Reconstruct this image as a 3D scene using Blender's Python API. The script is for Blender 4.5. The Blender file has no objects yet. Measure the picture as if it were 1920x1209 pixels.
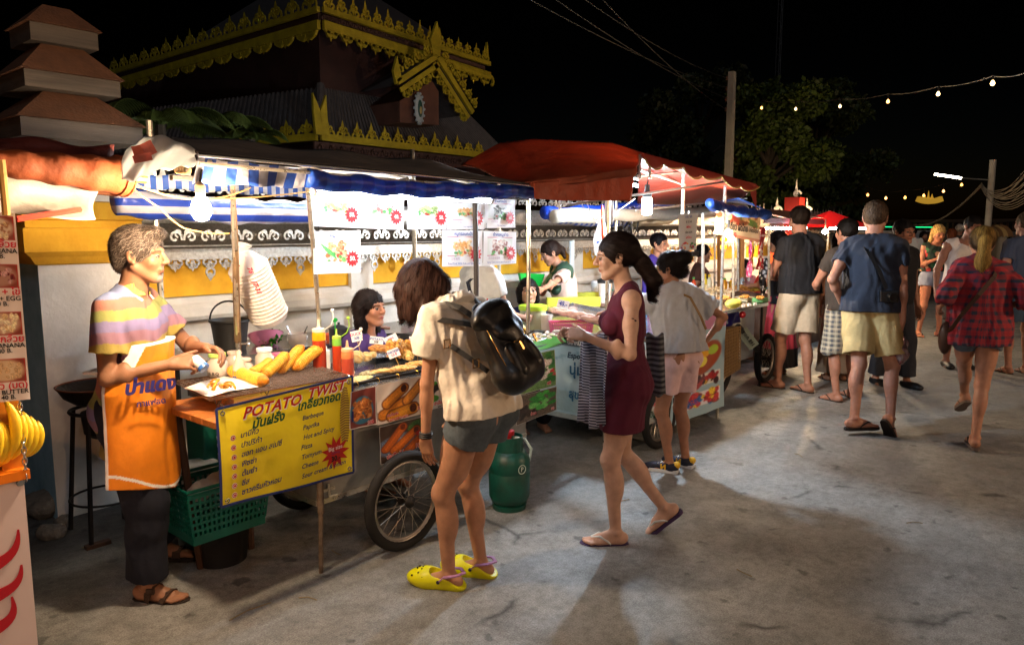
import bpy, math, random
import numpy as np
from mathutils import Vector, Matrix
random.seed(7); RNG = np.random.default_rng(11)
sc = bpy.context.scene
col = sc.collection
PI = math.pi
V3 = Vector
# ---------------------------------------------------------------- camera frame: x runs down the street, y towards the temple wall
F = 1380.0; HC = 1.65; PITCH = math.atan(174 / F)
YAW = math.atan((2150 - 960) / F * math.cos(PITCH))
RIGHT = V3((math.sin(YAW), -math.cos(YAW), 0)); FWD = V3((math.cos(YAW), math.sin(YAW), 0))
def ray(px, py):
 dx = (px - 960) / F; dy = -(py - 604.5) / F
 c, s = math.cos(PITCH), math.sin(PITCH)
 return RIGHT * dx + FWD * (c + dy * s) + V3((0, 0, -s + dy * c))
def py_(px, py, y):                       # point on the plane y = const (parallel to the stalls)
 r = ray(px, py); t = y / r.y; return V3((r.x * t, y, HC + r.z * t))
def pz_(px, py, z=0.0):
 r = ray(px, py); t = (z - HC) / r.z; return V3((r.x * t, r.y * t, z))
def pd_(px, py, D):                       # at a distance D in front of the lens
 r = ray(px, py); h = r.dot(FWD); t = D / h; return V3((r.x * t, r.y * t, HC + r.z * t))
def px_(px, py, x):
 r = ray(px, py); t = x / r.x; return V3((x, r.y * t, HC + r.z * t))
# ---------------------------------------------------------------- colours and materials
def lin(c):
 if isinstance(c, str):
  c = [int(c[i:i + 2], 16) / 255 for i in (0, 2, 4)]
 return tuple((x / 12.92 if x <= .04045 else ((x + .055) / 1.055) ** 2.4) for x in c)
MATS = {}
def M(name, c='808080', rough=.6, metal=0, noise=None, bump=None, emit=None, attr=None, alpha=1, trans=0, spec=.5, coat=0, sss=0, second=None, stretch=None, sheen=0, ior=1.45):
 if name in MATS: return MATS[name]
 m = bpy.data.materials.new(name); m.use_nodes = True
 nt = m.node_tree; N = nt.nodes; L = nt.links; b = N['Principled BSDF']
 colr = lin(c) + (1,)
 b.inputs['Base Color'].default_value = colr
 b.inputs['Roughness'].default_value = rough; b.inputs['Metallic'].default_value = metal
 b.inputs['Specular IOR Level'].default_value = spec; b.inputs['IOR'].default_value = ior
 b.inputs['Coat Weight'].default_value = coat; b.inputs['Alpha'].default_value = alpha
 b.inputs['Transmission Weight'].default_value = trans
 b.inputs['Sheen Weight'].default_value = sheen
 if sss:
  b.inputs['Subsurface Weight'].default_value = sss
  b.inputs['Subsurface Radius'].default_value = (1, .35, .18); b.inputs['Subsurface Scale'].default_value = .012
 if emit:
  b.inputs['Emission Color'].default_value = lin(emit[0]) + (1,); b.inputs['Emission Strength'].default_value = emit[1]
 co = N.new('ShaderNodeTexCoord'); vec = co.outputs['Object']
 if stretch:
  mp = N.new('ShaderNodeMapping'); mp.inputs['Scale'].default_value = stretch
  L.new(vec, mp.inputs['Vector']); vec = mp.outputs['Vector']
 src = None
 if attr:
  a = N.new('ShaderNodeAttribute'); a.attribute_name = attr; src = a.outputs['Color']
 if noise:
  n = N.new('ShaderNodeTexNoise'); n.inputs['Scale'].default_value = noise[0]; n.inputs['Detail'].default_value = 6; n.inputs['Roughness'].default_value = .65
  L.new(vec, n.inputs['Vector'])
  mr = N.new('ShaderNodeMapRange'); mr.inputs['From Min'].default_value = .3; mr.inputs['From Max'].default_value = .7
  mr.inputs['To Min'].default_value = 0 if second else 1 - noise[1]; mr.inputs['To Max'].default_value = 1 if second else 1 + noise[1]
  L.new(n.outputs['Fac'], mr.inputs['Value'])
  mx = N.new('ShaderNodeMix'); mx.data_type = 'RGBA'
  if second:
   mx.blend_type = 'MIX'; L.new(mr.outputs[0], mx.inputs[0])
   if src: L.new(src, mx.inputs[6])
   else: mx.inputs[6].default_value = colr
   mx.inputs[7].default_value = lin(second) + (1,)
  else:
   mx.blend_type = 'MULTIPLY'; mx.inputs[0].default_value = 1
   if src: L.new(src, mx.inputs[6])
   else: mx.inputs[6].default_value = colr
   L.new(mr.outputs[0], mx.inputs[7])
  src = mx.outputs[2]
  r2 = N.new('ShaderNodeMapRange'); r2.inputs['To Min'].default_value = max(0, rough - .12); r2.inputs['To Max'].default_value = min(1, rough + .12)
  L.new(n.outputs['Fac'], r2.inputs['Value']); L.new(r2.outputs[0], b.inputs['Roughness'])
 if src: L.new(src, b.inputs['Base Color'])
 if bump:
  n2 = N.new('ShaderNodeTexNoise'); n2.inputs['Scale'].default_value = bump[0]; n2.inputs['Detail'].default_value = 4
  L.new(vec, n2.inputs['Vector'])
  bp = N.new('ShaderNodeBump'); bp.inputs['Strength'].default_value = bump[1]; bp.inputs['Distance'].default_value = bump[2] if len(bump) > 2 else .01
  L.new(n2.outputs['Fac'], bp.inputs['Height']); L.new(bp.outputs[0], b.inputs['Normal'])
 MATS[name] = m
 return m
# ---------------------------------------------------------------- object bookkeeping
ORG = {}
def tag(o, label=None, cat=None, group=None, kind=None):
 if label: o['label'] = label
 if cat: o['category'] = cat
 if group: o['group'] = group
 if kind: o['kind'] = kind
 return o
def thing(name, label, cat, loc=(0, 0, 0), group=None, local=False, kind=None):
 o = bpy.data.objects.new(name, None); o.empty_display_size = .1
 col.objects.link(o); o.location = loc
 ORG[o.name] = V3((0, 0, 0)) if local else V3(loc)
 return tag(o, label, cat, group, kind)
def link(name, mesh, parent=None, base=None, **kw):
 o = bpy.data.objects.new(name, mesh); col.objects.link(o)
 if parent is not None:
  o.parent = parent; off = ORG[parent.name]; ORG[o.name] = off
 else:
  off = V3(base) if base is not None else V3((0, 0, 0))
  o.location = off; ORG[o.name] = off
 if off.length > 0: mesh.transform(Matrix.Translation(-off))
 tag(o, **kw)
 return o
def copy_tree(o, parent=None):
 c = o.copy(); col.objects.link(c)
 if parent is not None: c.parent = parent
 ORG[c.name] = ORG.get(o.name, V3((0, 0, 0)))
 for ch in list(o.children): copy_tree(ch, c)
 return c
def basis(d, up=V3((0, 0, 1))):
 d = V3(d).normalized()
 if abs(d.dot(up)) > .98: up = V3((1, 0, 0))
 s = d.cross(up).normalized(); u = s.cross(d).normalized()
 return d, s, u
class MB:
 def __init__(s): s.v = []; s.f = []; s.m = []; s.c = []; s.mi = 0; s.cc = (1, 1, 1); s.T = None
 def add(s, vs, fs, cols=None):
  n = len(s.v)
  if s.T is not None: vs = [s.T @ V3(v) for v in vs]
  s.v += [tuple(v) for v in vs]
  s.f += [tuple(i + n for i in f) for f in fs]; s.m += [s.mi] * len(fs)
  s.c += cols if cols is not None else [s.cc] * len(vs)
  return s
 def box(s, c, h, R=None, taper=1.0, bev=0):
  """centre, half sizes, optional 3x3 rotation; taper scales the top"""
  c = V3(c); vs = []
  for z in (-1, 1):
   k = taper if z > 0 else 1
   for x, y in ((-1, -1), (1, -1), (1, 1), (-1, 1)):
    p = V3((x * h[0] * k, y * h[1] * k, z * h[2]))
    vs.append(c + (R @ p if R else p))
  return s.add(vs, [(3, 2, 1, 0), (4, 5, 6, 7), (0, 1, 5, 4), (1, 2, 6, 5), (2, 3, 7, 6), (3, 0, 4, 7)])
 def bb(s, a, b):
  a = V3(a); b = V3(b); lo = V3([min(a[i], b[i]) for i in range(3)]); hi = V3([max(a[i], b[i]) for i in range(3)])
  return s.box((lo + hi) / 2, (hi - lo) / 2)
 def rbox(s, c, h, r=.01, R=None, seg=3):
  """box with rounded vertical edges and softly bevelled top/bottom"""
  c = V3(c); pts = []
  for qx, qy, a0 in ((1, 1, 0), (-1, 1, 90), (-1, -1, 180), (1, -1, 270)):
   for k in range(seg + 1):
    a = math.radians(a0 + 90 * k / seg)
    pts.append((qx * (h[0] - r), qy * (h[1] - r), math.cos(a), math.sin(a)))
  n = len(pts); vs = []; e = min(r, h[2] * .5) * .6
  for z, k in ((-h[2], 1 - e / max(r, 1e-6) * .6), (-h[2] + e, 1), (h[2] - e, 1), (h[2], 1 - e / max(r, 1e-6) * .6)):
   for (x, y, cx, cy) in pts:
    p = V3((x + cx * r * k, y + cy * r * k, z)); vs.append(c + (R @ p if R else p))
  fs = [tuple(range(n))[::-1], tuple(range(3 * n, 4 * n))]
  for j in range(3):
   for i in range(n):
    i2 = (i + 1) % n; fs.append((j * n + i, j * n + i2, (j + 1) * n + i2, (j + 1) * n + i))
  return s.add(vs, fs)
 def tube(s, pts, r, seg=8, cap=True, closed=False):
  pts = [V3(p) for p in pts]; n = len(pts)
  rs = r if isinstance(r, (list, tuple)) else [r] * n
  vs = []; fs = []; prev = None
  for i, p in enumerate(pts):
   if closed: d = pts[(i + 1) % n] - pts[i - 1]
   else: d = pts[min(i + 1, n - 1)] - pts[max(i - 1, 0)]
   if d.length < 1e-9: d = V3((0, 0, 1))
   d.normalize()
   if prev is None:
    _, a, b = basis(d)
   else:
    a = prev - d * prev.dot(d)
    if a.length < 1e-6: _, a, b = basis(d)
    a.normalize()
   b = d.cross(a); prev = a
   for k in range(seg):
    t = 2 * PI * k / seg; vs.append(p + (a * math.cos(t) + b * math.sin(t)) * rs[i])
  m = n if closed else n - 1
  for i in range(m):
   for k in range(seg):
    k2 = (k + 1) % seg; j = (i + 1) % n
    fs.append((i * seg + k, i * seg + k2, j * seg + k2, j * seg + k))
  if cap and not closed:
   fs.append(tuple(range(seg))[::-1]); fs.append(tuple(range((n - 1) * seg, n * seg)))
  return s.add(vs, fs)
 def lathe(s, c, prof, seg=24, axis=(0, 0, 1), cap=True):
  d, a, b = basis(axis); c = V3(c); vs = []; fs = []; n = len(prof)
  for (r, h) in prof:
   for k in range(seg):
    t = 2 * PI * k / seg; vs.append(c + d * h + (a * math.cos(t) + b * math.sin(t)) * r)
  for i in range(n - 1):
   for k in range(seg):
    k2 = (k + 1) % seg; fs.append((i * seg + k, i * seg + k2, (i + 1) * seg + k2, (i + 1) * seg + k))
  if cap:
   if prof[0][0] > 1e-5: fs.append(tuple(range(seg))[::-1])
   if prof[-1][0] > 1e-5: fs.append(tuple(range((n - 1) * seg, n * seg)))
  return s.add(vs, fs)
 def ball(s, c, r, seg=12, R=None):
  r3 = r if isinstance(r, (list, tuple)) else (r, r, r); c = V3(c); vs = []; fs = []; h = seg // 2
  for i in range(h + 1):
   ph = PI * i / h
   for k in range(seg):
    t = 2 * PI * k / seg
    p = V3((r3[0] * math.sin(ph) * math.cos(t), r3[1] * math.sin(ph) * math.sin(t), r3[2] * math.cos(ph)))
    vs.append(c + (R @ p if R else p))
  for i in range(h):
   for k in range(seg):
    k2 = (k + 1) % seg; fs.append((i * seg + k, (i + 1) * seg + k, (i + 1) * seg + k2, i * seg + k2))
  return s.add(vs, fs)
 def torus(s, c, R, r, axis=(0, 0, 1), seg=32, ks=8, a0=0, a1=2 * PI):
  d, a, b = basis(axis); c = V3(c); full = abs(a1 - a0 - 2 * PI) < 1e-6
  n = seg if full else seg + 1
  return s.tube([c + (a * math.cos(a0 + (a1 - a0) * i / seg) + b * math.sin(a0 + (a1 - a0) * i / seg)) * R for i in range(n)], r, ks, closed=full)
 def prism(s, poly, d):
  """extrude a closed 3D polygon by the vector d"""
  n = len(poly); d = V3(d); vs = [V3(p) for p in poly] + [V3(p) + d for p in poly]
  fs = [tuple(range(n))[::-1], tuple(range(n, 2 * n))] + [(i, (i + 1) % n, n + (i + 1) % n, n + i) for i in range(n)]
  return s.add(vs, fs)
 def strip(s, pts, w, nrm, th=.004):
  """flat ribbon following pts in a plane with normal nrm"""
  pts = [V3(p) for p in pts]; nrm = V3(nrm).normalized(); vs = []; fs = []; n = len(pts)
  ws = w if isinstance(w, (list, tuple)) else [w] * n
  for i, p in enumerate(pts):
   d = (pts[min(i + 1, n - 1)] - pts[max(i - 1, 0)]).normalized(); sd = nrm.cross(d).normalized() * ws[i] * .5
   vs += [p - sd, p + sd, p + sd + nrm * th, p - sd + nrm * th]
  for i in range(n - 1):
   a = 4 * i; b = a + 4
   for k in range(4): fs.append((a + k, a + (k + 1) % 4, b + (k + 1) % 4, b + k))
  fs.append((3, 2, 1, 0)); fs.append((4 * n - 4, 4 * n - 3, 4 * n - 2, 4 * n - 1))
  return s.add(vs, fs)
 def grid(s, fn, nu, nv, th=None):
  vs = [V3(fn(i / nu, j / nv)) for j in range(nv + 1) for i in range(nu + 1)]
  w = nu + 1
  fs = [(j * w + i, j * w + i + 1, (j + 1) * w + i + 1, (j + 1) * w + i) for j in range(nv) for i in range(nu)]
  if th is None: return s.add(vs, fs)
  th = V3(th); n = len(vs); vs2 = vs + [v + th for v in vs]
  fs2 = [f[::-1] for f in fs] + [tuple(i + n for i in f) for f in fs]
  edge = [i for i in range(nu + 1)] + [j * w + nu for j in range(1, nv + 1)] + [nv * w + i for i in range(nu - 1, -1, -1)] + [j * w for j in range(nv - 1, 0, -1)]
  for k in range(len(edge)):
   a, b = edge[k], edge[(k + 1) % len(edge)]; fs2.append((a, b, b + n, a + n))
  return s.add(vs2, fs2)
 def text(s, body, at, right, up, size, align='CENTER', bold=.0, ext=0, shear=0, sx=1.0):
  c = bpy.data.curves.new('t', 'FONT'); c.body = body; c.size = size; c.resolution_u = 2; c.align_x = align; c.offset = bold * size; c.shear = shear
  c.align_y = 'CENTER'
  o = bpy.data.objects.new('t', c); me = bpy.data.meshes.new_from_object(o)
  r = V3(right).normalized(); u = V3(up).normalized(); at = V3(at)
  s.add([at + r * v.co.x * sx + u * v.co.y for v in me.vertices], [tuple(p.vertices) for p in me.polygons])
  bpy.data.objects.remove(o); bpy.data.curves.remove(c); bpy.data.meshes.remove(me)
  return s
 def mesh(s, name, mats, smooth=False, attr=False):
  me = bpy.data.meshes.new(name); me.from_pydata(s.v, [], s.f)
  for m in (mats if isinstance(mats, (list, tuple)) else [mats]): me.materials.append(m)
  me.polygons.foreach_set('material_index', s.m)
  if smooth: me.polygons.foreach_set('use_smooth', [True] * len(s.f))
  if attr:
   a = me.color_attributes.new('Col', 'FLOAT_COLOR', 'POINT')
   arr = np.ones((len(s.v), 4), np.float32); arr[:, :3] = np.array(s.c, np.float32)
   a.data.foreach_set('color', arr.ravel())
  return me
 def build(s, name, mats, parent=None, base=None, smooth=False, attr=False, **kw):
  me = s.mesh(name, mats, smooth, attr)
  if smooth == 'auto':
   me.set_sharp_from_angle(angle=math.radians(38))
  return link(name, me, parent, base, **kw)
def sheet_mesh(name, corners, arr, mat, wave=.0, both=False, seed=0):
 """a printed sheet: arr is (h, w, 3) sRGB pixels, one vertex colour each; corners = TL, TR, BR, BL"""
 h, w = arr.shape[:2]
 tl, tr, br, bl = [np.array(c, float) for c in corners]
 u = np.linspace(0, 1, w)[None, :, None]; v = np.linspace(0, 1, h)[:, None, None]
 P = (tl * (1 - u) + tr * u) * (1 - v) + (bl * (1 - u) + br * u) * v
 nrm = np.cross(tr - tl, bl - tl); nrm /= np.linalg.norm(nrm)
 if wave:
  r = np.random.default_rng(seed); a, b, c = r.uniform(3, 7, 3)
  P = P + nrm * wave * (np.sin(u * a + b) * np.cos(v * c + a) + .4 * np.sin(u * 13 + v * 9 + c))
 P = P.reshape(-1, 3)
 idx = np.arange(h * w).reshape(h, w)
 f = np.stack([idx[:-1, :-1], idx[1:, :-1], idx[1:, 1:], idx[:-1, 1:]], -1).reshape(-1, 4)
 me = fast_mesh(name, P, f, mat, arr.reshape(-1, 3) , srgb=True, smooth=True)
 return me
def fast_mesh(name, P, f, mat, cols=None, srgb=False, smooth=True):
 me = bpy.data.meshes.new(name); n = len(P); k = f.shape[1]
 me.vertices.add(n); me.vertices.foreach_set('co', np.ascontiguousarray(P, np.float32).ravel())
 me.loops.add(len(f) * k); me.loops.foreach_set('vertex_index', np.ascontiguousarray(f, np.int32).ravel())
 me.polygons.add(len(f)); me.polygons.foreach_set('loop_start', np.arange(0, len(f) * k, k, dtype=np.int32))
 try: me.polygons.foreach_set('loop_total', np.full(len(f), k, np.int32))
 except Exception: pass
 for m in (mat if isinstance(mat, (list, tuple)) else [mat]): me.materials.append(m)
 me.update(calc_edges=True)
 if smooth: me.polygons.foreach_set('use_smooth', np.ones(len(f), bool))
 if cols is not None:
  c = np.clip(np.asarray(cols, np.float32), 0, 1)
  if srgb: c = np.where(c <= .04045, c / 12.92, ((c + .055) / 1.055) ** 2.4)
  a = me.color_attributes.new('Col', 'FLOAT_COLOR', 'POINT')
  arr = np.ones((n, 4), np.float32); arr[:, :3] = c
  a.data.foreach_set('color', arr.ravel())
 return me
# ---------------------------------------------------------------- small painter for printed sheets
def hexc(s): return np.array([int(s[i:i + 2], 16) / 255 for i in (0, 2, 4)])
class Pic:
 def __init__(s, w, h, bg='ffffff'):
  s.w, s.h = w, h; s.a = np.ones((h, w, 3)) * hexc(bg)
  s.Y, s.X = np.mgrid[0:h, 0:w]; s.X = (s.X + .5) / w; s.Y = (s.Y + .5) / h; s.asp = h / w
 def mix(s, mask, c, j=0):
  mask = np.clip(mask, 0, 1)[..., None]; c = hexc(c) if isinstance(c, str) else c
  if j: c = c * (1 + j * (RNG.random((s.h, s.w, 1)) * 2 - 1))
  s.a = s.a * (1 - mask) + c * mask; return s
 def ell(s, cx, cy, rx, ry, c, rot=0, j=0, soft=.12):
  X = s.X - cx; Y = (s.Y - cy) * s.asp; ry = ry * s.asp; t = math.radians(rot)
  x = X * math.cos(t) + Y * math.sin(t); y = -X * math.sin(t) + Y * math.cos(t)
  d = np.sqrt((x / rx) ** 2 + (y / ry) ** 2)
  return s.mix((1 - d) / soft + .5, c, j)
 def rect(s, x0, y0, x1, y1, c, j=0):
  return s.mix(((s.X >= x0) & (s.X <= x1) & (s.Y >= y0) & (s.Y <= y1)).astype(float), c, j)
 def frame(s, x0, y0, x1, y1, t, c):
  ty = t / s.asp
  s.rect(x0, y0, x1, y0 + ty, c); s.rect(x0, y1 - ty, x1, y1, c); s.rect(x0, y0, x0 + t, y1, c); return s.rect(x1 - t, y0, x1, y1, c)
 def roll(s, x0, y0, x1, y1, r, c, c2='5a2a12', j=.12):
  """a rolled snack: tube with a darker open end"""
  X = s.X - x0; Y = (s.Y - y0) * s.asp; bx = x1 - x0; by = (y1 - y0) * s.asp; L2 = bx * bx + by * by
  t = np.clip((X * bx + Y * by) / L2, 0, 1); d = np.hypot(X - t * bx, Y - t * by) / r
  s.mix((1 - d) / .15 + .5, c2); s.mix((.86 - d) / .3 + .4, c, j); s.mix((.35 - d) / .5, np.clip(hexc(c) * 1.25, 0, 1), j)
  return s.ell(x1, y1, r * .55, r * .7 / s.asp, c2, 0, .4)
 def spots(s, n, x0, y0, x1, y1, r, cols, seed=0, j=.2):
  R = random.Random(seed)
  for _ in range(n):
   q = R.uniform(.5, 1.3) * r
   s.ell(R.uniform(x0, x1), R.uniform(y0, y1), q, q * R.uniform(.4, 1) / s.asp, R.choice(cols), R.uniform(0, 180), j, .3)
  return s
def poster(name, corners, pic, parent=None, base=None, wave=.002, seed=0, mat=None, **kw):
 mat = mat or M('printed_sheet', attr='Col', rough=.35, spec=.4)
 return link(name, sheet_mesh(name, corners, pic.a, mat, wave, seed=seed), parent, base, **kw)
def lerp(a, b, t): return V3(a) * (1 - t) + V3(b) * t
def quadpt(c, u, v):
 return lerp(lerp(c[0], c[1], u), lerp(c[3], c[2], u), v)
def quadfrm(c):
 r = (V3(c[1]) - V3(c[0])).normalized(); d = (V3(c[3]) - V3(c[0])).normalized(); return r, -d, r.cross(-d).normalized()
def starburst(mb, c, r, R, right, up, n=14):
 pts = []
 for i in range(2 * n):
  a = PI * i / n; q = R if i % 2 == 0 else r; pts.append(V3(c) + V3(right) * q * math.cos(a) + V3(up) * q * math.sin(a))
 mb.add([c] + pts, [(0, i + 1, (i + 1) % (2 * n) + 1) for i in range(2 * n)])
def arc(c, r, a0, a1, n, ux, uy, r1=None):
 r1 = r if r1 is None else r1; out = []
 for i in range(n + 1):
  t = i / n; a = math.radians(a0 + (a1 - a0) * t); q = r + (r1 - r) * t
  out.append(V3(c) + V3(ux) * q * math.cos(a) + V3(uy) * q * math.sin(a))
 return out
def sag(a, b, drop, n=12):
 a = V3(a); b = V3(b); return [a.lerp(b, i / n) - V3((0, 0, drop * 4 * (i / n) * (1 - i / n))) for i in range(n + 1)]
# ================================================================ figures: smooth-blended volumes turned into one surface
def nv(a): return np.array(a, np.float64)
def unit(a): a = nv(a); return a / (np.linalg.norm(a) + 1e-12)
class Cone:
 def __init__(s, a, b, ra, rb, flat=None, clip=None):
  s.a, s.b, s.ra, s.rb, s.flat, s.clip = nv(a), nv(b), ra, rb, flat, clip or []
 def inf(s, d): return Cone(s.a, s.b, s.ra + d, s.rb + d, s.flat, s.clip)
 def box(s):
  k = s.flat[1] if s.flat else 1; r = max(s.ra, s.rb) * max(k, 1)
  return np.minimum(s.a, s.b) - r, np.maximum(s.a, s.b) + r
 def ev(s, X, Y, Z):
  P = [X - s.a[0], Y - s.a[1], Z - s.a[2]]; ba = s.b - s.a
  if s.flat:
   ax = unit(s.flat[0]); q = 1 - 1 / s.flat[1]; dt = (P[0] * ax[0] + P[1] * ax[1] + P[2] * ax[2]) * q
   P = [P[i] - dt * ax[i] for i in range(3)]; ba = ba - ba.dot(ax) * q * ax
  t = np.clip((P[0] * ba[0] + P[1] * ba[1] + P[2] * ba[2]) / (ba.dot(ba) + 1e-12), 0, 1)
  d = np.sqrt(sum((P[i] - t * ba[i]) ** 2 for i in range(3))) - (s.ra + (s.rb - s.ra) * t)
  for (c, n) in s.clip:
   n = unit(n); d = np.maximum(d, (X - c[0]) * n[0] + (Y - c[1]) * n[1] + (Z - c[2]) * n[2])
  return d
class Ell:
 def __init__(s, c, r, R=None): s.c, s.r, s.R = nv(c), nv(r), (np.eye(3) if R is None else np.array(R, float))
 def inf(s, d): return Ell(s.c, s.r + d, s.R)
 def box(s): m = s.r.max(); return s.c - m, s.c + m
 def ev(s, X, Y, Z):
  P = [X - s.c[0], Y - s.c[1], Z - s.c[2]]
  q = [P[0] * s.R[0, i] + P[1] * s.R[1, i] + P[2] * s.R[2, i] for i in range(3)]
  k0 = np.sqrt(sum((q[i] / s.r[i]) ** 2 for i in range(3))); k1 = np.sqrt(sum((q[i] / s.r[i] ** 2) ** 2 for i in range(3))) + 1e-9
  return np.where(k0 < 1e-3, -s.r.min(), k0 * (k0 - 1) / k1)
class Field:
 CAP = .05
 def __init__(s, prims, h, pad=.03):
  lo = np.min([p.box()[0] for p in prims], 0) - pad; hi = np.max([p.box()[1] for p in prims], 0) + pad
  s.h = h; s.lo = lo; n = np.ceil((hi - lo) / h).astype(int) + 1; s.n = n
  s.ax = [(lo[i] + h * np.arange(n[i])).astype(np.float32) for i in range(3)]
  s.f = np.full(n, s.CAP, np.float32)
 def win(s, p, m=.055):
  a, b = p.box(); i0 = np.clip(((a - m - s.lo) / s.h).astype(int), 0, s.n); i1 = np.clip(((b + m - s.lo) / s.h).astype(int) + 2, 0, s.n)
  return tuple(slice(i0[i], i1[i]) for i in range(3))
 def xyz(s, w): return s.ax[0][w[0]][:, None, None], s.ax[1][w[1]][None, :, None], s.ax[2][w[2]][None, None, :]
 def add(s, p, k=.01):
  w = s.win(p); X, Y, Z = s.xyz(w)
  if 0 in s.f[w].shape: return s
  d = p.ev(X, Y, Z); a = s.f[w]
  h = np.clip(.5 + .5 * (a - d) / k, 0, 1); s.f[w] = a * (1 - h) + d * h - k * h * (1 - h); return s
 def sub(s, p, k=.006):
  w = s.win(p); X, Y, Z = s.xyz(w)
  if 0 in s.f[w].shape: return s
  d = -p.ev(X, Y, Z); a = s.f[w]
  h = np.clip(.5 - .5 * (a - d) / k, 0, 1); s.f[w] = a * (1 - h) + d * h + k * h * (1 - h); return s
 def cut(s, c, n):
  n = unit(n); X, Y, Z = s.xyz((slice(None),) * 3)
  s.f = np.maximum(s.f, ((X - c[0]) * n[0] + (Y - c[1]) * n[1] + (Z - c[2]) * n[2]).astype(np.float32)); return s
 def disp(s, fn):
  X, Y, Z = s.xyz((slice(None),) * 3); s.f = s.f + fn(X, Y, Z).astype(np.float32); return s
 def surf(s):
  f = s.f; ins = f < 0
  def blk(a, i, j, k): return a[i:a.shape[0] - 1 + i, j:a.shape[1] - 1 + j, k:a.shape[2] - 1 + k]
  cnt = sum(blk(ins, i, j, k).astype(np.int8) for i in (0, 1) for j in (0, 1) for k in (0, 1))
  act = (cnt > 0) & (cnt < 8); ii = np.argwhere(act); vid = -np.ones(act.shape, np.int32); vid[act] = np.arange(len(ii))
  acc = np.zeros((len(ii), 3)); c = np.zeros(len(ii))
  for axis in range(3):
   o = [a for a in range(3) if a != axis]
   for e in range(4):
    p0 = ii.copy(); p0[:, o[0]] += e & 1; p0[:, o[1]] += e >> 1; p1 = p0.copy(); p1[:, axis] += 1
    a = f[tuple(p0.T)]; b = f[tuple(p1.T)]; m = (a < 0) != (b < 0)
    t = np.where(m, a / np.where(m, a - b, 1), 0); q = p0.astype(float); q[:, axis] += t
    acc += q * m[:, None]; c += m
  V = s.lo + s.h * acc / c[:, None]
  F_ = []
  for axis in range(3):
   o1, o2 = (axis + 1) % 3, (axis + 2) % 3
   sl0 = [slice(None)] * 3; sl1 = [slice(None)] * 3; sl0[axis] = slice(0, -1); sl1[axis] = slice(1, None)
   a = ins[tuple(sl0)]; b = ins[tuple(sl1)]; e = np.argwhere(a != b)
   e = e[(e[:, o1] > 0) & (e[:, o2] > 0) & (e[:, o1] < f.shape[o1] - 1) & (e[:, o2] < f.shape[o2] - 1)]
   q = []
   for d1, d2 in ((-1, -1), (0, -1), (0, 0), (-1, 0)):
    g = e.copy(); g[:, o1] += d1; g[:, o2] += d2; q.append(vid[tuple(g.T)])
   q = np.stack(q, 1); fl = ~a[tuple(e.T)]; q[fl] = q[fl][:, ::-1]; F_.append(q)
  F_ = np.concatenate(F_); F_ = F_[(F_ >= 0).all(1)]
  return V, F_
 def look(s, P):
  i = np.clip(((P - s.lo) / s.h + .5).astype(int), 1, s.n - 2); f = s.f; a, b, c = i.T
  g = np.stack([f[a + 1, b, c] - f[a - 1, b, c], f[a, b + 1, c] - f[a, b - 1, c], f[a, b, c + 1] - f[a, b, c - 1]], 1)
  g /= (np.linalg.norm(g, axis=1, keepdims=True) + 1e-9); off = P - (s.lo + s.h * i)
  return f[a, b, c] + (g * off).sum(1), g
def wrinkle(amp, f=26, dirn=(.3, .2, 1), seed=0, f2=.45):
 r = np.random.default_rng(seed); ph = r.uniform(0, 6, 6); d = unit(dirn)
 def fn(X, Y, Z):
  q = X * d[0] + Y * d[1] + Z * d[2]
  w = 1.5 * np.sin(X * f * .55 + ph[0] + Z * 3) + 1.1 * np.sin(Y * f * .7 + ph[1]) + .8 * np.sin(Z * f * f2 + ph[2])
  m = .5 + .5 * np.sin(X * 7 + Y * 9 + Z * 6 + ph[3])
  return amp * (np.sin(q * f + w) * m + .35 * np.sin((X - Y) * f * 1.7 + w * 1.3 + ph[4]))
 return fn
def rotm(yaw=0, pitch=0, roll=0):
 """columns: right, forward, up; yaw turns left, pitch tips the face down, roll tips to the right"""
 y, p, r = map(math.radians, (yaw, pitch, roll))
 Rz = np.array([[math.cos(y), -math.sin(y), 0], [math.sin(y), math.cos(y), 0], [0, 0, 1]])
 Rx = np.array([[1, 0, 0], [0, math.cos(p), math.sin(p)], [0, -math.sin(p), math.cos(p)]])
 Ry = np.array([[math.cos(r), 0, math.sin(r)], [0, 1, 0], [-math.sin(r), 0, math.cos(r)]])
 return Rz @ Rx @ Ry
def ik(a, b, l1, l2, hint):
 a, b = nv(a), nv(b); d = b - a; L_ = np.linalg.norm(d); m = (l1 + l2) * .998
 if L_ > m: b = a + d / L_ * m; d = b - a; L_ = m
 x = (l1 * l1 - l2 * l2 + L_ * L_) / (2 * L_); h = math.sqrt(max(l1 * l1 - x * x, 0)); u = d / L_
 n = nv(hint) - np.dot(hint, u) * u; n = unit(n)
 return a + u * x + n * h, b
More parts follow.
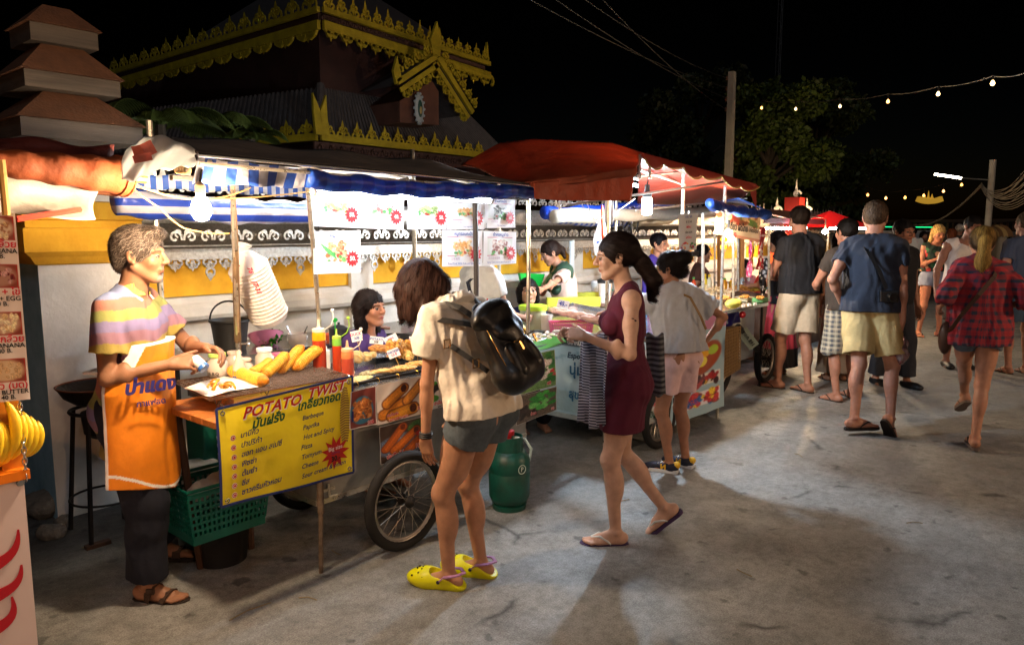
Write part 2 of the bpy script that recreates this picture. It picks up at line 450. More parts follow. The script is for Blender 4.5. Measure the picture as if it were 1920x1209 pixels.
class Body:
 def __init__(s, label, at, face, H=1.7, sex='m', res=.008, skin='b07850', pose=None, group=None, girth=1.0, head=True, legs=True, footwear=None, lipc=None):
  p = pose or {}; s.res = res; s.H = H; k = s.k = H / 1.7; fem = s.fem = sex == 'f'; s.p = p; g = girth
  s.yaw = math.radians(face) - PI / 2; s.at = V3((at[0], at[1], 0)); s.foot = footwear
  cy, sy = math.cos(s.yaw), math.sin(s.yaw)
  s.R2 = np.array([[cy, -sy, 0], [sy, cy, 0], [0, 0, 1]])
  pel = s.pel = nv(p.get('pel', (0, 0, .885 * k)))
  if len(p.get('pel', ())) == 3 and p['pel'][2] < .3: pel[2] += .885 * k
  l0, l1 = p.get('lean', (1, 3)); sl0, sl1 = p.get('side', (0, 0)); tw = p.get('twist', 0); py0 = p.get('pelyaw', 0)
  s.sp = []; c = pel.copy(); n = 12
  for i in range(n + 1):
   t = i / n; R = rotm(py0 + (tw) * t, l0 + (l1 - l0) * t, sl0 + (sl1 - sl0) * t); s.sp.append((c.copy(), R)); c = c + R[:, 2] * (.545 * k / n)
  def S(t, o=(0, 0, 0)):
   i = max(0, min(int(t * n), n - 1)); q = t * n - i; c0, R0 = s.sp[i]; c1, R1 = s.sp[i + 1]
   return c0 * (1 - q) + c1 * q + s.sp[i if q < .5 else i + 1][1] @ (nv(o) * k)
  s.S = S; RF = lambda t: s.sp[int(round(t * n))][1]; s.RF = RF
  P = s.P = []
  def A(tag, prim, kk=.02): P.append((tag, prim, kk * k))
  sw = s.sw = (.152 if fem else .178) * (.5 + .5 * g)
  hipw = .085 if fem else .085
  s.hip = {+1: S(0, (hipw, 0, 0)), -1: S(0, (-hipw, 0, 0))}
  K = lambda *a: [x * k for x in a]
  A('pelvis', Ell(S(.09), K((.165 if fem else .16) * g, .112 * g, .12), RF(.08)))
  for q in (1, -1): A('pelvis', Ell(S(0, (q * .075, -.045, .01)), K(.088 * g, .085 * g, .095), RF(0)), .03)
  A('torso', Ell(S(.34), K((.122 if fem else .14) * g, (.088 if fem else .10) * g, .15), RF(.34)), .04)
  A('torso', Ell(S(.66), K((.138 if fem else .16) * g, (.1 if fem else .112) * g, .16), RF(.66)), .04)
  A('torso', Cone(S(.86, (-sw * .6, -.012, 0)), S(.86, (sw * .6, -.012, 0)), .062 * k * g, .062 * k * g), .04)
  for q in (1, -1):
   A('torso', Cone(S(.97, (q * .03, -.02, 0)), S(.9, (q * sw * .85, -.01, 0)), .04 * k, .045 * k), .03)
   if fem and not p.get('flat'): A('torso', Ell(S(.63, (q * .068, .085, 0)), K(.056, .052, .058), RF(.63)), .022)
   elif not fem: A('torso', Ell(S(.72, (q * .075, .06, 0)), K(.075, .05, .06), RF(.72)), .03)
  # head and neck
  hy, hp, hr = p.get('head', (0, 3, 0)); hR = s.hR = rotm(hy, hp, hr)
  nb = S(.97); fwdn = (RF(1)[:, 2] * .75 + hR[:, 2] * .25 + hR[:, 1] * .22)
  hj = nb + unit(fwdn) * .098 * k; ks = s.ks = k * 1.06 * (p.get('headscale', 1.0))
  hc = s.hc = hj + hR @ (nv((0, .012, .078)) * ks)
  s.hd = lambda o: hc + hR @ (nv(o) * ks)
  A('neck', Cone(nb - RF(1)[:, 2] * .02 * k, hj + hR[:, 2] * .03 * k, (.05 if fem else .062) * k, (.047 if fem else .058) * k), .03)
  h = s.hd
  def HE(o, r, kk=.015, tag='head', RR=None): A(tag, Ell(h(o), nv(r) * ks, hR if RR is None else hR @ RR), kk)
  def HC_(a, b, ra, rb, kk=.01): A('head', Cone(h(a), h(b), ra * ks, rb * ks), kk)
  HE((0, -.014, .03), (.073, .092, .083)); HE((0, .03, -.03), (.056, .06, .078), .02)
  HE((0, .066, -.094), (.022, .02, .018), .02)
  for q in (1, -1):
   HC_((q * .054, -.004, -.045), (q * .022, .06, -.092), .017, .017, .02)
   HE((q * .036, .06, -.022), (.026, .022, .026), .02); HC_((q * .012, .082, .026), (q * .046, .066, .024), .009, .009, .012)
   HE((q * .075, -.008, -.008), (.008, .019, .031), .005, RR=rotm(0, -12, q * 10)); HC_((q * .074, .002, -.03), (q * .078, -.002, -.012), .006, .006, .004)
   HE((q * .011, .098, -.026), (.009, .009, .008), .007)
  HC_((0, .087, .014), (0, .107, -.018), .0075, .011, .008); HE((0, .108, -.022), (.010, .009, .009), .007)
  HC_((-.017, .084, -.053), (.017, .084, -.053), .0065, .0065, .008); HC_((0, .087, -.0525), (0, .087, -.053), .009, .009, .006)
  HC_((-.013, .083, -.063), (.013, .083, -.063), .0075, .0075, .006)
  # legs
  s.ft = {}; s.knee = {}; s.ank = {}
  for q, nm in ((1, 'footR'), (-1, 'footL')):
   fx = p.get(nm, (q * .09 * k, 0, 0, -q * 8, 0)); fx = tuple(fx) + (0,) * (5 - len(fx))
   yawf, pit = fx[3], fx[4]; fR = rotm(yawf, pit, 0)
   ank = nv((fx[0], fx[1], fx[2] + .075 * k)); hint = p.get('knee' + nm[-1], fR[:, 1] * nv((1, 1, 0)))
   kn, ank2 = ik(s.hip[q], ank, .243 * H, .240 * H, hint); s.knee[q], s.ank[q] = kn, ank2; s.ft[q] = (ank2, fR)
   if not legs: continue
   hp_ = s.hip[q]; fw = unit(np.cross(unit(ank2 - hp_), hR[:, 0] * 0 + np.cross(hint, (0, 0, 1)))) if False else unit(hint)
   A('leg', Cone(hp_ + (0, 0, .0), kn, (.082 if fem else .084) * k * g, .052 * k * (.5 + .5 * g)), .03)
   A('leg', Ell(hp_ * .55 + kn * .45 + nv(hint) * .012 * k, K(.07 * g, .074 * g, .15)), .03)
   A('leg', Ell(kn + unit(hint) * .006 * k, K(.046, .049, .055)), .02)
   A('leg', Cone(kn, ank2, .047 * k, .031 * k), .02)
   up = unit(kn - ank2); bk = -unit(nv(hint) - np.dot(hint, up) * up)
   cR = np.stack([unit(np.cross(bk, up)), bk, up], 1)
   A('leg', Ell(kn * .68 + ank2 * .32 + bk * .018 * k, K(.049, .047, .115), cR), .02)
   o = lambda x, y, z: ank2 + fR @ (nv((q * x, y, z - .075)) * k)
   if footwear != 'none':
    A('foot', Ell(o(.0, -.035, .034), K(.031, .036, .034), fR), .02); A('foot', Cone(o(0, 0, .06), o(.0, .085, .032), .03 * k, .026 * k), .02)
    A('foot', Cone(o(0, -.02, .026), o(-.012, .12, .02), .026 * k, .021 * k, ((fR[:, 0]), 1.25)), .02); A('foot', Cone(o(.0, 0, .024), o(.026, .1, .017), .024 * k, .018 * k), .02)
    A('foot', Ell(o(-.03, 0, .078), K(.012, .014, .014)), .01); A('foot', Ell(o(.03, -.004, .07), K(.012, .014, .014)), .01)
    if footwear != 'shoe':
     for i, (x, y, r) in enumerate(((-.026, .172, .0125), (-.004, .172, .0095), (.012, .163, .0088), (.026, .152, .0082), (.038, .138, .008))):
      A('foot', Cone(o(x * .9, y - .045, .018), o(x, y, .012), r * 1.02 * k, r * k), .005)
  # arms
  s.sh = {}; s.elb = {}; s.wr = {}; s.hand = {}
  for q, nm in ((1, 'R'), (-1, 'L')):
   sh = S(.868, (q * sw, -.012, 0)); sh = sh + nv(p.get('shrug' + nm, (0, 0, 0))); s.sh[q] = sh
   w = nv(p.get('wrist' + nm, (q * (sw + .05) * k, .03, pel[2] - .045 * k)))
   e, w = ik(sh, w, .170 * H, .148 * H, nv(p.get('elbow' + nm, (q * .4, -1, -.1)))); s.elb[q], s.wr[q] = e, w
   m = .88 if fem else 1.0
   A('arm', Ell(sh, K(.05 * m * g, .052 * m * g, .052)), .03)
   A('arm', Cone(sh, e, .045 * m * k * g, .034 * m * k), .02); A('arm', Ell(sh * .55 + e * .45 + nv((0, .004, 0)), K(.043 * m * g, .045 * m * g, .07)), .02)
   A('arm', Cone(e, w, .034 * m * k, .024 * m * k), .015); A('arm', Ell(e * .72 + w * .28, K(.034 * m, .034 * m, .055)), .02)
   D = unit(p.get('hand' + nm, w - e)); N_ = nv(p.get('palm' + nm, (-q, .2, 0))); N_ = unit(N_ - N_.dot(D) * D); T = np.cross(D, N_) * (q)
   T = -T if p.get('flipT' + nm) else T; s.hand[q] = (w, D, N_, T); cu = p.get('curl' + nm, (18, 22, 14)); sp = p.get('spread', 1.0)
   hk = k * (.92 if fem else 1.0)
   fr = max(.0080 * hk, res * 1.05);
   for i, (tx, ln, kn_) in enumerate(((.030, .040, .084), (.010, .044, .088), (-.010, .041, .084), (-.029, .033, .077))):
    kp = w + (D * kn_ + T * tx) * hk
    A('hand', Cone(w + (D * .012 + T * tx * .5) * hk, kp, .0165 * hk, .0115 * hk), .012)
    cd = D + T * tx * 2.2 * sp; cd = unit(cd); a = kp; ang = 0
    for j in range(3):
     ang += math.radians(cu[j] * (1 + .12 * i)); dd = cd * math.cos(ang) + N_ * math.sin(ang); b = a + dd * ln * (1, .62, .5)[j] * hk
     A('finger', Cone(a, b, fr * (1.05 - .08 * j), fr * (.98 - .08 * j)), .0035); a = b
   th = p.get('thumb' + nm, (.62, .62, .35)); td = unit(D * th[0] + T * th[1] + N_ * th[2]); a = w + (D * .022 + T * .018) * hk
   b = a + td * .042 * hk; c2 = b + unit(td + D * .35) * .03 * hk; d2 = c2 + unit(td * .8 + D * .6 + N_ * .1) * .026 * hk
   A('hand', Cone(a, b, .0165 * hk, .012 * hk), .014); A('finger', Cone(b, c2, fr * 1.25, fr * 1.15), .005); A('finger', Cone(c2, d2, fr * 1.15, fr), .003)
  f = Field([pr for _, pr, _ in P], res)
  for t, pr, kk in P: f.add(pr, max(kk, res * .4))
  if head:
   for q in (1, -1):
    f.sub(Ell(h((q * .030, .094, .001)), nv((.0155, .014, .0085)) * ks, hR), .008 * ks)
    f.sub(Ell(h((q * .08, -.002, -.004)), nv((.005, .010, .016)) * ks, hR), .004)
  V, Fc = f.surf(); s.field = f
  base = nv(lin(skin)); base = base * .84 + base.mean() * .19; C = np.ones((len(V), 1)) * base[None]
  n1 = np.sin(V[:, 0] * 61 + np.sin(V[:, 2] * 43) * 2) * np.sin(V[:, 1] * 57 + V[:, 2] * 39); C *= (1 + .05 * n1)[:, None]
  q = (V - hc) @ hR / ks; x, y, z = q.T
  def mixc(mask, c, a=1.0):
   m = np.clip(mask, 0, 1)[:, None] * a; C[:] = C * (1 - m) + nv(lin(c)) * m
  if head:
   fr_ = y > .055
   lip = fr_ * (1 - (np.abs(x) / .024) ** 2 - (np.abs(z + .058) / .0105) ** 2) * 3; mixc(lip, lipc or ('a04844' if fem else '8c4c3c'), .75)
   mixc(fr_ * (1 - np.abs(z + .058) / .0018) * (np.abs(x) < .022) * 1.0, '401814', .8)
   br = fr_ * (1 - np.abs(z - .024 + 14 * (np.abs(x) - .030) ** 2 * 1.0) / .0045) * (np.abs(x) > .012) * (np.abs(x) < .05) * 2; mixc(br, p.get('brow', '1c1410'), .8)
   mixc(fr_ * (1 - np.hypot((np.abs(x) - .036) / .024, (z + .02) / .02)) * 1.2, 'b85a40', .18)
   for (bx0, bx1, bz0, bz1, bc, ba) in p.get('beard', []): mixc(fr_ * (1 - ((np.abs(x) - bx0) / bx1) ** 2 - ((z - bz0) / bz1) ** 2) * 3, bc, ba)
  toes = (V[:, 2] < .03)
  me = fast_mesh('person', V, Fc, M('skin', attr='Col', rough=.5, spec=.35, sss=.08, noise=(22, .13), bump=(190, .2, .002)), C)
  s.ob = bpy.data.objects.new('person', me); col.objects.link(s.ob); s.ob.location = s.at; s.ob.rotation_euler = (0, 0, s.yaw)
  ORG[s.ob.name] = V3((0, 0, 0)); tag(s.ob, label, 'person', group)
  if head and not p.get('noeyes'):
   for q in (1, -1):
    e = MB(); Rm = Matrix([list(r) for r in hR]); c0 = h((q * .030, .0755, 0))
    e.ball(c0, 0.012 * ks, 12); e.mi = 1; e.ball(h((q * .030 + p.get('gaze', 0), .0825, -.0005)), (.0066 * ks, .0056 * ks, .0064 * ks), 10, Rm)
    e.mi = 2; lid = [V3(h((q * .030 + t * .0155, .0885 - .006 * t * t - (.001 if 1 else 0), .0058 - .0055 * t * t))) for t in (-1, -.5, 0, .5, 1)]
    e.tube(lid, [.0006 * ks, .0018 * ks, .0022 * ks, .0020 * ks, .0008 * ks], 6)
    e.build('eye', [M('eye_white', '7a6e64', .35), M('iris', '1a0e08', .15), M('lash', '140c0a', .6)], s.ob, smooth=True)
 def loc(s, w): return np.linalg.inv(s.R2) @ (nv(w) - nv(s.at))
 def world(s, l): return V3(s.R2 @ nv(l)) + s.at
 def tags(s, names, d=.008): return [(pr.inf(d), kk) for t, pr, kk in s.P if t in names]
 def garment(s, name, prims, mat, cuts=(), subs=(), wr=None, res=None, colf=None, thick=None, **kw):
  f = Field([p for p, _ in prims], res or s.res)
  for p, kk in prims: f.add(p, kk)
  for fn in (wr if isinstance(wr, list) else [wr] if wr else []): f.disp(fn)
  for c, n in cuts: f.cut(c, n)
  for p in subs: f.sub(p, .003)
  V, Fc = f.surf()
  C = colf(V) if colf else None
  me = fast_mesh(name, V, Fc, mat, C)
  o = link(name, me, s.ob); tag(o, **kw); return o, f
 def sleeves(s, t=.45, r0=.062, r1=.068, sides=(1, -1), end=None):
  out = []; subs = []; k = s.k
  for q in sides:
   a, e = s.sh[q], s.elb[q]; d = unit(e - a)
   if t <= 1: b = a + (e - a) * t; out.append((Cone(a - d * .01, b + d * .02, r0 * k, r1 * k, None, [(b, d)]), .025 * k)); subs.append(Cone(b - d * .02 * k, b + d * .05, (r1 - .019) * k, (r1 - .019) * k))
   else:
    w = s.wr[q]; d2 = unit(w - e); b = e + (w - e) * (t - 1)
    out.append((Cone(a, e, r0 * k, r1 * k), .025 * k)); out.append((Cone(e, b + d2 * .02, r1 * k, (r1 - .008) * k, None, [(b, d2)]), .025 * k)); subs.append(Cone(b - d2 * .015, b + d2 * .05, (r1 - .016) * k, (r1 - .016) * k))
  return out, subs
 def tee(s, mat, hem=.02, sl=.5, loose=.014, neck=.064, wa=.004, drape=(.17, 1.45), name='shirt', seed=3, colf=None, flare=.014, sides=(1, -1), r=(.060, .066), extra=(), cutR=None, deep=0, **kw):
  k = s.k; pr = s.tags({'torso', 'pelvis'} if hem < .1 else {'torso'}, loose * k); up = s.RF(0)[:, 2]; sd = s.RF(.3)[:, 0]
  hemc = s.S(0) + s.RF(0) @ nv((0, 0, hem * k));
  pr += [(Cone(s.S(.72), hemc - up * .06, (.108 + loose) * k, (.108 + loose + flare) * k, (sd, drape[1])), .04 * k)]
  so, ss = s.sleeves(sl, r[0], r[1], sides) if sl else ([], [])
  pr += so + list(extra)
  nk = s.S(1.0, (0, .012, .012))
  subs = ss + [Cone(s.S(.99, (0, 0 + deep, -.0 - deep)), s.S(1.15, (0, .05, 0)), neck * k, (neck + .02) * k), Cone(hemc - up * .06, hemc + up * .012, (.108 + loose + flare - .02) * k, (.108 + loose + flare - .02) * k, (sd, drape[1]))]
  if cutR: subs += cutR
  return s.garment(name, pr, mat, [(hemc, -up)], subs, [wrinkle(wa * 1.4 * k, 24, (.45, .3, 1), seed), wrinkle(wa * .8 * k, 50, (1, .6, .3), seed + 5)], colf=colf, **kw)
 def legwear(s, mat, t=.6, r0=.105, r1=.088, top=.13, name='shorts', wa=.003, seed=8, colf=None, puff=.005, merge=False, **kw):
  k = s.k; pr = s.tags({'pelvis'}, puff * k); cuts = []; subs = []
  up = s.RF(0)[:, 2]
  for q in (1, -1):
   h, kn, an = s.hip[q], s.knee[q], s.ank[q]
   if t <= 1:
    d = unit(kn - h); b = h + (kn - h) * t; pr.append((Cone(h, b + d * .03, r0 * k, r1 * k, None, [(b, d)]), .03 * k)); subs.append(Cone(b - d * .03, b + d * .05, (r1 - .02) * k, (r1 - .02) * k))
   else:
    d = unit(an - kn); b = kn + (an - kn) * (t - 1); m = (r0 + r1) / 2 * .92
    pr.append((Cone(h, kn, r0 * k, m * k), .03 * k)); pr.append((Cone(kn, b + d * .03, m * k, r1 * k, None, [(b, d)]), .03 * k)); subs.append(Cone(b - d * .03, b + d * .05, (r1 - .02) * k, (r1 - .02) * k))
  pr.append((Cone(s.S(.05), s.S(.25), .108 * k, .10 * k, (s.RF(.1)[:, 0], 1.35)), .03 * k))
  cuts.append((s.S(0) + up * top * k, up))
  return s.garment(name, pr, mat, cuts, subs, [wrinkle(wa * k, 30, (.5, .5, .7), seed), wrinkle(wa * .5, 60, (1, .3, .2), seed + 2)], colf=colf, **kw)
 def hair(s, mat, style='short', n=900, ln=.05, w=.0016, colr='140e0a', seed=1, extra=(), subs=(), flow=(0, -.3, -1), curl=0., bump=.0012, face=.0, cap=(.081, .101, .092), lift=.001, tipc=None, label=None):
  h, hR, ks = s.hd, s.hR, s.ks
  f = [(Ell(h((0, -.018, .032)), nv(cap) * ks, hR), .01)]
  sb = [Ell(h((0, .112, -.028 + face)), nv((.068, .066, .084)) * ks, hR), Cone(h((-.12, .03, -.075)), h((.12, .03, -.075)), .045 * ks, .045 * ks)]
  sb += [Ell(h((q * .085, .02, -.03)), nv((.022, .035, .038)) * ks, hR) for q in (1, -1)]
  if style == 'none_sub': sb = []
  f += list(extra); allp = [p for p, _ in f]
  fl = Field(allp, min(s.res, .006))
  f0 = f[0]; fl.add(f0[0], .01)
  for p in sb: fl.sub(p, .012)
  for p, kk in f[1:]: fl.add(p, kk)
  for p in subs: fl.sub(p, .006)
  fv = unit(hR @ nv(flow)); sd = hR[:, 0]
  if bump:
   fl.disp(lambda X, Y, Z: bump * np.sin((X * sd[0] + Y * sd[1] + Z * sd[2]) * 420 + 3 * np.sin((X + Y) * 60) + 2 * np.sin(Z * 50)) + bump * 1.5 * np.sin(X * 90 + 2 * np.sin(Z * 40)) * np.sin(Y * 85 + Z * 30))
  V, Fc = fl.surf(); r = np.random.default_rng(seed); cbase = nv(lin(colr))
  C = cbase * (.8 + .5 * np.sin((V @ sd)[:, None] * 300 + 4 * np.sin(V[:, 2:3] * 40)))
  nS = n; st = r.integers(0, len(V), nS); Q = V[st].copy(); steps = 6; rows = [Q.copy()]; nrm = []
  jit = r.normal(0, .28 if curl > .3 else .10, (nS, 3))
  for j in range(steps):
   d, g = fl.look(Q); tg = fv[None] + jit
   if curl: tg = tg + curl * np.stack([np.sin(j * 1.6 + jit[:, 0] * 20), np.cos(j * 1.5 + jit[:, 1] * 20), np.sin(j * 1.4 + jit[:, 2] * 22)], 1)
   tg = tg - (tg * g).sum(1, keepdims=True) * g; tg /= np.linalg.norm(tg, axis=1, keepdims=True) + 1e-9
   tg += g * ((.12 + .25 * r.random((nS, 1)) * (j > 3) * (1 + curl)) if curl > .3 else .02 + .10 * r.random((nS, 1)) * (j > 3)); nrm.append(g)
   Q = Q + tg * ln / steps * (.7 + .6 * r.random((nS, 1))); d, g2 = fl.look(Q)
   pen = np.clip(lift - d, 0, .01); Q = Q + g2 * pen[:, None]; rows.append(Q.copy())
  nrm.append(nrm[-1]); R_ = np.stack(rows, 1); Nn = np.stack(nrm, 1); T = np.gradient(R_, axis=1); Sd = np.cross(T, Nn); Sd /= np.linalg.norm(Sd, axis=2, keepdims=True) + 1e-9
  wd = w * np.array([.6, 1, 1, .95, .8, .55, .1])[None, :, None] * (.6 + .8 * r.random((nS, 1, 1)))
  A_ = R_ - Sd * wd; B_ = R_ + Sd * wd; VV = np.stack([A_, B_], 2).reshape(-1, 3); m = steps + 1
  ii = np.arange(nS)[:, None] * (2 * m) + np.arange(steps)[None] * 2
  FF = np.stack([ii, ii + 1, ii + 3, ii + 2], -1).reshape(-1, 4) + len(V)
  cs = cbase[None] * (.5 + 1.3 * r.random((nS, 1))); cs = np.repeat(cs, 2 * m, 0)
  if s.p.get('grey'):
   gm = (r.random(nS) < s.p['grey']); gg = np.repeat(gm, 2 * m); cs[gg] = nv(lin('7a7067'))
  VA = np.concatenate([V, VV]); CA = np.concatenate([C, cs])
  if tipc: q_ = np.clip((np.linalg.norm(VA - s.hc, axis=1) - .105) / .05, 0, 1)[:, None]; CA = CA * (1 - q_) + CA / cbase * nv(lin(tipc)) * q_
  me = fast_mesh('hair', np.concatenate([V, VV]), np.concatenate([Fc, FF]), mat, CA)
  o = link('hair', me, s.ob)
  if label: tag(o, label)
  return o
 # footwear
 def sandal(s, q, sole='2a1c14', strap='3a2a1e', style='flip', sc_=1.0):
  a, fR = s.ft[q]; k = s.k; o = lambda x, y, z: V3(a + fR @ (nv((q * x, y, z - .075)) * k))
  m = MB(); out = []
  for (x, y) in ((-.03, .19), (-.006, .2), (.02, .188), (.04, .16), (.047, .12), (.042, .05), (.034, -.02), (.03, -.05), (.012, -.072), (-.012, -.072), (-.03, -.05), (-.033, .0), (-.033, .06), (-.043, .12), (-.042, .165)):
   out.append(o(x, y, -.008 if False else -.002))
  up = V3(fR[:, 2]); m.prism([p - up * .014 * k for p in out] if q > 0 else [p - up * .014 * k for p in out][::-1], up * .02 * k)
  t = MB()
  if style == 'flip':
   for side in (-1, 1):
    t.tube([o(-.012, .14, .006), o(-.012 + side * .004, .132, .034), o(side * .028 - .004, .09, .048), o(side * .038, .045, .025), o(side * .036, .03, .008)], [.004, .005, .007, .006, .004], 6)
  else:
   for y0, z0 in ((.03, .072), (.10, .046)):
    for dy in (0,):
     t.strip([o(-.046, y0, .008), o(-.04, y0, z0 * .7), o(-.012, y0 + .004, z0), o(.018, y0, z0 * .95), o(.044, y0 - .006, z0 * .5), o(.05, y0 - .01, .008)], .042 * k, fR @ nv((0, .0, 1)), .004)
   t.box(o(.035, .035, .055), (.006, .018, .012), Matrix([list(r) for r in fR]))
  sh = m.build('sandal', M('sole_' + sole, sole, .8, bump=(120, .2)), s.ob)
  t.build('strap', M('strap_' + strap, strap, .6), sh)
 def shoe(s, q, mat, prims_extra=(), name='shoe', ht=.05):
  a, fR = s.ft[q]; k = s.k; o = lambda x, y, z: a + fR @ (nv((q * x, y, z - .075)) * k)
  pr = [(Cone(o(0, -.03, .035), o(-.004, .12, .03), .04 * k, .038 * k, (fR[:, 0], 1.08)), .02), (Ell(o(-.004, .15, .026), nv((.045, .055, .032)) * k, fR), .02), (Cone(o(0, -.01, .05), o(0, -.005, .05 + ht), .044 * k, .04 * k), .02)]
  g, _ = s.garment(name, pr + list(prims_extra), mat, [(o(0, 0, 0), -fR[:, 2]), (o(0, 0, .048 + ht), fR[:, 2])], [Cone(o(0, 0, .06), o(0, -.005, .2), .033 * k, .033 * k)], res=.005)
  return g, o
def heading(dx, dy=None):
 """world heading in degrees from an image direction: dx right in the picture, dy away from the lens"""
 v = RIGHT * dx + FWD * (dy or 0); return math.degrees(math.atan2(v.y, v.x))
HAIR = M('hair', attr='Col', rough=.6, spec=.2, noise=(230, .3), bump=(260, .6, .002), stretch=(1, 1, .1))
# ================================================================ camera, night sky, ground
cam = bpy.data.cameras.new('camera'); camo = bpy.data.objects.new('camera', cam); col.objects.link(camo); sc.camera = camo
cam.sensor_width = 36; cam.lens = F / 1920 * 36; cam.clip_end = 500; cam.clip_start = .05
fw = (FWD * math.cos(PITCH) + V3((0, 0, -math.sin(PITCH)))).normalized(); upv = RIGHT.cross(fw)
camo.matrix_world = Matrix.Translation((0, 0, HC)) @ Matrix([[RIGHT[i], upv[i], -fw[i]] for i in range(3)]).to_4x4()
sc.view_settings.view_transform = 'Standard'; sc.view_settings.look = 'None'; sc.view_settings.gamma = 1; sc.view_settings.exposure = 0
w = bpy.data.worlds.new('World'); sc.world = w; w.use_nodes = True; nt = w.node_tree; bg = nt.nodes['Background']
sky = nt.nodes.new('ShaderNodeTexSky'); sky.sky_type = 'NISHITA'; sky.sun_disc = False; sky.sun_elevation = math.radians(-8); sky.sun_rotation = math.radians(60)
nt.links.new(sky.outputs[0], bg.inputs[0]); bg.inputs[1].default_value = .05
fill_sun = bpy.data.lights.new('night_fill', 'SUN'); fill_sun.energy = .06; fill_sun.angle = math.radians(8); fill_sun.color = (.75, .85, 1)  # weak sun lamp added as night fill, no moon stands behind it
mo = bpy.data.objects.new('night_fill', fill_sun); mo.rotation_euler = (math.radians(35), math.radians(-28), 0); col.objects.link(mo)
def ground_mat():
 m = bpy.data.materials.new('worn_concrete'); m.use_nodes = True; nt = m.node_tree; N = nt.nodes; L = nt.links; b = N['Principled BSDF']
 co = N.new('ShaderNodeTexCoord')
 def noise(sc_, det=6, ro=.6, vec=None):
  n = N.new('ShaderNodeTexNoise'); n.inputs['Scale'].default_value = sc_; n.inputs['Detail'].default_value = det; n.inputs['Roughness'].default_value = ro
  L.new(vec or co.outputs['Object'], n.inputs['Vector']); return n
 def ramp(src, p0, c0, p1, c1):
  r = N.new('ShaderNodeValToRGB'); r.color_ramp.elements[0].position = p0; r.color_ramp.elements[0].color = (*c0, 1) if len(c0) == 3 else c0
  r.color_ramp.elements[1].position = p1; r.color_ramp.elements[1].color = (*c1, 1); L.new(src, r.inputs[0]); return r
 def mul(a, c, blend='MULTIPLY', f=1):
  x = N.new('ShaderNodeMix'); x.data_type = 'RGBA'; x.blend_type = blend; x.inputs[0].default_value = f; L.new(a, x.inputs[6]); L.new(c, x.inputs[7]); return x.outputs[2]
 g = lambda v: (v, v, v)
 c = ramp(noise(.7, 5).outputs[0], .3, (.172, .176, .168), .7, (.25, .252, .24)).outputs[0]
 c = mul(c, ramp(noise(9, 8, .7).outputs[0], .3, g(.72), .62, g(1.12)).outputs[0])
 c = mul(c, ramp(noise(140, 3, .8).outputs[0], .3, g(.5), .62, g(1.3)).outputs[0]); c = mul(c, ramp(noise(26, 5, .7).outputs[0], .34, g(.76), .56, g(1.08)).outputs[0]); c = mul(c, ramp(noise(330, 2, .8).outputs[0], .25, g(.45), .5, g(1.1)).outputs[0])
 c = mul(c, ramp(noise(7.5, 3, .45).outputs[0], .29, g(.45), .34, g(1)).outputs[0])        # oil spots
 c = mul(c, ramp(noise(1.9, 7, .7).outputs[0], .30, g(.72), .5, g(1)).outputs[0])
 wv = noise(1.1, 5, .65); mx = N.new('ShaderNodeMix'); mx.data_type = 'RGBA'; mx.inputs[0].default_value = .22; L.new(co.outputs['Object'], mx.inputs[6]); L.new(wv.outputs['Color'], mx.inputs[7])
 vo = N.new('ShaderNodeTexVoronoi'); vo.feature = 'DISTANCE_TO_EDGE'; vo.inputs['Scale'].default_value = .42; L.new(mx.outputs[2], vo.inputs['Vector'])
 cr = ramp(vo.outputs['Distance'], .0, g(.25), .008, g(1)); brk = ramp(noise(2.5, 3).outputs[0], .50, g(1), .60, g(0))
 crk = mul(cr.outputs[0], brk.outputs[0], 'SCREEN'); c = mul(c, crk)
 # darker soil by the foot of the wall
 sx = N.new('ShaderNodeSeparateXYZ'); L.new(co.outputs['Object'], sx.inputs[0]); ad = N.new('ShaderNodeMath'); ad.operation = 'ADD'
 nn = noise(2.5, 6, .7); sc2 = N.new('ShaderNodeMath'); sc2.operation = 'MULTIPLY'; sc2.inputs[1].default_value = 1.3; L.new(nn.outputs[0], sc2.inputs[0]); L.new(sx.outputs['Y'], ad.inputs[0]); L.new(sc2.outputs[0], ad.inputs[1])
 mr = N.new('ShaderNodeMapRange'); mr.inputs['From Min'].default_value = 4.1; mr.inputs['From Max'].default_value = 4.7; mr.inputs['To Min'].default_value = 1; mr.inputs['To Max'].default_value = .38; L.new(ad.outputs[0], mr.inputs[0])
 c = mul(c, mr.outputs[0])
 L.new(c, b.inputs['Base Color'])
 rr = ramp(noise(3.1, 5, .6).outputs[0], .35, g(.42), .6, g(.8)); L.new(rr.outputs[0], b.inputs['Roughness'])
 bp = N.new('ShaderNodeBump'); bp.inputs['Strength'].default_value = .55; bp.inputs['Distance'].default_value = .008
 hm = mul(noise(70, 6, .75).outputs[0], crk); L.new(hm, bp.inputs['Height'])
 bp2 = N.new('ShaderNodeBump'); bp2.inputs['Strength'].default_value = .4; bp2.inputs['Distance'].default_value = .05; L.new(noise(3, 4).outputs[0], bp2.inputs['Height']); L.new(bp.outputs[0], bp2.inputs['Normal'])
 L.new(bp2.outputs[0], b.inputs['Normal'])
 return m
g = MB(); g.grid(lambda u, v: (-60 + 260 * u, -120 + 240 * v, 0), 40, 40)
g.build('road', ground_mat(), kind='structure')
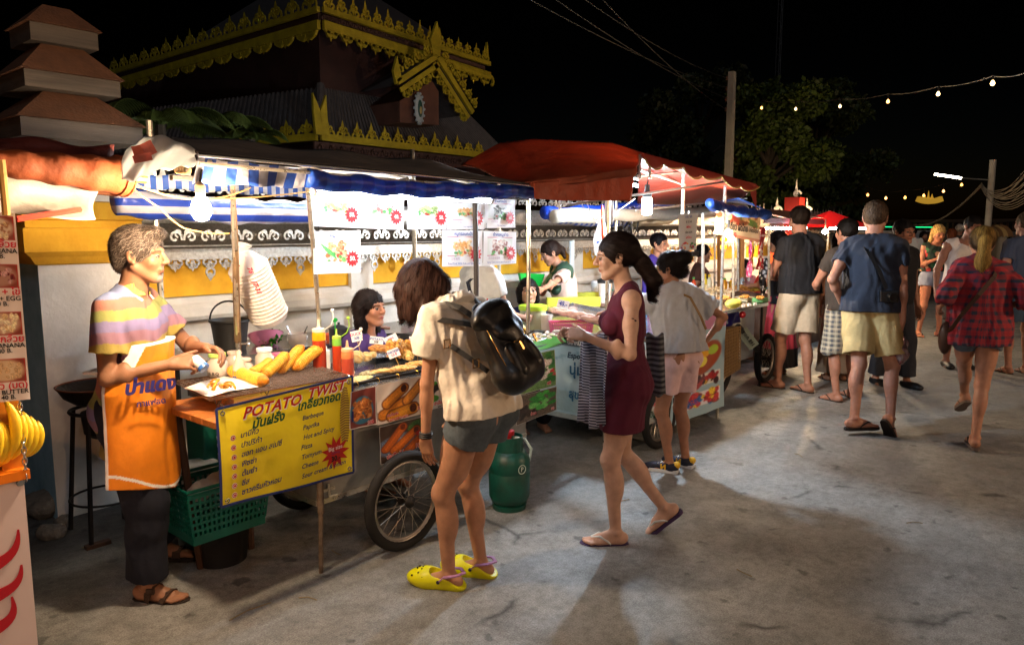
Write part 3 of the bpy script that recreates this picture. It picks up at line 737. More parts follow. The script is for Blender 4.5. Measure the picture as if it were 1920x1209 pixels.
# ================================================================ whitewashed boundary wall with silver trim
WHITE = M('lime_plaster', 'c9c6bd', .85, noise=(3.2, .10), bump=(30, .35, .006))
def plaster(name, base, dirt, sc_=2.3):
 return M(name, base, .85, noise=(sc_, 1), second=dirt, bump=(38, .35, .006))
PLW = plaster('white_plaster_stained', 'dcd9d2', 'b4aea2'); PLB = plaster('blue_shade_plaster', '9fbecb', '6f929e', 3.0)  # second plaster has the bluish shade of the pillar's left face painted in
YEL = plaster('ochre_plaster', 'd9a520', 'b98412', 4)
SIL = M('beaten_silver', 'a8a298', .42, metal=.6, noise=(40, .3), bump=(60, .35, .005))
WY = 4.85; PF = 4.6
wl = thing('boundary_wall', 'long white and ochre temple wall with silver filigree trim behind the food carts', 'wall', (1.9, WY, 0))
m = MB(); m.bb((1.9, WY, 0), (30, WY + .3, 1.62)); m.build('wall_body', PLW, wl)
m = MB(); prof = [(WY, 1.04), (WY - .09, 1.05), (WY - .11, 1.08), (WY - .11, 1.13), (WY - .06, 1.165), (WY - .03, 1.20), (WY, 1.205)]
m.prism([V3((1.9, y, z)) for y, z in prof], (28, 0, 0)); m.build('ledge', PLW, wl)
m = MB(); prof = [(WY, .0), (WY - .05, 0), (WY - .05, .16), (WY - .02, .2), (WY, .21)]
m.prism([V3((1.9, y, z)) for y, z in prof], (28, 0, 0)); m.build('plinth', PLW, wl)
pil = []
for k in range(13):
 x = 2.02 + k * 1.16 + (.25 if k == 1 else 0) * 0
 pil.append(x)
pil = [py_(672, 540, WY).x, py_(905, 530, WY).x]; stp = pil[1] - pil[0]; pil = [pil[0] + stp * i for i in range(-1, 12)]
pil[0] = 1.80
for i, x in enumerate(pil):
 if i: m = MB(); m.bb((x - .11, WY - .055, .2), (x + .11, WY - .002, 1.58)); m.build('pilaster', PLW, wl)
 if i < len(pil) - 1:
  m = MB(); a, b2 = x + .115, pil[i + 1] - .115
  m.bb((a, WY - .022, 1.21), (b2, WY - .002, 1.57)); m.build('ochre_panel', YEL, wl)
fz = WY - .13
def scrolls(mb, A, ux, up, n, w, h, nrm, wd, flip=1, leaf=True, rnd=0):
 """row of paired curls with a pointed leaf between them"""
 R_ = random.Random(5)
 for i in range(n):
  c = V3(A) + V3(ux) * (w * (i + .5)); k = 1 + rnd * R_.uniform(-1, 1)
  for sgn in (-1, 1):
   X_ = V3(ux) * sgn
   mb.strip(arc(c + X_ * w * .25 + V3(up) * h * .34 * flip, w * .23, 200, -130, 9, X_, V3(up) * flip * k, w * .06), wd, nrm, wd * .6)
   mb.strip(arc(c + X_ * w * .13 + V3(up) * h * .62 * flip, w * .14, -80, 190, 7, X_, V3(up) * flip * k, w * .05), wd * .8, nrm, wd * .6)
  if leaf:
   t = V3(up) * h * flip * k
   mb.add([c + t * .45 - V3(ux) * wd * 1.2, c + t * .66 - V3(ux) * w * .13, c + t * .98, c + t * .66 + V3(ux) * w * .13, c + t * .45 + V3(ux) * wd * 1.2, c + t * .3], [(0, 1, 2, 3, 4, 5)])
x0 = 1.9; L_ = 14
m = MB()
m.prism([V3((x0, y, z)) for y, z in ((fz, 1.455), (fz, 1.53), (fz + .02, 1.53), (fz + .02, 1.455))], (L_, 0, 0)); m.build('silver_band', SIL, wl)
m = MB(); m.grid(lambda u, v: (x0 + L_ * u, fz - .035 - .06 * math.cos((v - .5) * PI) * (1 + .06 * math.sin(u * L_ * 42 + 3 * v) * math.sin(v * 9)), 1.53 + .16 * v), 700, 8); m.build('silver_roll', M('dark_beaten_silver', '5a5248', .42, metal=.6, noise=(60, .4), bump=(70, .5, .006)), wl, smooth=True)
m = MB(); scrolls(m, (x0, fz - .102, 1.565), (1, 0, 0), (0, 0, 1), 70, .2, .1, (0, -1, .1), .014, 1, leaf=False); m.tube([(x0, fz - .08, 1.545), (x0 + L_, fz - .08, 1.545)], .006, 5); m.build('roll_scrollwork', SIL, wl)
m = MB(); m.grid(lambda u, v: (x0 + L_ * u, fz - .02 + .012 * math.sin(u * 190) * math.sin(v * 3.1), 1.69 + .15 * v), 600, 4, th=(0, .01, 0)); m.build('silver_sheet', SIL, wl, smooth=True)
m = MB(); n = int(L_ / .115); scrolls(m, (x0, fz - .006, 1.475), (1, 0, 0), (0, 0, 1), n, .115, .10, (0, -1, 0), .013, -1)
for i in range(n // 3):
 c = V3((x0 + .115 * (3 * i + 1.5), fz - .01, 1.37)); m.strip(arc(c, .028, 0, 360, 10, (1, 0, 0), (0, 0, 1)), .014, (0, -1, 0), .008); m.add([c + V3((-.028, 0, -.02)), c + V3((0, 0, -.06)), c + V3((.028, 0, -.02)), c + V3((0, 0, .0))], [(0, 1, 2, 3)])
m.build('silver_fringe', SIL, wl)
m = MB(); n = int(L_ / .16); scrolls(m, (x0, fz - .01, 1.84), (1, 0, 0), (0, 0, 1), n, .16, .2, (0, -1, 0), .015, 1, rnd=.25); m.build('silver_crest', SIL, wl)
m = MB(); m.tube([(py_(1072, 480, 4.7).x, 4.7, 0), (py_(1072, 480, 4.7).x, 4.7, 1.6)], .03, 10)
tag(m.build('drain_pipe', M('pipe_white', 'cfd8dc', .5), base=(py_(1072, 480, 4.7).x, 4.7, 0)), 'pale blue white drain pipe running up the temple wall', 'pipe')
# gate pillar with ochre cap and tiered roof
xl, xr = 1.38, 1.90
gp = thing('gate_pillar', 'tall plastered gate pillar with ochre cornice and stepped pagoda roof beside the banana cart', 'pillar', (xl, PF, 0))
m = MB(); m.bb((xl, PF, 0), (xr, PF + .9, 1.46)); m.mi = 0
for i, f in enumerate(list(m.f)): m.m[i] = 1 if f == (3, 0, 4, 7) else 0
m.build('pillar_shaft', [PLW, PLB], gp)
m = MB()
prof = [(0, 1.455), (.02, 1.46), (.05, 1.50), (.085, 1.53), (.085, 1.655), (.07, 1.66), (.07, 1.70), (.085, 1.705), (.085, 1.80), (0, 1.81)]
def ring(mb, prof, x0, x1, y0, y1):
 vs = []; n = len(prof)
 for (d, z) in prof: vs += [(x0 - d, y0 - d, z), (x1 + d * .25, y0 - d, z), (x1 + d * .25, y1, z), (x0 - d, y1, z)]
 fs = [(4 * i + k, 4 * i + (k + 1) % 4, 4 * i + 4 + (k + 1) % 4, 4 * i + 4 + k) for i in range(n - 1) for k in range(4)] + [(3, 2, 1, 0), (4 * n - 4, 4 * n - 3, 4 * n - 2, 4 * n - 1)]
 mb.add(vs, fs)
ring(m, prof, xl + .003, xr, PF - .003, PF + .9); m.build('ochre_cornice', YEL, gp)
m = MB(); m.bb((xl + .1, PF + .1, 1.8), (xr - .05, PF + .8, 2.2)); m.build('pillar_neck', PLW, gp)
tiers = [((37, 213), (267, 245), (35, 253), (60, 165)), ((44, 123), (225, 158), (45, 160), (75, 78)), ((55, 37), (183, 65), (55, 73), (78, 8))]
yy = 4.35; FAS = M('weathered_fascia', '453f39', .8, noise=(5, .45), stretch=(.4, 1, 6), bump=(40, .4)); TIL = M('old_clay_tiles', '5c3d2a', .85, noise=(14, .3), bump=(60, .6, .01))
prevw = None
for (tl, tr, bl, ap) in tiers:
 for _ in range(6):
  a = py_(*tl, yy if prevw is None else yy); b2 = py_(*tr, yy); wdt = b2.x - a.x
  if prevw: yy = ybase + (prevw - wdt) / 2
 zb = py_(*bl, yy).z; zt = (a.z + b2.z) / 2
 if prevw is None: ybase = yy
 prevw = wdt if prevw is None else prevw
 m = MB(); m.bb((a.x, yy, zb), (b2.x, yy + wdt, zt)); m.build('fascia', FAS, gp)
 zr = py_(ap[0], ap[1], yy + wdt * .3).z; q = wdt * .30
 m = MB(); vs = [(a.x - .02, yy - .02, zt + .003), (b2.x + .02, yy - .02, zt + .003), (b2.x + .02, yy + wdt + .02, zt + .003), (a.x - .02, yy + wdt + .02, zt + .003), (a.x + q, yy + q, zr), (b2.x - q, yy + q, zr), (b2.x - q, yy + wdt - q, zr), (a.x + q, yy + wdt - q, zr)]
 m.add(vs, [(3, 2, 1, 0), (4, 5, 6, 7), (0, 1, 5, 4), (1, 2, 6, 5), (2, 3, 7, 6), (3, 0, 4, 7)]); m.build('tier_roof', TIL, gp)
# stones at the pillar foot
SX = M('rough_stone', '6b645a', .9, noise=(8, .35), bump=(20, 1, .03))
def rock(c, r, seed):
 R_ = random.Random(seed); pr = [Ell(nv(c) + nv([R_.uniform(-.3, .3) * r[i] for i in range(3)]), nv(r) * R_.uniform(.55, .8), rotm(R_.uniform(0, 90), R_.uniform(-20, 20))) for _ in range(5)]
 f = Field(pr, .012); [f.add(p, .02) for p in pr]; f.disp(wrinkle(.006, 40, (.3, .2, 1), seed)); V, Fc = f.surf(); return fast_mesh('stone', V, Fc, SX)
for i, (px, py, r, lab) in enumerate(((80, 945, (.15, .12, .11), 'large grey rock at the foot of the gate pillar'), (95, 985, (.09, .07, .05), 'small flat stone in front of the large rock'), (120, 965, (.06, .05, .04), 'little round stone right of the large rock'), (350, 960, (.2, .09, .04), 'flat broken slab behind the green basket'))):
 c = pz_(px, py + 20, 0); c.z = r[2] * .6
 tag(link('stone', rock(c, r, i), base=(c.x, c.y, 0)), lab, 'stone')
# ================================================================ temple building behind
TY = 10.0
YW = M('ochre_wood_trim', 'a8921a', .6, noise=(5, .3), bump=(30, .3)); BW = M('dark_red_wood', '3a211c', .75, noise=(4, .3)); RT = M('dark_roof_tiles', '4a4340', .8, noise=(7, .3))
SCR = M('dark_carved_frieze', '5a4038', .7, noise=(20, .4))
tm = thing('temple_building', 'dark wooden temple with yellow filigree eaves and dormer gable rising above the carts', 'temple', (8, TY, 0))
P0 = py_(598, 258, TY); PR = py_(905, 305, TY); zlow = P0.z
PLx = pz_(470, 268, zlow);
U0 = py_(602, 24, TY); UR = py_(915, 125, TY); ULx = pz_(290, 118, U0.z)
dl = (V3((PLx.x, PLx.y, 0)) - V3((P0.x, P0.y, 0))).normalized(); nl = V3((dl.y, -dl.x, 0)); nl = nl if nl.dot(V3((0, 0, 0)) - P0) > 0 else -nl
# upper storey walls
ins = V3((.35, .45, 0)); Wc = V3((U0.x + .3, TY + .5, 0))
dl2 = (V3((ULx.x, ULx.y, 0)) - V3((U0.x, TY, 0))).normalized(); m = MB(); far = Wc + dl2 * 8
poly = [Wc, V3((UR.x - .1, TY + .5, 0)), V3((UR.x - .1, TY + 8.5, 0)), far]
m.prism([V3((p.x, p.y, zlow)) for p in poly], (0, 0, U0.z + .25 - zlow)); m.build('upper_wall', BW, tm)
m = MB(); Gc = V3((P0.x + .5, TY + .5, 0)); poly = [Gc, V3((PR.x + .6, TY + .5, 0)), V3((PR.x + .6, TY + 6, 0)), Gc + dl * 6 + V3((0, 1, 0)), Gc + dl * 6]
m.prism([V3((p.x, p.y, 0)) for p in poly], (0, 0, zlow)); m.build('lower_wall', BW, tm)
# lower roof slopes with tile ribs
zt = py_(612, 168, TY + .5).z
def slope(mb, a, b2, c, d, n):
 """a-b eave, d-c ridge"""
 mb.add([a, b2, c, d], [(0, 1, 2, 3)]); nn = (V3(b2) - V3(a)).cross(V3(d) - V3(a)).normalized()
 if nn.z < 0: nn = -nn
 for i in range(n):
  t = (i + .5) / n; mb.tube([lerp(a, b2, t) + nn * .015, lerp(d, c, t) + nn * .015], .028, 5)
m = MB(); er = V3((PR.x + .9, TY, zlow)); slope(m, V3((P0.x, TY, zlow)), er, V3((er.x - .8, TY + .52, zt)), V3((Wc.x, TY + .52, zt)), 60)
el = V3((P0.x, TY, zlow)) + dl * 7; slope(m, el, V3((P0.x, TY, zlow)), V3((Wc.x, TY + .52, zt)), V3((Wc.x, TY + .52, zt)) + dl * 6.5, 60); m.build('lower_roof', RT, tm)
m = MB(); m.tube([V3((P0.x, TY, zlow + .05)), V3((Wc.x, TY + .5, zt + .05))], .07, 8); m.tube([V3((P0.x, TY, zlow + .05)) , V3((P0.x - .02, TY - .02, zlow + .55))], [.05, .02], 6); m.build('hip_ridge', RT, tm)
def fret(A, B, h, n, name, flip=1, wd=.034, band=None, rnd=.2):
 A = V3(A); B = V3(B); ux = (B - A).normalized(); nrm = V3((ux.y, -ux.x, 0)).normalized(); nrm = nrm if nrm.dot(-A) > 0 else -nrm
 up = V3((0, 0, 1)); L_ = (B - A).length; m = MB(); scrolls(m, A + nrm * .03, ux, up, n, L_ / n, h, nrm, wd, flip, rnd=rnd)
 if band: m.prism([A + nrm * .02, B + nrm * .02, B + nrm * .02 + up * band, A + nrm * .02 + up * band], nrm * .06)
 m.build(name, YW, tm); return ux, nrm
e0 = V3((P0.x, TY, zlow - .05)); e1 = V3((PR.x, TY, zlow - .05)); fret(e0, e1, .34, 13, 'eave_filigree', band=.11)
fret(e0, e0 + dl * 2.2, .34, 5, 'eave_filigree', band=.11)
m = MB(); scrolls(m, e0 + V3((0, .05, -.17)), (1, 0, 0), (0, 0, 1), 18, (e1 - e0).length / 18, .16, (0, -1, 0), .03, 1); m.prism([e0 + V3((0, .12, -.2)), e1 + V3((0, .12, -.2)), e1 + V3((0, .12, 0)), e0 + V3((0, .12, 0))], (0, .05, 0)); m.build('carved_frieze', SCR, tm)
for dx in (-.06, .06):                                                     # corner flames
 m = MB(); c = V3((P0.x + dx, TY - .05, zlow + .03)); m.prism([c + V3((-.06, 0, 0)), c + V3((-.09, 0, .35)), c + V3((-.03 + dx, 0, .62)), c + V3((.04, 0, .35)), c + V3((.06, 0, 0))], (0, -.05, 0)); m.build('corner_flame', YW, tm)
# upper eave: crest, dark frieze, hanging fringe
u0 = V3((U0.x, TY, U0.z)); u1 = V3((UR.x, TY, UR.z)); ul = V3((ULx.x, ULx.y, U0.z)); dl2 = (ul - u0).normalized()
fret(u0, u1, .36, 16, 'crest_filigree', band=.08); fret(u0, ul + dl2 * 2, .36, 16, 'crest_filigree', band=.08)
fret(u0 + V3((0, 0, -.12)), u1 + V3((0, 0, -.12)), .30, 13, 'hanging_filigree', flip=-1, wd=.07, band=-.14, rnd=0); fret(u0 + V3((0, 0, -.12)), ul + dl2 * 2 + V3((0, 0, -.12)), .30, 12, 'hanging_filigree', flip=-1, wd=.07, band=-.14, rnd=0)
m = MB(); m.prism([u0 + V3((0, .08, -.12)), u1 + V3((0, .08, -.12)), u1 + V3((0, .08, .02)), u0 + V3((0, .08, .02))], (0, .1, 0)); m.prism([u0 + V3((.05, .08, -.12)), ul + V3((.05, .08, -.12)), ul + V3((.05, .08, .02)), u0 + V3((.05, .08, .02))], (.1, 0, 0)); scrolls(m, u0 + V3((0, .02, -.12)), (1, 0, 0), (0, 0, 1), 24, (u1 - u0).length / 24, .12, (0, -1, 0), .03, 1, leaf=False); m.build('upper_frieze', SCR, tm)
m = MB(); ap_ = V3((u0.x + 2.6, TY + 4, u0.z + 2.2)); m.add([u0 + V3((0, .1, .05)), u1 + V3((0, .1, .05)), ap_ + V3((1, 0, 0)), ap_, ul + V3((.1, .1, .05))], [(0, 1, 2, 3), (4, 0, 3)]); m.build('upper_roof', RT, tm)
m = MB(); m.strip(arc(u1 + V3((.02, 0, -.25)), .12, -60, 200, 10, (1, 0, 0), (0, 0, 1), .03), .05, (0, -1, 0), .04); m.prism([u1 + V3((-.12, -.02, .05)), u1 + V3((-.03, -.02, .45)), u1 + V3((.02, -.02, .05))], (0, .05, 0)); m.build('end_finial', YW, tm)
# dormer gable
GY = TY - .5; gpk = py_(817, 112, GY); gl = py_(745, 160, GY); gr = py_(882, 215, GY)
def barge(A, B, n, nm):
 A = V3(A); B = V3(B); ux = (B - A).normalized(); nrm = V3((0, -1, 0)); up = ux.cross(nrm); up = up if up.z > 0 else -up; L_ = (B - A).length
 m = MB(); m.prism([A, B, B + up * .09, A + up * .09], nrm * .05); scrolls(m, A + up * .09 + nrm * .02, ux, up, n, L_ / n, .24, nrm, .036, 1, rnd=.2)
 scrolls(m, A - up * .12, ux, up, n, L_ / n, .16, nrm, .045, -1); m.prism([A - up * .13, B - up * .13, B - up * .05, A - up * .05], nrm * .03); m.build(nm, YW, tm)
barge(gl, gpk, 4, 'gable_barge'); barge(gpk, gr, 6, 'gable_barge')
m = MB(); m.prism([gpk + V3((-.1, 0, .05)), gpk + V3((-.16, 0, .3)), gpk + V3((0, 0, .62)), gpk + V3((.1, 0, .3)), gpk + V3((.06, 0, .05))], (0, -.05, 0)); m.prism([gl + V3((-.06, 0, 0)), gl + V3((-.12, 0, .2)), gl + V3((-.03, 0, .45)), gl + V3((.06, 0, .1))], (0, -.05, 0)); m.build('gable_finial', YW, tm)
m = MB(); m.add([gl, gpk, gpk + V3((0, 1.4, 0)), gl + V3((0, 1.4, 0)), gr, gr + V3((0, 1.4, 0))], [(0, 1, 2, 3), (1, 4, 5, 2)]); m.build('gable_roof', RT, tm)
b0 = py_(750, 230, GY + .1); b1 = py_(823, 235, GY + .1); m = MB(); m.prism([b0, b1, V3((b1.x, b1.y, py_(823, 172, GY + .1).z)), V3((py_(817, 150, GY).x, b0.y, py_(817, 150, GY).z)), V3((b0.x, b0.y, py_(750, 190, GY + .1).z))], (0, .8, 0)); m.build('dormer_wall', M('worn_red_wood', '5d3a2c', .8, noise=(5, .3)), tm)
c = py_(786, 204, GY); m = MB(); Rm = Matrix(((1, 0, 0), (0, 0, -1), (0, 1, 0)))
m.ball(c, (.105, .235, .03), 20, Rm); m.mi = 1; m.ball(c + V3((0, -.02, .0)), (.055, .15, .025), 16, Rm); m.mi = 2; m.ball(c + V3((0, -.04, -.03)), (.028, .07, .012), 12, Rm); m.mi = 0
for k in range(14):
 a = 2 * PI * k / 14; m.ball(c + V3((.11 * math.cos(a), 0, .25 * math.sin(a))), .028, 6)
m.build('oval_medallion', [M('grey_stucco', '9aa0a0', .6), M('deep_green', '1e4438', .5), M('dull_gold', 'a8905a', .5)], tm, smooth=True)
# ================================================================ vegetation
def leafcloud(name, blobs, n, size, mat, parent=None, seed=0, droop=.3, **kw):
 r = np.random.default_rng(seed); vs = []; cs = []; tot = sum(b[1][0] ** 2 for b in blobs)
 for (c, rad, _) in blobs:
  k = max(8, int(n * rad[0] ** 2 / tot)); d = r.normal(size=(k, 3)); d /= np.linalg.norm(d, axis=1, keepdims=True); rr = r.random((k, 1)) ** .45
  p = nv(c) + d * nv(rad) * rr; p += .12 * np.sin(p * 6) * nv(rad)
  a = r.normal(size=(k, 3)); a[:, 2] -= droop; a /= np.linalg.norm(a, axis=1, keepdims=True); b2 = np.cross(a, r.normal(size=(k, 3))); b2 /= np.linalg.norm(b2, axis=1, keepdims=True)
  s_ = size * (.5 + r.random((k, 1))); vs.append(np.stack([p - b2 * s_ * .28, p + a * s_ * .5 - b2 * s_ * .33, p + a * s_, p + a * s_ * .5 + b2 * s_ * .33, p + b2 * s_ * .1], 1)); cs.append(np.repeat(.55 + .9 * r.random((k, 1)), 5, 0))
 V = np.concatenate(vs).reshape(-1, 3); Fc = np.arange(len(V)).reshape(-1, 5); base = nv(lin(kw.pop('colr', '3c4f16')))
 me = fast_mesh(name, V, Fc, mat, np.concatenate(cs) * base, smooth=False); return link(name, me, parent, **kw)
LEAF = M('tree_leaves', attr='Col', rough=.55, spec=.3)
def tree(label, px, py, D, rw, rh, n, size, seed, colr='3c4f16'):
 c = pd_(px, py, D); R_ = random.Random(seed); t = thing('leafy_tree', label, 'tree', (c.x, c.y, 0))
 m = MB(); top = c.z; m.tube([(c.x, c.y, 0), (c.x + .08, c.y, top * .4), (c.x - .1, c.y + .1, top * .8), (c.x, c.y, top + rh * .4)], [.2, .16, .11, .03], 8); brs = []
 bl = []
 for i in range(26):
  a = R_.uniform(0, 2 * PI); q = R_.uniform(.15, .95); z = R_.uniform(-.8, .85); e = math.sqrt(1 - z * z * .8)
  p = c + V3((math.cos(a) * rw * q * e, math.sin(a) * rw * q * e, z * rh)); bl.append((p, (rw * R_.uniform(.22, .4),) * 2 + (rh * R_.uniform(.14, .26),), 0))
  m.tube([(c.x, c.y, c.z + z * rh * .5 - rh * .3), lerp((c.x, c.y, c.z + z * rh * .5), p, .5) + V3((0, 0, -.1)), p], [.06, .04, .015], 5)
 m.build('trunk', M('bark', '3a3228', .9, noise=(9, .3)), t); leafcloud('crown', bl, n, size, LEAF, t, seed, colr=colr)
tree('tall dark tree with yellow green lit leaves behind the utility pole', 1445, 290, 17, 1.3, 1.75, 26000, .10, 3, '3e4c1c')
tree('dim tree with drooping leaves left of the utility pole', 1310, 270, 21, 1.6, 2.0, 14000, .12, 4, '232c18')
tree('dark bushy tree right of the utility pole reaching towards the antenna', 1530, 300, 22, 2.0, 2.3, 20000, .12, 5, '2e3818')
def palm(label, px, py, y, n, ln, seed, nleaf=24):
 b0 = py_(px, py, y); R_ = random.Random(seed); t = thing('palm_tree', label, 'palm', (b0.x, b0.y, 0)); m = MB(); m.tube([(b0.x, b0.y, 0), (b0.x, b0.y, b0.z)], [.07, .05], 8); m.build('trunk', M('bark', '3a3228', .9), t)
 PL = M('palm_leaf', '3d4a1c', .5, noise=(3, .3))
 for i in range(n):
  a = 2 * PI * i / n + R_.uniform(-.2, .2); d = V3((math.cos(a), math.sin(a), 0)); L_ = ln * R_.uniform(.8, 1.1); rise = R_.uniform(.5, 1.0)
  pts = [b0 + d * L_ * t_ * (1 - .25 * t_) + V3((0, 0, L_ * (rise * t_ - .9 * rise * t_ * t_ * 1.15))) for t_ in [k / nleaf for k in range(nleaf + 1)]]
  m = MB(); m.tube(pts, [.012 * (1 - .8 * k / nleaf) for k in range(nleaf + 1)], 5)
  for k in range(3, nleaf + 1):
   p = pts[k]; tg_ = (pts[k] - pts[k - 1]).normalized(); s_ = tg_.cross(V3((0, 0, 1))).normalized(); q = L_ * .32 * math.sin(PI * (k / nleaf * .85 + .12))
   for sg in (-1, 1):
    e = p + s_ * sg * q * .75 + tg_ * q * .45 + V3((0, 0, -q * .45)); mm = lerp(p, e, .5) + V3((0, 0, q * .1)); wv = tg_ * .02
    m.add([p - wv, p + wv, mm + wv * 1.2, e, mm - wv * 1.2], [(0, 1, 2, 3, 4)])
  m.build('frond', PL, t)
palm('dim palm with arching fronds between the pagoda roof and the temple', 300, 235, 7.2, 9, .85, 2)
palm('dim palm with arching fronds left of the temple filigree corner', 405, 240, 7.6, 8, .75, 6)
palm('small dim palm just above the cart roof', 470, 262, 7.4, 7, .5, 9)
# ================================================================ poles, wires, lights overhead
CON = M('pole_concrete', '8d877c', .8, noise=(3, .2)); BLK = M('black_cable', '1c1a18', .6); STEEL = M('galvanised_steel', 'a8a6a0', .35, metal=.85, noise=(15, .2))
a = pd_(1373, 135, 15); b2 = pd_(1366, 330, 15); up_ = thing('utility_pole', 'tall square concrete utility pole rising behind the red canopy', 'pole', (b2.x, b2.y, 0))
m = MB(); m.box(((a.x + b2.x) / 2, (a.y + b2.y) / 2, a.z / 2), (.08, .07, a.z / 2), taper=.8); m.build('pole_shaft', CON, up_)
for k in range(4):
 m = MB(); c = V3((a.x, a.y, a.z - .12 - .2 * k)) - RIGHT * .1; m.lathe(c, [(.012, -.04), (.03, -.02), (.018, 0), (.03, .02), (.01, .04)], 8); m.build('insulator', M('brown_porcelain', '6a4a38', .3), up_)
ptop = a
for k, (x, y, D, dz, lab) in enumerate(((985, -5, 9, .3, 'lowest'), (1035, -5, 9, .5, 'second'), (1090, -5, 9, .12, 'third'), (1125, -5, 9, .72, 'uppermost'))):
 m = MB(); m.tube(sag(pd_(x, y, D), V3((a.x, a.y, a.z - dz)) - RIGHT * .1, .1), .008, 5); tag(m.build('overhead_wire', BLK, base=(a.x, a.y, a.z)), {'lowest': 'overhead wire meeting the pole at its second bracket', 'second': 'thick overhead wire sloping to the third pole bracket', 'third': 'overhead wire meeting the pole at its highest bracket', 'uppermost': 'overhead wire meeting the pole at its lowest bracket'}[lab], 'wire', 'wires strung to the utility pole')
c0 = pd_(1455, 190, 60); c1 = pd_(1462, -20, 60); lm = MB(); wd = .35
for dx, dy in ((-1, -1), (1, -1), (0, 1)):
 lm.tube([(c0.x + dx * wd * .5, c0.y + dy * wd * .5, 0), (c0.x + dx * wd * .4, c0.y + dy * wd * .4, c1.z + 6)], .04, 4)
for k in range(60):
 z = 2 + k * .42; a_ = [(-1, -1), (1, -1), (0, 1)]; p, q = a_[k % 3], a_[(k + 1) % 3]; lm.tube([(c0.x + p[0] * wd * .45, c0.y + p[1] * wd * .45, z), (c0.x + q[0] * wd * .45, c0.y + q[1] * wd * .45, z + .4)], .02, 3)
tag(lm.build('lattice_mast', M('mast_steel', '5a5450', .6), base=(c0.x, c0.y, 0)), 'thin lattice radio mast standing far behind the trees', 'mast')
an = pd_(1558, 300, 26); t = thing('antenna_pole', 'pole with a tall panel antenna above the crowd', 'antenna', (an.x, an.y, 0)); m = MB(); m.tube([(an.x, an.y, 0), (an.x, an.y, pd_(1558, 350, 26).z)], .05, 8); m.tube([V3((an.x, an.y, pd_(1565, 350, 26).z)) + RIGHT * .16, V3((an.x, an.y, pd_(1565, 305, 26).z)) + RIGHT * .16], .035, 6); m.build('pole_shaft', CON, t)
m = MB(); m.rbox((an.x, an.y, pd_(1558, 322, 26).z), (.1, .1, .46), .04); m.build('antenna_panel', M('grey_plastic', '8a8278', .5), t)
m = MB(); m.tube([pd_(1502, 332, 24), pd_(1558, 368, 26)], .012, 4); tag(m.build('guy_wire', M('wire_grey', '8a8070', .6), base=an), 'short guy wire running down to the antenna pole', 'wire')
# right pole, tube street lamp, bundle of cables
rp = pd_(1862, 300, 15); t = thing('street_lamp', 'bare white tube street lamp on an arm from the right hand pole', 'street lamp', (rp.x, rp.y, 0))
m = MB(); m.tube([(rp.x, rp.y, 0), (rp.x, rp.y, rp.z)], .06, 8); m.build('pole_shaft', CON, t); e0 = pd_(1753, 327, 15); e1 = pd_(1802, 334, 15); m = MB(); m.tube([e1, V3((rp.x, rp.y, pd_(1862, 338, 15).z))], .012, 5); m.build('lamp_arm', STEEL, t)
m = MB(); m.tube([e0, e1], .022, 8); m.build('lamp_tube', M('street_tube_glow', 'fff4e0', emit=('fff0da', 14)), t)
jx = pd_(1840, 348, 13)
for k in range(15):
 R_ = random.Random(k); m = MB(); e = pd_(1935, 300 + k * 5, 9); m.tube(sag(jx + V3((0, 0, R_.uniform(-.05, .05))), e, .12 + R_.uniform(0, .18), 10), .005, 4)
 tag(m.build('cable', M('dusty_cable', '4c4438', .7), base=jx), 'sagging dusty cable in the bundle leaving the right hand pole', 'cable', 'cables bundled at the right hand pole')
for k in range(5):
 R_ = random.Random(k + 50); m = MB(); m.tube(sag(jx + V3((0, 0, R_.uniform(-.04, .04))), pd_(1735 - 8 * k, 424 - k, 15), .1 + .04 * k, 10), .006, 4); tag(m.build('cable', M('dusty_cable', '4c4438', .7), base=jx), 'cable dropping from the bundle down behind the crowd', 'cable', 'cables dropping behind the crowd')
def bulb_string(label, pts, Ds, col_, es, r, ext, group):
 P_ = [pd_(x, y, D) for (x, y), D in zip(pts, Ds)]; t = thing('string_light', label, 'string light', P_[0]); m = MB(); path = []
 W_ = [p + V3((0, 0, .12 * D_ / 12)) for p, D_ in zip(P_, Ds)] + ([pd_(*ext)] if ext else [])
 for i in range(len(W_) - 1): path += sag(W_[i], W_[i + 1], .03, 6)[:-1]
 path.append(W_[-1]); m.tube(path, .008, 4); m.build('wire', BLK, t)
 for i, p in enumerate(P_):
  m = MB(); m.lathe(p, [(.001, -r), (r * .7, -r * .7), (r, 0), (r * .6, r * .9), (r * .35, r * 1.4)], 10); b_ = m.build('bulb', M('festoon_glow_' + col_[i % len(col_)], col_[i % len(col_)], emit=(col_[i % len(col_)], es)), t)
  m = MB(); m.tube([p + V3((0, 0, r * 1.3)), p + V3((0, 0, .13 * Ds[i] / 12))], r * .4, 6); m.build('socket', BLK, b_)
bulb_string('long string of warm bare bulbs crossing the dark sky on the right', [(1428, 203), (1492, 205), (1575, 200), (1665, 191), (1759, 177), (1861, 157)], [15, 14, 12.5, 11, 9.5, 8], ['ffb860', 'ffd090', 'ffd890'], 2.4, .024, (1935, 132, 7.2), None)
bulb_string('sagging far string of small warm bulbs below the street lamp', [(1577, 348), (1627, 366), (1661, 372), (1697, 371), (1732, 367), (1769, 359), (1803, 347)], [24] * 7, ['ffb050', 'ff9a50', 'ffa860'], 2.4, .04, None, None)
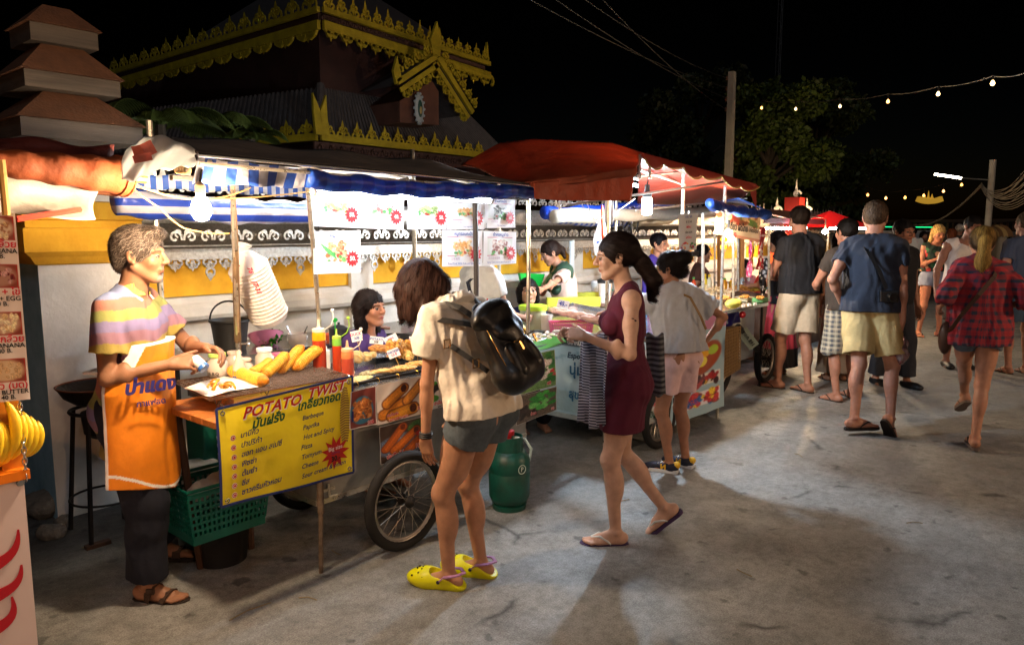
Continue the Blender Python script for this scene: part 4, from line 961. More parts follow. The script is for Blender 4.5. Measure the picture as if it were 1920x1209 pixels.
# far golden shrine boat; its floodlight is put into the gold as emission
c = pd_(1740, 378, 45); t = thing('golden_shrine', 'tiny golden shrine with painted floodlight glow on a boat shaped base above the crowd', 'shrine', c); GL = M('gold_baked_glow', 'd8b040', .5, emit=('ffc040', .12)); m = MB()
m.strip([c + RIGHT * (x / 22 * .72) + V3((0, 0, .16 * (x / 22) ** 2)) for x in range(-22, 23, 4)], .3, -FWD, .3); m.build('boat_base', GL, t)
for x, h in ((-.22, .32), (0, .55), (.22, .36)): m = MB(); m.lathe(c + RIGHT * x + V3((0, 0, .1)), [(.12, 0), (.1, .1), (.05, .2), (.03, h * .8), (.005, h)], 8); m.build('spire', GL, t)
# low far building with a green lit eave
c = pd_(1700, 430, 27); t = thing('low_building', 'low dark timber building with a green lit eave beyond the crowd', 'building', (c.x, c.y, 0))
a = pd_(1570, 425, 27); b2 = pd_(1930, 428, 22); ux = (b2 - a).normalized(); up = V3((0, 0, 1))
m = MB(); m.prism([V3((a.x, a.y, 0)), V3((b2.x, b2.y, 0)), V3((b2.x, b2.y, 1.9)), V3((a.x, a.y, 1.9))], FWD * 2); m.build('wall', M('dark_timber', '1c1512', .8), t)
m = MB(); m.prism([V3((a.x, a.y, 1.88)) - FWD * .5, V3((b2.x, b2.y, 1.88)) - FWD * .5, V3((b2.x, b2.y, 1.97)) - FWD * .5, V3((a.x, a.y, 1.97)) - FWD * .5], FWD * 3); m.build('roof', M('dark_roof', '3b3028', .8), t)
m = MB(); m.tube([lerp(a, b2, .05) + V3((0, 0, 0)) - FWD * .55, lerp(a, b2, .55) - FWD * .55], .012, 5);
for q in m.v: pass
m.build('green_light_strip', M('green_glow', '20c080', emit=('18c070', 1.2)), t)
m = MB()
for k in range(26):
 p = lerp(a, b2, .25 + k * .028) - FWD * .1; m.bb((p.x - .03, p.y - .03, 1.2), (p.x + .03, p.y + .03, 1.86))
m.build('lattice', M('brown_slat', '4a3626', .8), t)
m = MB(); q = pd_(1689, 424, 24); m.ball(q, .05, 8); tag(m.build('hanging_bulb', M('festoon_glow_ffd090', 'ffd090', emit=('ffd090', 160)), base=q), 'single glowing bulb under the far eave', 'lamp')
DARKP = M('dark_post', '3c3833', .6)
# striped awning with a pale van below
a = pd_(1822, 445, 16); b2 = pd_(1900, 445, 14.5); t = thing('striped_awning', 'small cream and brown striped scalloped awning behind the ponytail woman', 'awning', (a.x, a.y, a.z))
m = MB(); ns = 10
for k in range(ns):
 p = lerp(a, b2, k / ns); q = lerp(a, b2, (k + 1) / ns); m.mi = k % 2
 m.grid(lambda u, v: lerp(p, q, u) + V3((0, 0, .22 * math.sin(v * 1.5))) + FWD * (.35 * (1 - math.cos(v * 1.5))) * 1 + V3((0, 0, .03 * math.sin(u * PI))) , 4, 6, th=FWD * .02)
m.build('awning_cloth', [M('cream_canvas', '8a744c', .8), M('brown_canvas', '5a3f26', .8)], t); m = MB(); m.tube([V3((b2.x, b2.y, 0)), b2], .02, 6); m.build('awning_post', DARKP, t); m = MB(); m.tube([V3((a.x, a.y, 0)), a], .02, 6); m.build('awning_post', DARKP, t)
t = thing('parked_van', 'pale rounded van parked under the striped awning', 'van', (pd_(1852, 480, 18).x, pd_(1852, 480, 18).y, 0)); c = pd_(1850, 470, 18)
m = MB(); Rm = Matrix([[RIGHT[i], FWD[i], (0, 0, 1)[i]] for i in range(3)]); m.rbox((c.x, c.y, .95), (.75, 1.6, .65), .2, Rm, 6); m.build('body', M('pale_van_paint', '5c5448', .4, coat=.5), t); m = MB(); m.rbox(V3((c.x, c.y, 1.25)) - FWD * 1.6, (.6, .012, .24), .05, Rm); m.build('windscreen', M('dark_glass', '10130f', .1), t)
for s_ in (-1, 1): m = MB(); m.lathe(V3((c.x, c.y, .32)) - FWD * 1.1 + RIGHT * s_ * .66, [(.05, -.1), (.3, -.1), (.32, 0), (.3, .1), (.05, .1)], 18, axis=RIGHT); m.build('wheel', M('tyre_rubber', '181614', .8), t)
# ================================================================ shared materials of the stalls
WOODT = M('oiled_planks', 'a8652c', .5, noise=(7, .3), stretch=(1, 5, 5), bump=(60, .3)); DARKW = M('dark_wood', '4a3122', .7, noise=(8, .3), stretch=(1, 1, .2))
ZINC = M('dull_zinc', '8f918e', .45, metal=.55, noise=(6, .25), bump=(25, .2)); CHROME = M('stainless', 'c4c6c8', .22, metal=.95, noise=(20, .12)); IRON = M('black_iron', '26221f', .6, metal=.5, noise=(20, .3))
POLE = M('pole_steel', 'b8b2a4', .3, metal=.8, noise=(25, .25)); TAPE = M('dark_tape', '3b332c', .6)
BUCK = M('black_rubber', '1d1c1b', .55, noise=(12, .2)); GRN = M('green_plastic', '086455', .35, noise=(8, .08)); PAPER = M('white_paper', 'e8e6e0', .7)
CARDW = M('card_white', 'f0f0ee', .5); INKR = M('ink_red', 'd02838', .6); INKB = M('ink_blue', '2848a0', .6); INKK = M('ink_black', '1a1818', .6); INKG = M('ink_green', '0e5a40', .6); INKW = M('ink_white', 'f4f4f0', .6); INKP = M('ink_pink', 'e04878', .6); INKN = M('ink_navy', '1c2c78', .6)
FRY = M('golden_fry', attr='Col', rough=.45, spec=.4, bump=(160, .6, .004), noise=(30, .18)); RUBB = M('tyre_rubber', '181614', .8)
def striped(name, axis, per, c1, c2, rough=.4, trans=0, ph=0):
 m = bpy.data.materials.new(name); m.use_nodes = True; nt = m.node_tree; N = nt.nodes; L = nt.links; b = N['Principled BSDF']
 co = N.new('ShaderNodeTexCoord'); se = N.new('ShaderNodeSeparateXYZ'); L.new(co.outputs['Object'], se.inputs[0])
 a = N.new('ShaderNodeMath'); a.operation = 'MULTIPLY_ADD'; a.inputs[1].default_value = 1 / per; a.inputs[2].default_value = ph + 100; L.new(se.outputs[axis], a.inputs[0])
 f = N.new('ShaderNodeMath'); f.operation = 'FRACT'; L.new(a.outputs[0], f.inputs[0]); g = N.new('ShaderNodeMath'); g.operation = 'GREATER_THAN'; g.inputs[1].default_value = .5; L.new(f.outputs[0], g.inputs[0])
 x = N.new('ShaderNodeMix'); x.data_type = 'RGBA'; x.inputs[6].default_value = (*lin(c1), 1); x.inputs[7].default_value = (*lin(c2), 1); L.new(g.outputs[0], x.inputs[0]);
 n = N.new('ShaderNodeTexNoise'); n.inputs['Scale'].default_value = 7; n.inputs['Detail'].default_value = 6; L.new(co.outputs['Object'], n.inputs['Vector']); mr = N.new('ShaderNodeMapRange'); mr.inputs['To Min'].default_value = .55; mr.inputs['To Max'].default_value = 1.25; L.new(n.outputs[0], mr.inputs[0])
 y = N.new('ShaderNodeMix'); y.data_type = 'RGBA'; y.blend_type = 'MULTIPLY'; y.inputs[0].default_value = 1; L.new(x.outputs[2], y.inputs[6]); L.new(mr.outputs[0], y.inputs[7]); L.new(y.outputs[2], b.inputs['Base Color'])
 b.inputs['Roughness'].default_value = rough; bp = N.new('ShaderNodeBump'); bp.inputs['Strength'].default_value = .8; bp.inputs['Distance'].default_value = .02; n3 = N.new('ShaderNodeTexNoise'); n3.inputs['Scale'].default_value = 14; L.new(co.outputs['Object'], n3.inputs['Vector']); L.new(n3.outputs[0], bp.inputs['Height']); L.new(bp.outputs[0], b.inputs['Normal'])
 if trans:
  tr = N.new('ShaderNodeBsdfTranslucent'); L.new(y.outputs[2], tr.inputs[0]); ms = N.new('ShaderNodeMixShader'); ms.inputs[0].default_value = trans; L.new(b.outputs[0], ms.inputs[1]); L.new(tr.outputs[0], ms.inputs[2]); L.new(ms.outputs[0], N['Material Output'].inputs[0])
 return m
BSTR = striped('blue_white_tarp', 0, .09, '1c3f90', '9a9ca8', .5, .25)
BLUEC = striped('blue_tarp_roll', 0, .13, '0a2f90', '1a4aa8', .45, .35); BSTH = striped('blue_white_tarp_lengthwise', 2, .07, '2a4cc0', 'c8cad8', .4, .25, .2)
def cloth(name, c, rough=.6, tr=.3, noise=(5, .2), bump=(9, .6, .03)):
 m = M(name, c, rough, noise=noise, bump=bump); nt = m.node_tree; N = nt.nodes; b = N['Principled BSDF']
 tb = N.new('ShaderNodeBsdfTranslucent'); tb.inputs[0].default_value = (*lin(c), 1); ms = N.new('ShaderNodeMixShader'); ms.inputs[0].default_value = tr
 nt.links.new(b.outputs[0], ms.inputs[1]); nt.links.new(tb.outputs[0], ms.inputs[2]); nt.links.new(ms.outputs[0], N['Material Output'].inputs[0]); return m
def lamp_mat(name, c, e): return M(name, c, emit=(c, e))
def rollpath(mb, a, b, r, wob=.12, n=40, seg=14, seed=0):
 R_ = random.Random(seed); ph = [R_.uniform(0, 6) for _ in range(4)]; a = V3(a); b = V3(b)
 pts = [a.lerp(b, i / n) + V3((0, 0, -.02 * math.sin(PI * i / n) + .006 * math.sin(i * .9 + ph[0]))) for i in range(n + 1)]
 return mb.tube(pts, [r * (1 + wob * math.sin(i * .55 + ph[1]) * math.sin(i * .21 + ph[2])) for i in range(n + 1)], seg)
def wheel(parent, c, R, axis=V3((0, 1, 0)), name='wheel', spokes=28, thick=.024, rim='9a948c'):
 c = V3(c); t = MB().torus(c, R - thick, thick, axis, 44, 10).build(name, RUBB, parent, smooth=True)
 m = MB(); m.torus(c, R - thick * 2.3, .009, axis, 40, 6); m.torus(c, R - thick * 1.75, .013, axis, 40, 6); m.build('rim', M('rim_steel' + rim, rim, .35, metal=.8, noise=(9, .3)), t, smooth=True)
 m = MB(); d, a, b2 = basis(axis)
 for i in range(spokes):
  s1 = 1 if i % 2 else -1; t0 = 2 * PI * i / spokes + (.42 if (i // 2) % 2 else -.42); t1 = 2 * PI * i / spokes
  m.tube([c + d * s1 * .03 + (a * math.cos(t0) + b2 * math.sin(t0)) * .028, c + (a * math.cos(t1) + b2 * math.sin(t1)) * (R - thick * 2.2)], .0016, 4)
 m.build('spokes', POLE, t); m = MB(); m.lathe(c, [(.012, -.06), (.014, -.045), (.032, -.04), (.032, -.03), (.02, -.02), (.02, .02), (.032, .03), (.032, .04), (.014, .045), (.012, .06)], 16, axis); m.build('hub', IRON, t, smooth=True)
 return t
def mirror_pt(p): return p
# ================================================================ left stall: bananas
t0 = thing('banana_cart', 'pale cart with red swooshes and an orange shelf cut off by the left edge', 'food cart', (.3, 2.9, 0))
m = MB(); m.bb((-.3, 2.9, .06), (.775, 3.7, .79)); m.build('body', M('pinkish_white_panel', 'cfc0c0', .35, noise=(2, .06), coat=.3), t0)
m = MB(); m.bb((-.3, 2.88, .793), (.79, 3.72, .825)); m.build('orange_shelf', M('orange_laminate', 'e07a18', .35, noise=(4, .1)), t0)
m = MB(); m.bb((-.3, 2.93, 0), (.75, 3.66, .058)); m.build('plinth', DARKW, t0)
R_ = M('swoosh_red', 'b01828', .5)
for (p, q, wd) in (((34, 992), (-30, 1070), 13), ((40, 1058), (-25, 1125), 12), ((22, 1118), (-20, 1185), 11)):
 a = py_(*p, 2.897); b2 = py_(*q, 2.897); n = 10; m = MB(); pts = [a.lerp(b2, i / n) + V3((.03 * math.sin(PI * i / n), 0, -.02 * math.sin(PI * i / n))) for i in range(n + 1)]
 m.strip(pts, [.006 + .045 * (i / n) for i in range(n + 1)], (0, -1, 0), .002); m.build('swoosh', R_, t0)
m = MB(); m.lathe(py_(38, 903, 2.895), [(.014, 0), (.014, .004), (.008, .008)], 12, (0, -1, 0)); m.build('screw_cap', CHROME, t0)
m = MB(); a = py_(22, 860, 2.95); m.bb((a.x - .035, 2.93, .825), (a.x + .035, 2.97, py_(22, 740, 2.95).z)); m.build('corner_post', M('varnished_post', 'b5701c', .35, noise=(5, .25), stretch=(1, 1, .2)), t0)
m = MB(); a = py_(37, 752, 2.91); b2 = py_(50, 905, 2.88)
n = 15
for i in range(n):
 c = a.lerp(b2, i / n); m.T = None; ax = (0, 1, 0) if i % 2 else (1, 0, 0); rr = V3((.008, 0, 0)) if i % 2 else V3((0, .008, 0)); pts = [c + rr * math.cos(k * PI / 5) * .9 + V3((0, 0, .015 * math.sin(k * PI / 5))) for k in range(10)]
 m.tube(pts, .0022, 5, closed=True)
tag(m.build('chain', CHROME, base=a, smooth=True), 'steel chain hanging down the right edge of the banana cart', 'chain')
BAN = M('banana_skin', attr='Col', rough=.4, noise=(14, .12))
def banana_bunch(at, yaw, label):
 t = thing('banana_bunch', label, 'bananas', at)
 for i in range(5):
  pts = []; rs = []; n = 14; RR = .088 + .012 * i
  for k in range(n + 1):
   u = k / n; an = math.radians(232 + 150 * u + 4 * i); pts.append(V3(at) + RIGHT * (RR * math.cos(an) - .012 * i + yaw * .03) + FWD * ((2 - i) * .03) + V3((0, 0, RR * 1.05 + RR * math.sin(an) * 1.0 - .0 * i))); rs.append(.004 + .0185 * math.sin(PI * min(1, max(0, u * 1.02))) ** .45 if 0 < k < n else .005)
  m = MB(); m.cc = lin('e0b81c'); m.tube(pts, rs, 7)
  m.c = [tuple(np.array(lin('d8a818')) * .3) if (k // 7) in (0, n) else (lin('8aa020') if (k // 7) < 2 else lin('e4bc20')) for k in range(len(m.v))]
  m.build('banana', BAN, t, smooth=True, attr=True)
banana_bunch(py_(20, 862, 2.98) , -.6, 'ripe yellow bananas standing on the orange shelf'); banana_bunch(py_(-30, 880, 2.95), -.3, 'bananas at the very left edge of the orange shelf')
# laminated menu strip
tl, tr, br, bl = py_(-62, 395, 2.75), py_(28, 400, 2.75), py_(57, 748, 2.75), py_(-35, 757, 2.75)
pc = Pic(60, 200, 'e6dfda')
for k in range(4):
 y0 = .02 + k * .25; pc.rect(.08, y0, .95, y0 + .125, 'a83028'); pc.rect(.11, y0 + .006, .92, y0 + .119, '8a4436'); pc.ell(.5, y0 + .062, .42, .058, ('d8c8b0', 'b08878', 'c8a890', 'd8c09c')[k], soft=.3)
 pc.spots(26, .2, y0 + .02, .85, y0 + .105, .05, (('d8c090', 'e8d8b0', 'a87858'), ('8a2c30', '6a2028', 'c8a0a0'), ('e8d8b0', 'f0e4c4', 'd8c090'), ('c8a880', 'd8bc90', 'cdb088'))[k], k)
mn = thing('menu_strip', 'laminated strip of four photographed menu items hanging over the banana cart', 'menu', (tr.x, 2.75, 1.1))
poster('printed_sheet', (tl, tr, br, bl), pc, mn); q = (tl, tr, br, bl); r_, u_, n_ = quadfrm(q); m = MB()
for k, (a1, a2, a3) in enumerate((('เนย + กล้วย', 'BUTTER + BANANA', '35 B.'), ('กล้วย + ไข่', 'BANANA + EGG', '40 B.'), ('เนยถั่ว + กล้วย', 'PEANUT BUTTER + BANANA', '40 B.'), ('เนยถั่ว (บด)', 'PEANUT BUTTER', '40 B.'))):
 p = quadpt(q, .97, .165 + .25 * k) + n_ * .004; m.mi = 0; m.text(a1, p, r_, u_, .030, 'RIGHT', .02); m.mi = 1; m.text(a2, quadpt(q, .97, .20 + .25 * k) + n_ * .004, r_, u_, .021, 'RIGHT', .02); m.text(a3, quadpt(q, .7, .228 + .25 * k) + n_ * .004, r_, u_, .02, 'RIGHT', .02)
m.build('lettering', [INKR, INKK], mn)
m = MB(); m.tube([py_(2, 300, 2.74), py_(12, 400, 2.74)], .012, 8); m.tube([py_(12, 400, 2.74), py_(12, 404, 2.74)], .012, 8)
tag(m.build('awning_pole', M('warm_pole', 'c8a868', .35, metal=.7), base=py_(2, 300, 2.74)), 'upright pole holding the orange awning above the menu strip', 'pole')
# orange rolled awning, white tarp and lamp of this stall
oa = thing('orange_awning', 'rolled orange awning with dark red top over the banana cart', 'awning', py_(230, 330, 3.0)); m = MB(); n = 26
A_ = py_(-150, 288, 2.85); B_ = py_(232, 331, 3.0)
m.tube([A_.lerp(B_, i / n) for i in range(n + 1)], [.028 + .045 * (i / n) + .004 * math.sin(i * 1.3) for i in range(n + 1)], 18); m.torus(B_, .075, .005, B_ - A_, 24, 6); m.torus(B_ - (B_ - A_).normalized() * .03, .0745, .004, B_ - A_, 24, 6)
m.build('awning_roll', cloth('orange_canvas', '7c380c', .8, .06), oa, smooth='auto')
m = MB(); m.grid(lambda u, v: lerp(lerp(py_(-150, 240, 3.0), py_(215, 276, 3.05), u), lerp(A_ + V3((0, 0, .02)), B_ + V3((-.03, .02, .05)), u), v) + V3((0, 0, .01 * math.sin(u * 14 + v * 3))), 24, 5, th=(0, .01, 0)); m.build('awning_sheet', cloth('maroon_canvas', '4e1f1a', .6, .15), oa, smooth=True)
m = MB(); m.tube([B_, B_ + (B_ - A_).normalized() * .09], .02, 10); m.tube([B_ + (B_ - A_).normalized() * .05, B_ + (B_ - A_).normalized() * .05 + V3((0, 0, .05))], .007, 6); m.build('roller_end', M('brass_worn', '9a8254', .35, metal=.8), oa)
m = MB(); m.grid(lambda u, v: lerp(lerp(py_(-120, 305, 3.1), py_(185, 350, 3.15), u), lerp(py_(-120, 415, 2.95), py_(180, 402, 3.0), u), v) + V3((0, .06 * math.sin(v * PI) + .015 * math.sin(u * 9 + v * 4), .02 * math.sin(u * 5))), 26, 12, th=(0, .006, 0)); tag(m.build('white_tarp', cloth('grey_white_tarp', 'a49e94', .6, .15), base=py_(100, 370, 3.05), smooth=True), 'slack off white tarp hanging under the orange awning', 'tarp')
m = MB(); m.tube([py_(30, 411, 2.9), py_(150, 393, 3.0)], .011, 6); tag(m.build('red_bar', M('red_paint', 'c03828', .4), base=py_(90, 400, 2.95)), 'thin red bar under the white tarp', 'bar')
m = MB(); m.tube([py_(158, 357, 3.35), py_(215, 362, 3.3)], .014, 8); tag(m.build('rusty_pipe', M('rusty_pipe', '7a4a30', .6, metal=.4), base=py_(215, 362, 3.3)), 'short rusty pipe end tied beside the striped tarp roll', 'pipe')
lp = V3((-.45, 1.65, 1.55)); lt = thing('hanging_bulb', 'warm bare bulb lighting the banana cart', 'lamp', lp); m = MB(); m.ball(lp, .035, 12); m.build('glass', lamp_mat('bulb_glow_left', 'ffb070', 260), lt); m = MB(); m.tube([lp + V3((0, 0, .035)), lp + V3((0, 0, .5))], .008, 6); m.build('cord', BLK, lt)
# ================================================================ cart one: potato twists and fried snacks
CX0, CX1, CY = 1.97, 3.55, 2.92; CZ = .86
ct = thing('snack_cart', 'grey metal cart on spoked wheels with a plank counter holding potato twists', 'food cart', (2.5, CY, 0))
m = MB(); m.bb((CX0, CY, .34), (CX1, 3.62, .83)); m.build('body', ZINC, ct)
m = MB(); m.bb((CX0 - .004, CY - .006, .335), (CX1, CY - .001, .36)); m.bb((CX0 - .006, CY - .004, .335), (CX0 - .001, 3.62, .36)); m.build('bottom_edge', POLE, ct)
m = MB(); m.bb((CX0 + .03, CY - .014, .395), (CX0 + .10, CY - .002, .41)); m.tube([(CX0 + .065, CY - .01, .43), (CX0 + .065, CY - .016, .37), (CX0 + .1, CY - .03, .37)], .007, 6); m.build('latch', POLE, ct)
for i in range(5):
 m = MB(); y0 = 2.86 + i * .105; m.rbox((1.755, y0 + .05, CZ - .014), (.305, .0505, .014), .004); m.build('counter_plank', WOODT, ct)
m = MB(); m.bb((CX0 + .09, CY - .04, .833), (CX1 + .02, 3.64, CZ)); m.build('counter_top', CHROME, ct)
for (a, b2) in (((1.62, 3.4, 0), (1.50, 3.30, .83)), ((1.9, 3.42, 0), (1.9, 3.42, .83))): m = MB(); m.tube([a, b2], .018, 6); m.build('leg', DARKW, ct)
m = MB(); m.tube([(1.53, 2.95, .82), (1.96, 2.95, .45)], .01, 6); m.build('brace', CHROME, ct)
g_ = pz_(602, 1073); m = MB(); m.tube([(g_.x, g_.y, 0), (g_.x + .01, g_.y, .32)], .0115, 8); m.tube([(g_.x + .01, g_.y, .3), (g_.x + .01, g_.y, .47)], .017, 8); m.build('prop_leg', M('rusty_prop', '7c6a58', .6, metal=.5, noise=(30, .4)), ct)
wc = pz_(757, 1026); wheel(ct, (wc.x, 2.80, .262), .262, thick=.027); wheel(ct, (wc.x, 3.68, .262), .262, thick=.027)
m = MB(); m.tube([(wc.x, 2.76, .262), (wc.x, 3.7, .262)], .012, 8); m.build('axle', IRON, ct)
ry = 2.86; m = MB(); m.tube([py_(655, 722, ry), (CX1 + .3, ry, .915)], .009, 8); m.build('hook_rail', IRON, ct); m = MB()
for i in range(7):
 a = 2.18 + i * .13; m.torus((a, ry, .905), .014, .0018, (1, 0, .3), 10, 4)
m.build('brass_hooks', M('brass_hook', 'c8a040', .3, metal=.9), ct)
rz = py_(660, 720, ry).z
# poles and roof
for nm, (x, y, z0, z1, dx) in enumerate(((1.715, 3.1, .86, 1.90, -.03), (2.16, 3.1, .86, 1.92, -.06), (3.54, 2.9, .86, 1.92, 0), (3.30, 3.12, .86, 1.9, 0), (1.72, 3.9, 0, 2.2, 0), (3.5, 3.9, 0, 2.2, 0))):
 m = MB(); m.tube([py_(602, 650, 3.4), py_(589, 480, 3.25), py_(576, 340, 3.1)] if nm == 1 else [py_(447, 672, 3.52), py_(441, 500, 3.3), py_(436, 340, 3.1)] if nm == 0 else [(x, y, z0), (x + .008, y, (z0 + z1) / 2), (x + dx, y, z1)], .0125 if nm < 3 else .016, 8); m.build('roof_pole', POLE if nm != 3 else TAPE, ct)
m = MB(); m.tube([py_(446, 640, 3.48), py_(443, 560, 3.38), py_(441, 470, 3.26)], [.017, .016, .0135], 8); m.tube([py_(452, 660, 3.49), py_(449, 560, 3.36), py_(446, 450, 3.22), py_(440, 350, 3.1)], .003, 5); m.build('pole_wrapping', M('brown_tape', '6e5a44', .5, noise=(20, .3)), ct)
m = MB(); q_ = py_(452, 645, 3.47); m.tube([q_, q_ + RIGHT * .03], .005, 6); m.ball(q_ + RIGHT * .036, .010, 8); m.build('clamp_screw', CHROME, ct)
rA, rB = py_(378, 291, 2.72), py_(1018, 350, 2.72); rC, rD = V3((rB.x + .25, 3.95, 2.13)), py_(322, 256, 3.95)
rf = thing('cart_roof', 'sloping grey tarpaulin roof with a bright aluminium front edge over the snack cart', 'roof', (2.4, 3.2, 1.95))
m = MB(); m.grid(lambda u, v: lerp(lerp(rA, rB, u), lerp(rD, rC, u), v) + V3((0, 0, -.018 * math.sin(v * PI) + .012 * math.sin(u * 17 + 2 * math.sin(v * 5)) * v)), 50, 16, th=(0, 0, .01)); m.build('roof_sheet', M('grey_tarpaulin', '6c625a', .6, noise=(3, .25), bump=(12, .5, .02)), rf, smooth=True)
m = MB(); m.tube([rA + V3((-.02, -.01, 0)), rB + V3((-.02, -.01, 0))], .0085, 8); m.build('front_tube', CHROME, rf); m = MB(); m.tube([rA + V3((0, .02, -.03)), rB + V3((-.1, .02, -.03))], .008, 6); m.tube([rD + V3((.1, 0, -.03)), rC + V3((-.1, 0, -.03))], .012, 6)
for k in range(5):
 u = k / 4 * .96 + .02; m.tube([lerp(rA, rB, u) + V3((0, .02, -.02)), lerp(rD, rC, u) + V3((0, 0, -.03))], .01, 6)
m.build('roof_frame', POLE, rf)
m = MB(); m.grid(lambda u, v: lerp(lerp(py_(372, 296, 2.74), py_(600, 320, 2.74), u), lerp(py_(362, 344, 2.77), py_(600, 354, 2.77), u), v) + V3((0, .02 * math.sin(u * 11) * v, .004 * math.sin(u * 23))), 30, 6, th=(0, .006, 0)); m.build('striped_valance', BSTR, rf, smooth=True)
m = MB(); rollpath(m, py_(575, 336, 2.76), py_(1004, 358, 2.76), .041, .06, seed=4); m.build('blue_tarp_roll', BLUEC, rf, smooth=True)
m = MB(); m.tube([py_(596, 354, 2.8), py_(990, 374, 2.8)], .006, 6); m.build('lower_batten', POLE, rf)
m = MB(); rollpath(m, py_(216, 378, 3.75), py_(610, 397, 3.75), .066, .1, seed=2); tag(m.build('striped_tarp_roll', BSTH, base=py_(400, 385, 3.75), smooth=True), 'long rolled blue and white striped tarp tied behind the bulb', 'tarp roll')
m = MB(); m.grid(lambda u, v: lerp(lerp(py_(232, 322, 3.3), py_(600, 345, 3.3), u), lerp(py_(232, 350, 3.3), py_(600, 372, 3.3), u), v) + V3((0, .03 * math.sin(u * 9), .006 * math.sin(u * 31))), 40, 4, th=(0, .008, 0)); tag(m.build('checked_tarp', striped('small_check_tarp', 0, .055, '244a98', '9ea2ac', .5, .25), base=py_(400, 345, 3.3), smooth=True), 'thin checked blue tarp strip behind the roof edge', 'tarp')
# torn plastic sheet at the roof's left end
cp = [(228, 340), (235, 285), (262, 262), (290, 252), (330, 262), (375, 285), (392, 300), (360, 312), (300, 318), (258, 345)]
m = MB(); c0_ = py_(300, 290, 2.9)
def crump(u, v):
 top = cp[1:7]; bot = [(228, 340), (258, 338), (290, 322), (325, 316), (360, 312), (392, 302)]
 i = min(int(u * 5), 4); f_ = u * 5 - i; a = lerp(py_(*top[i], 2.95), py_(*top[i + 1], 2.95), f_); b2 = lerp(py_(*bot[i], 2.8), py_(*bot[i + 1], 2.8), f_)
 p = lerp(a, b2, v); return p + V3((0, .018 * math.sin(u * 13 + v * 4) * math.sin(v * PI), .006 * math.sin(u * 29 + v * 7)))
m.grid(crump, 36, 14, th=(0, .004, 0)); ps = thing('plastic_sheet', 'crumpled grey plastic sheet with faded red print at the left end of the cart roof', 'plastic sheet', c0_); m.build('sheet', cloth('cloudy_plastic', 'b8bcbe', .45, .6, bump=(30, .4, .01)), ps, smooth=True)
m = MB(); m.strip([py_(250, 288, 2.86), py_(268, 284, 2.84), py_(288, 274, 2.86)], .05, (0, -1, 0), .003); m.strip([py_(250, 300, 2.84), py_(284, 293, 2.83)], .028, (0, -1, 0), .003); m.build('faded_print', M('faded_red_print', '96463c', .5, noise=(18, .4)), ps)
# bulb with socket and cables, tube lamp
b0 = py_(377, 390, 2.76); bl_ = thing('hanging_bulb', 'big glowing bare bulb hanging above the vendor at the left cart', 'lamp', b0)
m = MB(); m.lathe(b0, [(.001, -.052), (.024, -.044), (.037, -.02), (.038, 0), (.028, .028), (.016, .045), (.015, .052)], 20); m.build('glass', lamp_mat('bulb_glow', 'ffdcb4', 530), bl_, smooth=True)
m = MB(); m.lathe(b0, [(.017, .05), (.019, .055), (.019, .085), (.012, .095), (.004, .1)], 14); m.build('socket', M('porcelain_socket', 'a08868', .4), bl_); m = MB(); m.tube([b0 + V3((0, 0, .09)), b0 + V3((.01, 0, .14)), b0 + V3((0, .02, .2))], .005, 6); m.build('cord', BLK, bl_)
for k, (pts, lab) in enumerate(((((235, 318), (300, 305), (372, 292)), 'thin cable rising to the roof tube left of the bulb'), (((232, 335), (320, 368), (400, 372), (470, 352)), 'cable looping behind the bulb'), (((232, 340), (350, 372), (520, 366), (640, 345)), 'long cable under the striped valance'), (((238, 342), (300, 390), (345, 428), (430, 438)), 'brown cable sagging from the awning to the wrapped pole'))):
 P_ = [py_(x, y, 3.02) for x, y in pts]; m = MB(); pp = []
 for i in range(len(P_) - 1): pp += sag(P_[i], P_[i + 1], .008, 6)[:-1]
 pp.append(P_[-1]); m.tube(pp, .0035, 5); tag(m.build('cable', M('tan_cable', '8a7048', .5), base=P_[0]), lab, 'cable')
m = MB(); c = py_(345, 318, 2.95)
for k in range(6): m.torus(c + V3((.008 * k - .02, .004 * k, 0)), .018, .0025, (.3 + .2 * k, 1, .2), 12, 4)
tag(m.build('coiled_wire', M('tan_cable', '8a7048', .5), base=c), 'small coil of wire tied to the roof left of the bulb', 'wire coil')
for k, (x0_, x1_, y_, lab) in enumerate(((312, 366, 305, 'upper dark clamp block'), (320, 362, 334, 'lower dark clamp block with a pale underside'))):
 m = MB(); a = py_(x0_, y_ - 6, 2.9); b2 = py_(x1_, y_ + 6, 2.9); m.rbox((a + b2) / 2, (abs(b2.x - a.x) / 2, .015, abs(b2.z - a.z) / 2), .004); tag(m.build('clamp_block', IRON, base=a), lab + ' under the roof corner left of the bulb', 'clamp')
tb = thing('tube_lamp', 'bare white fluorescent tube under the blue tarp roll in front of the price signs', 'lamp', py_(750, 362, 2.86)); m = MB(); ta, tb_ = py_(592, 360, 2.86), py_(918, 376, 2.86)
m.tube([ta, tb_], .014, 12); m.build('glass_tube', lamp_mat('tube_glow', 'e4f0ff', 20), tb); m = MB(); m.bb((ta.x, 2.845, ta.z + .02), (tb_.x, 2.875, ta.z + .05)); m.tube([ta - V3((.02, 0, 0)), ta], .018, 8); m.tube([tb_, tb_ + V3((.02, 0, 0))], .018, 8); m.build('lamp_holder', M('white_enamel', 'd8d8d4', .4), tb)
t = thing('tube_lamp', 'fluorescent tube hidden high under the snack cart roof', 'lamp', (2.6, 3.62, 1.95)); m = MB(); m.tube([(2.0, 3.62, 1.95), (3.2, 3.62, 1.94)], .014, 10); m.build('glass_tube', lamp_mat('back_tube_glow', 'fff0dc', 38), t); m = MB(); m.bb((1.98, 3.6, 1.968), (3.22, 3.64, 1.99)); m.build('lamp_holder', MATS['white_enamel'], t)
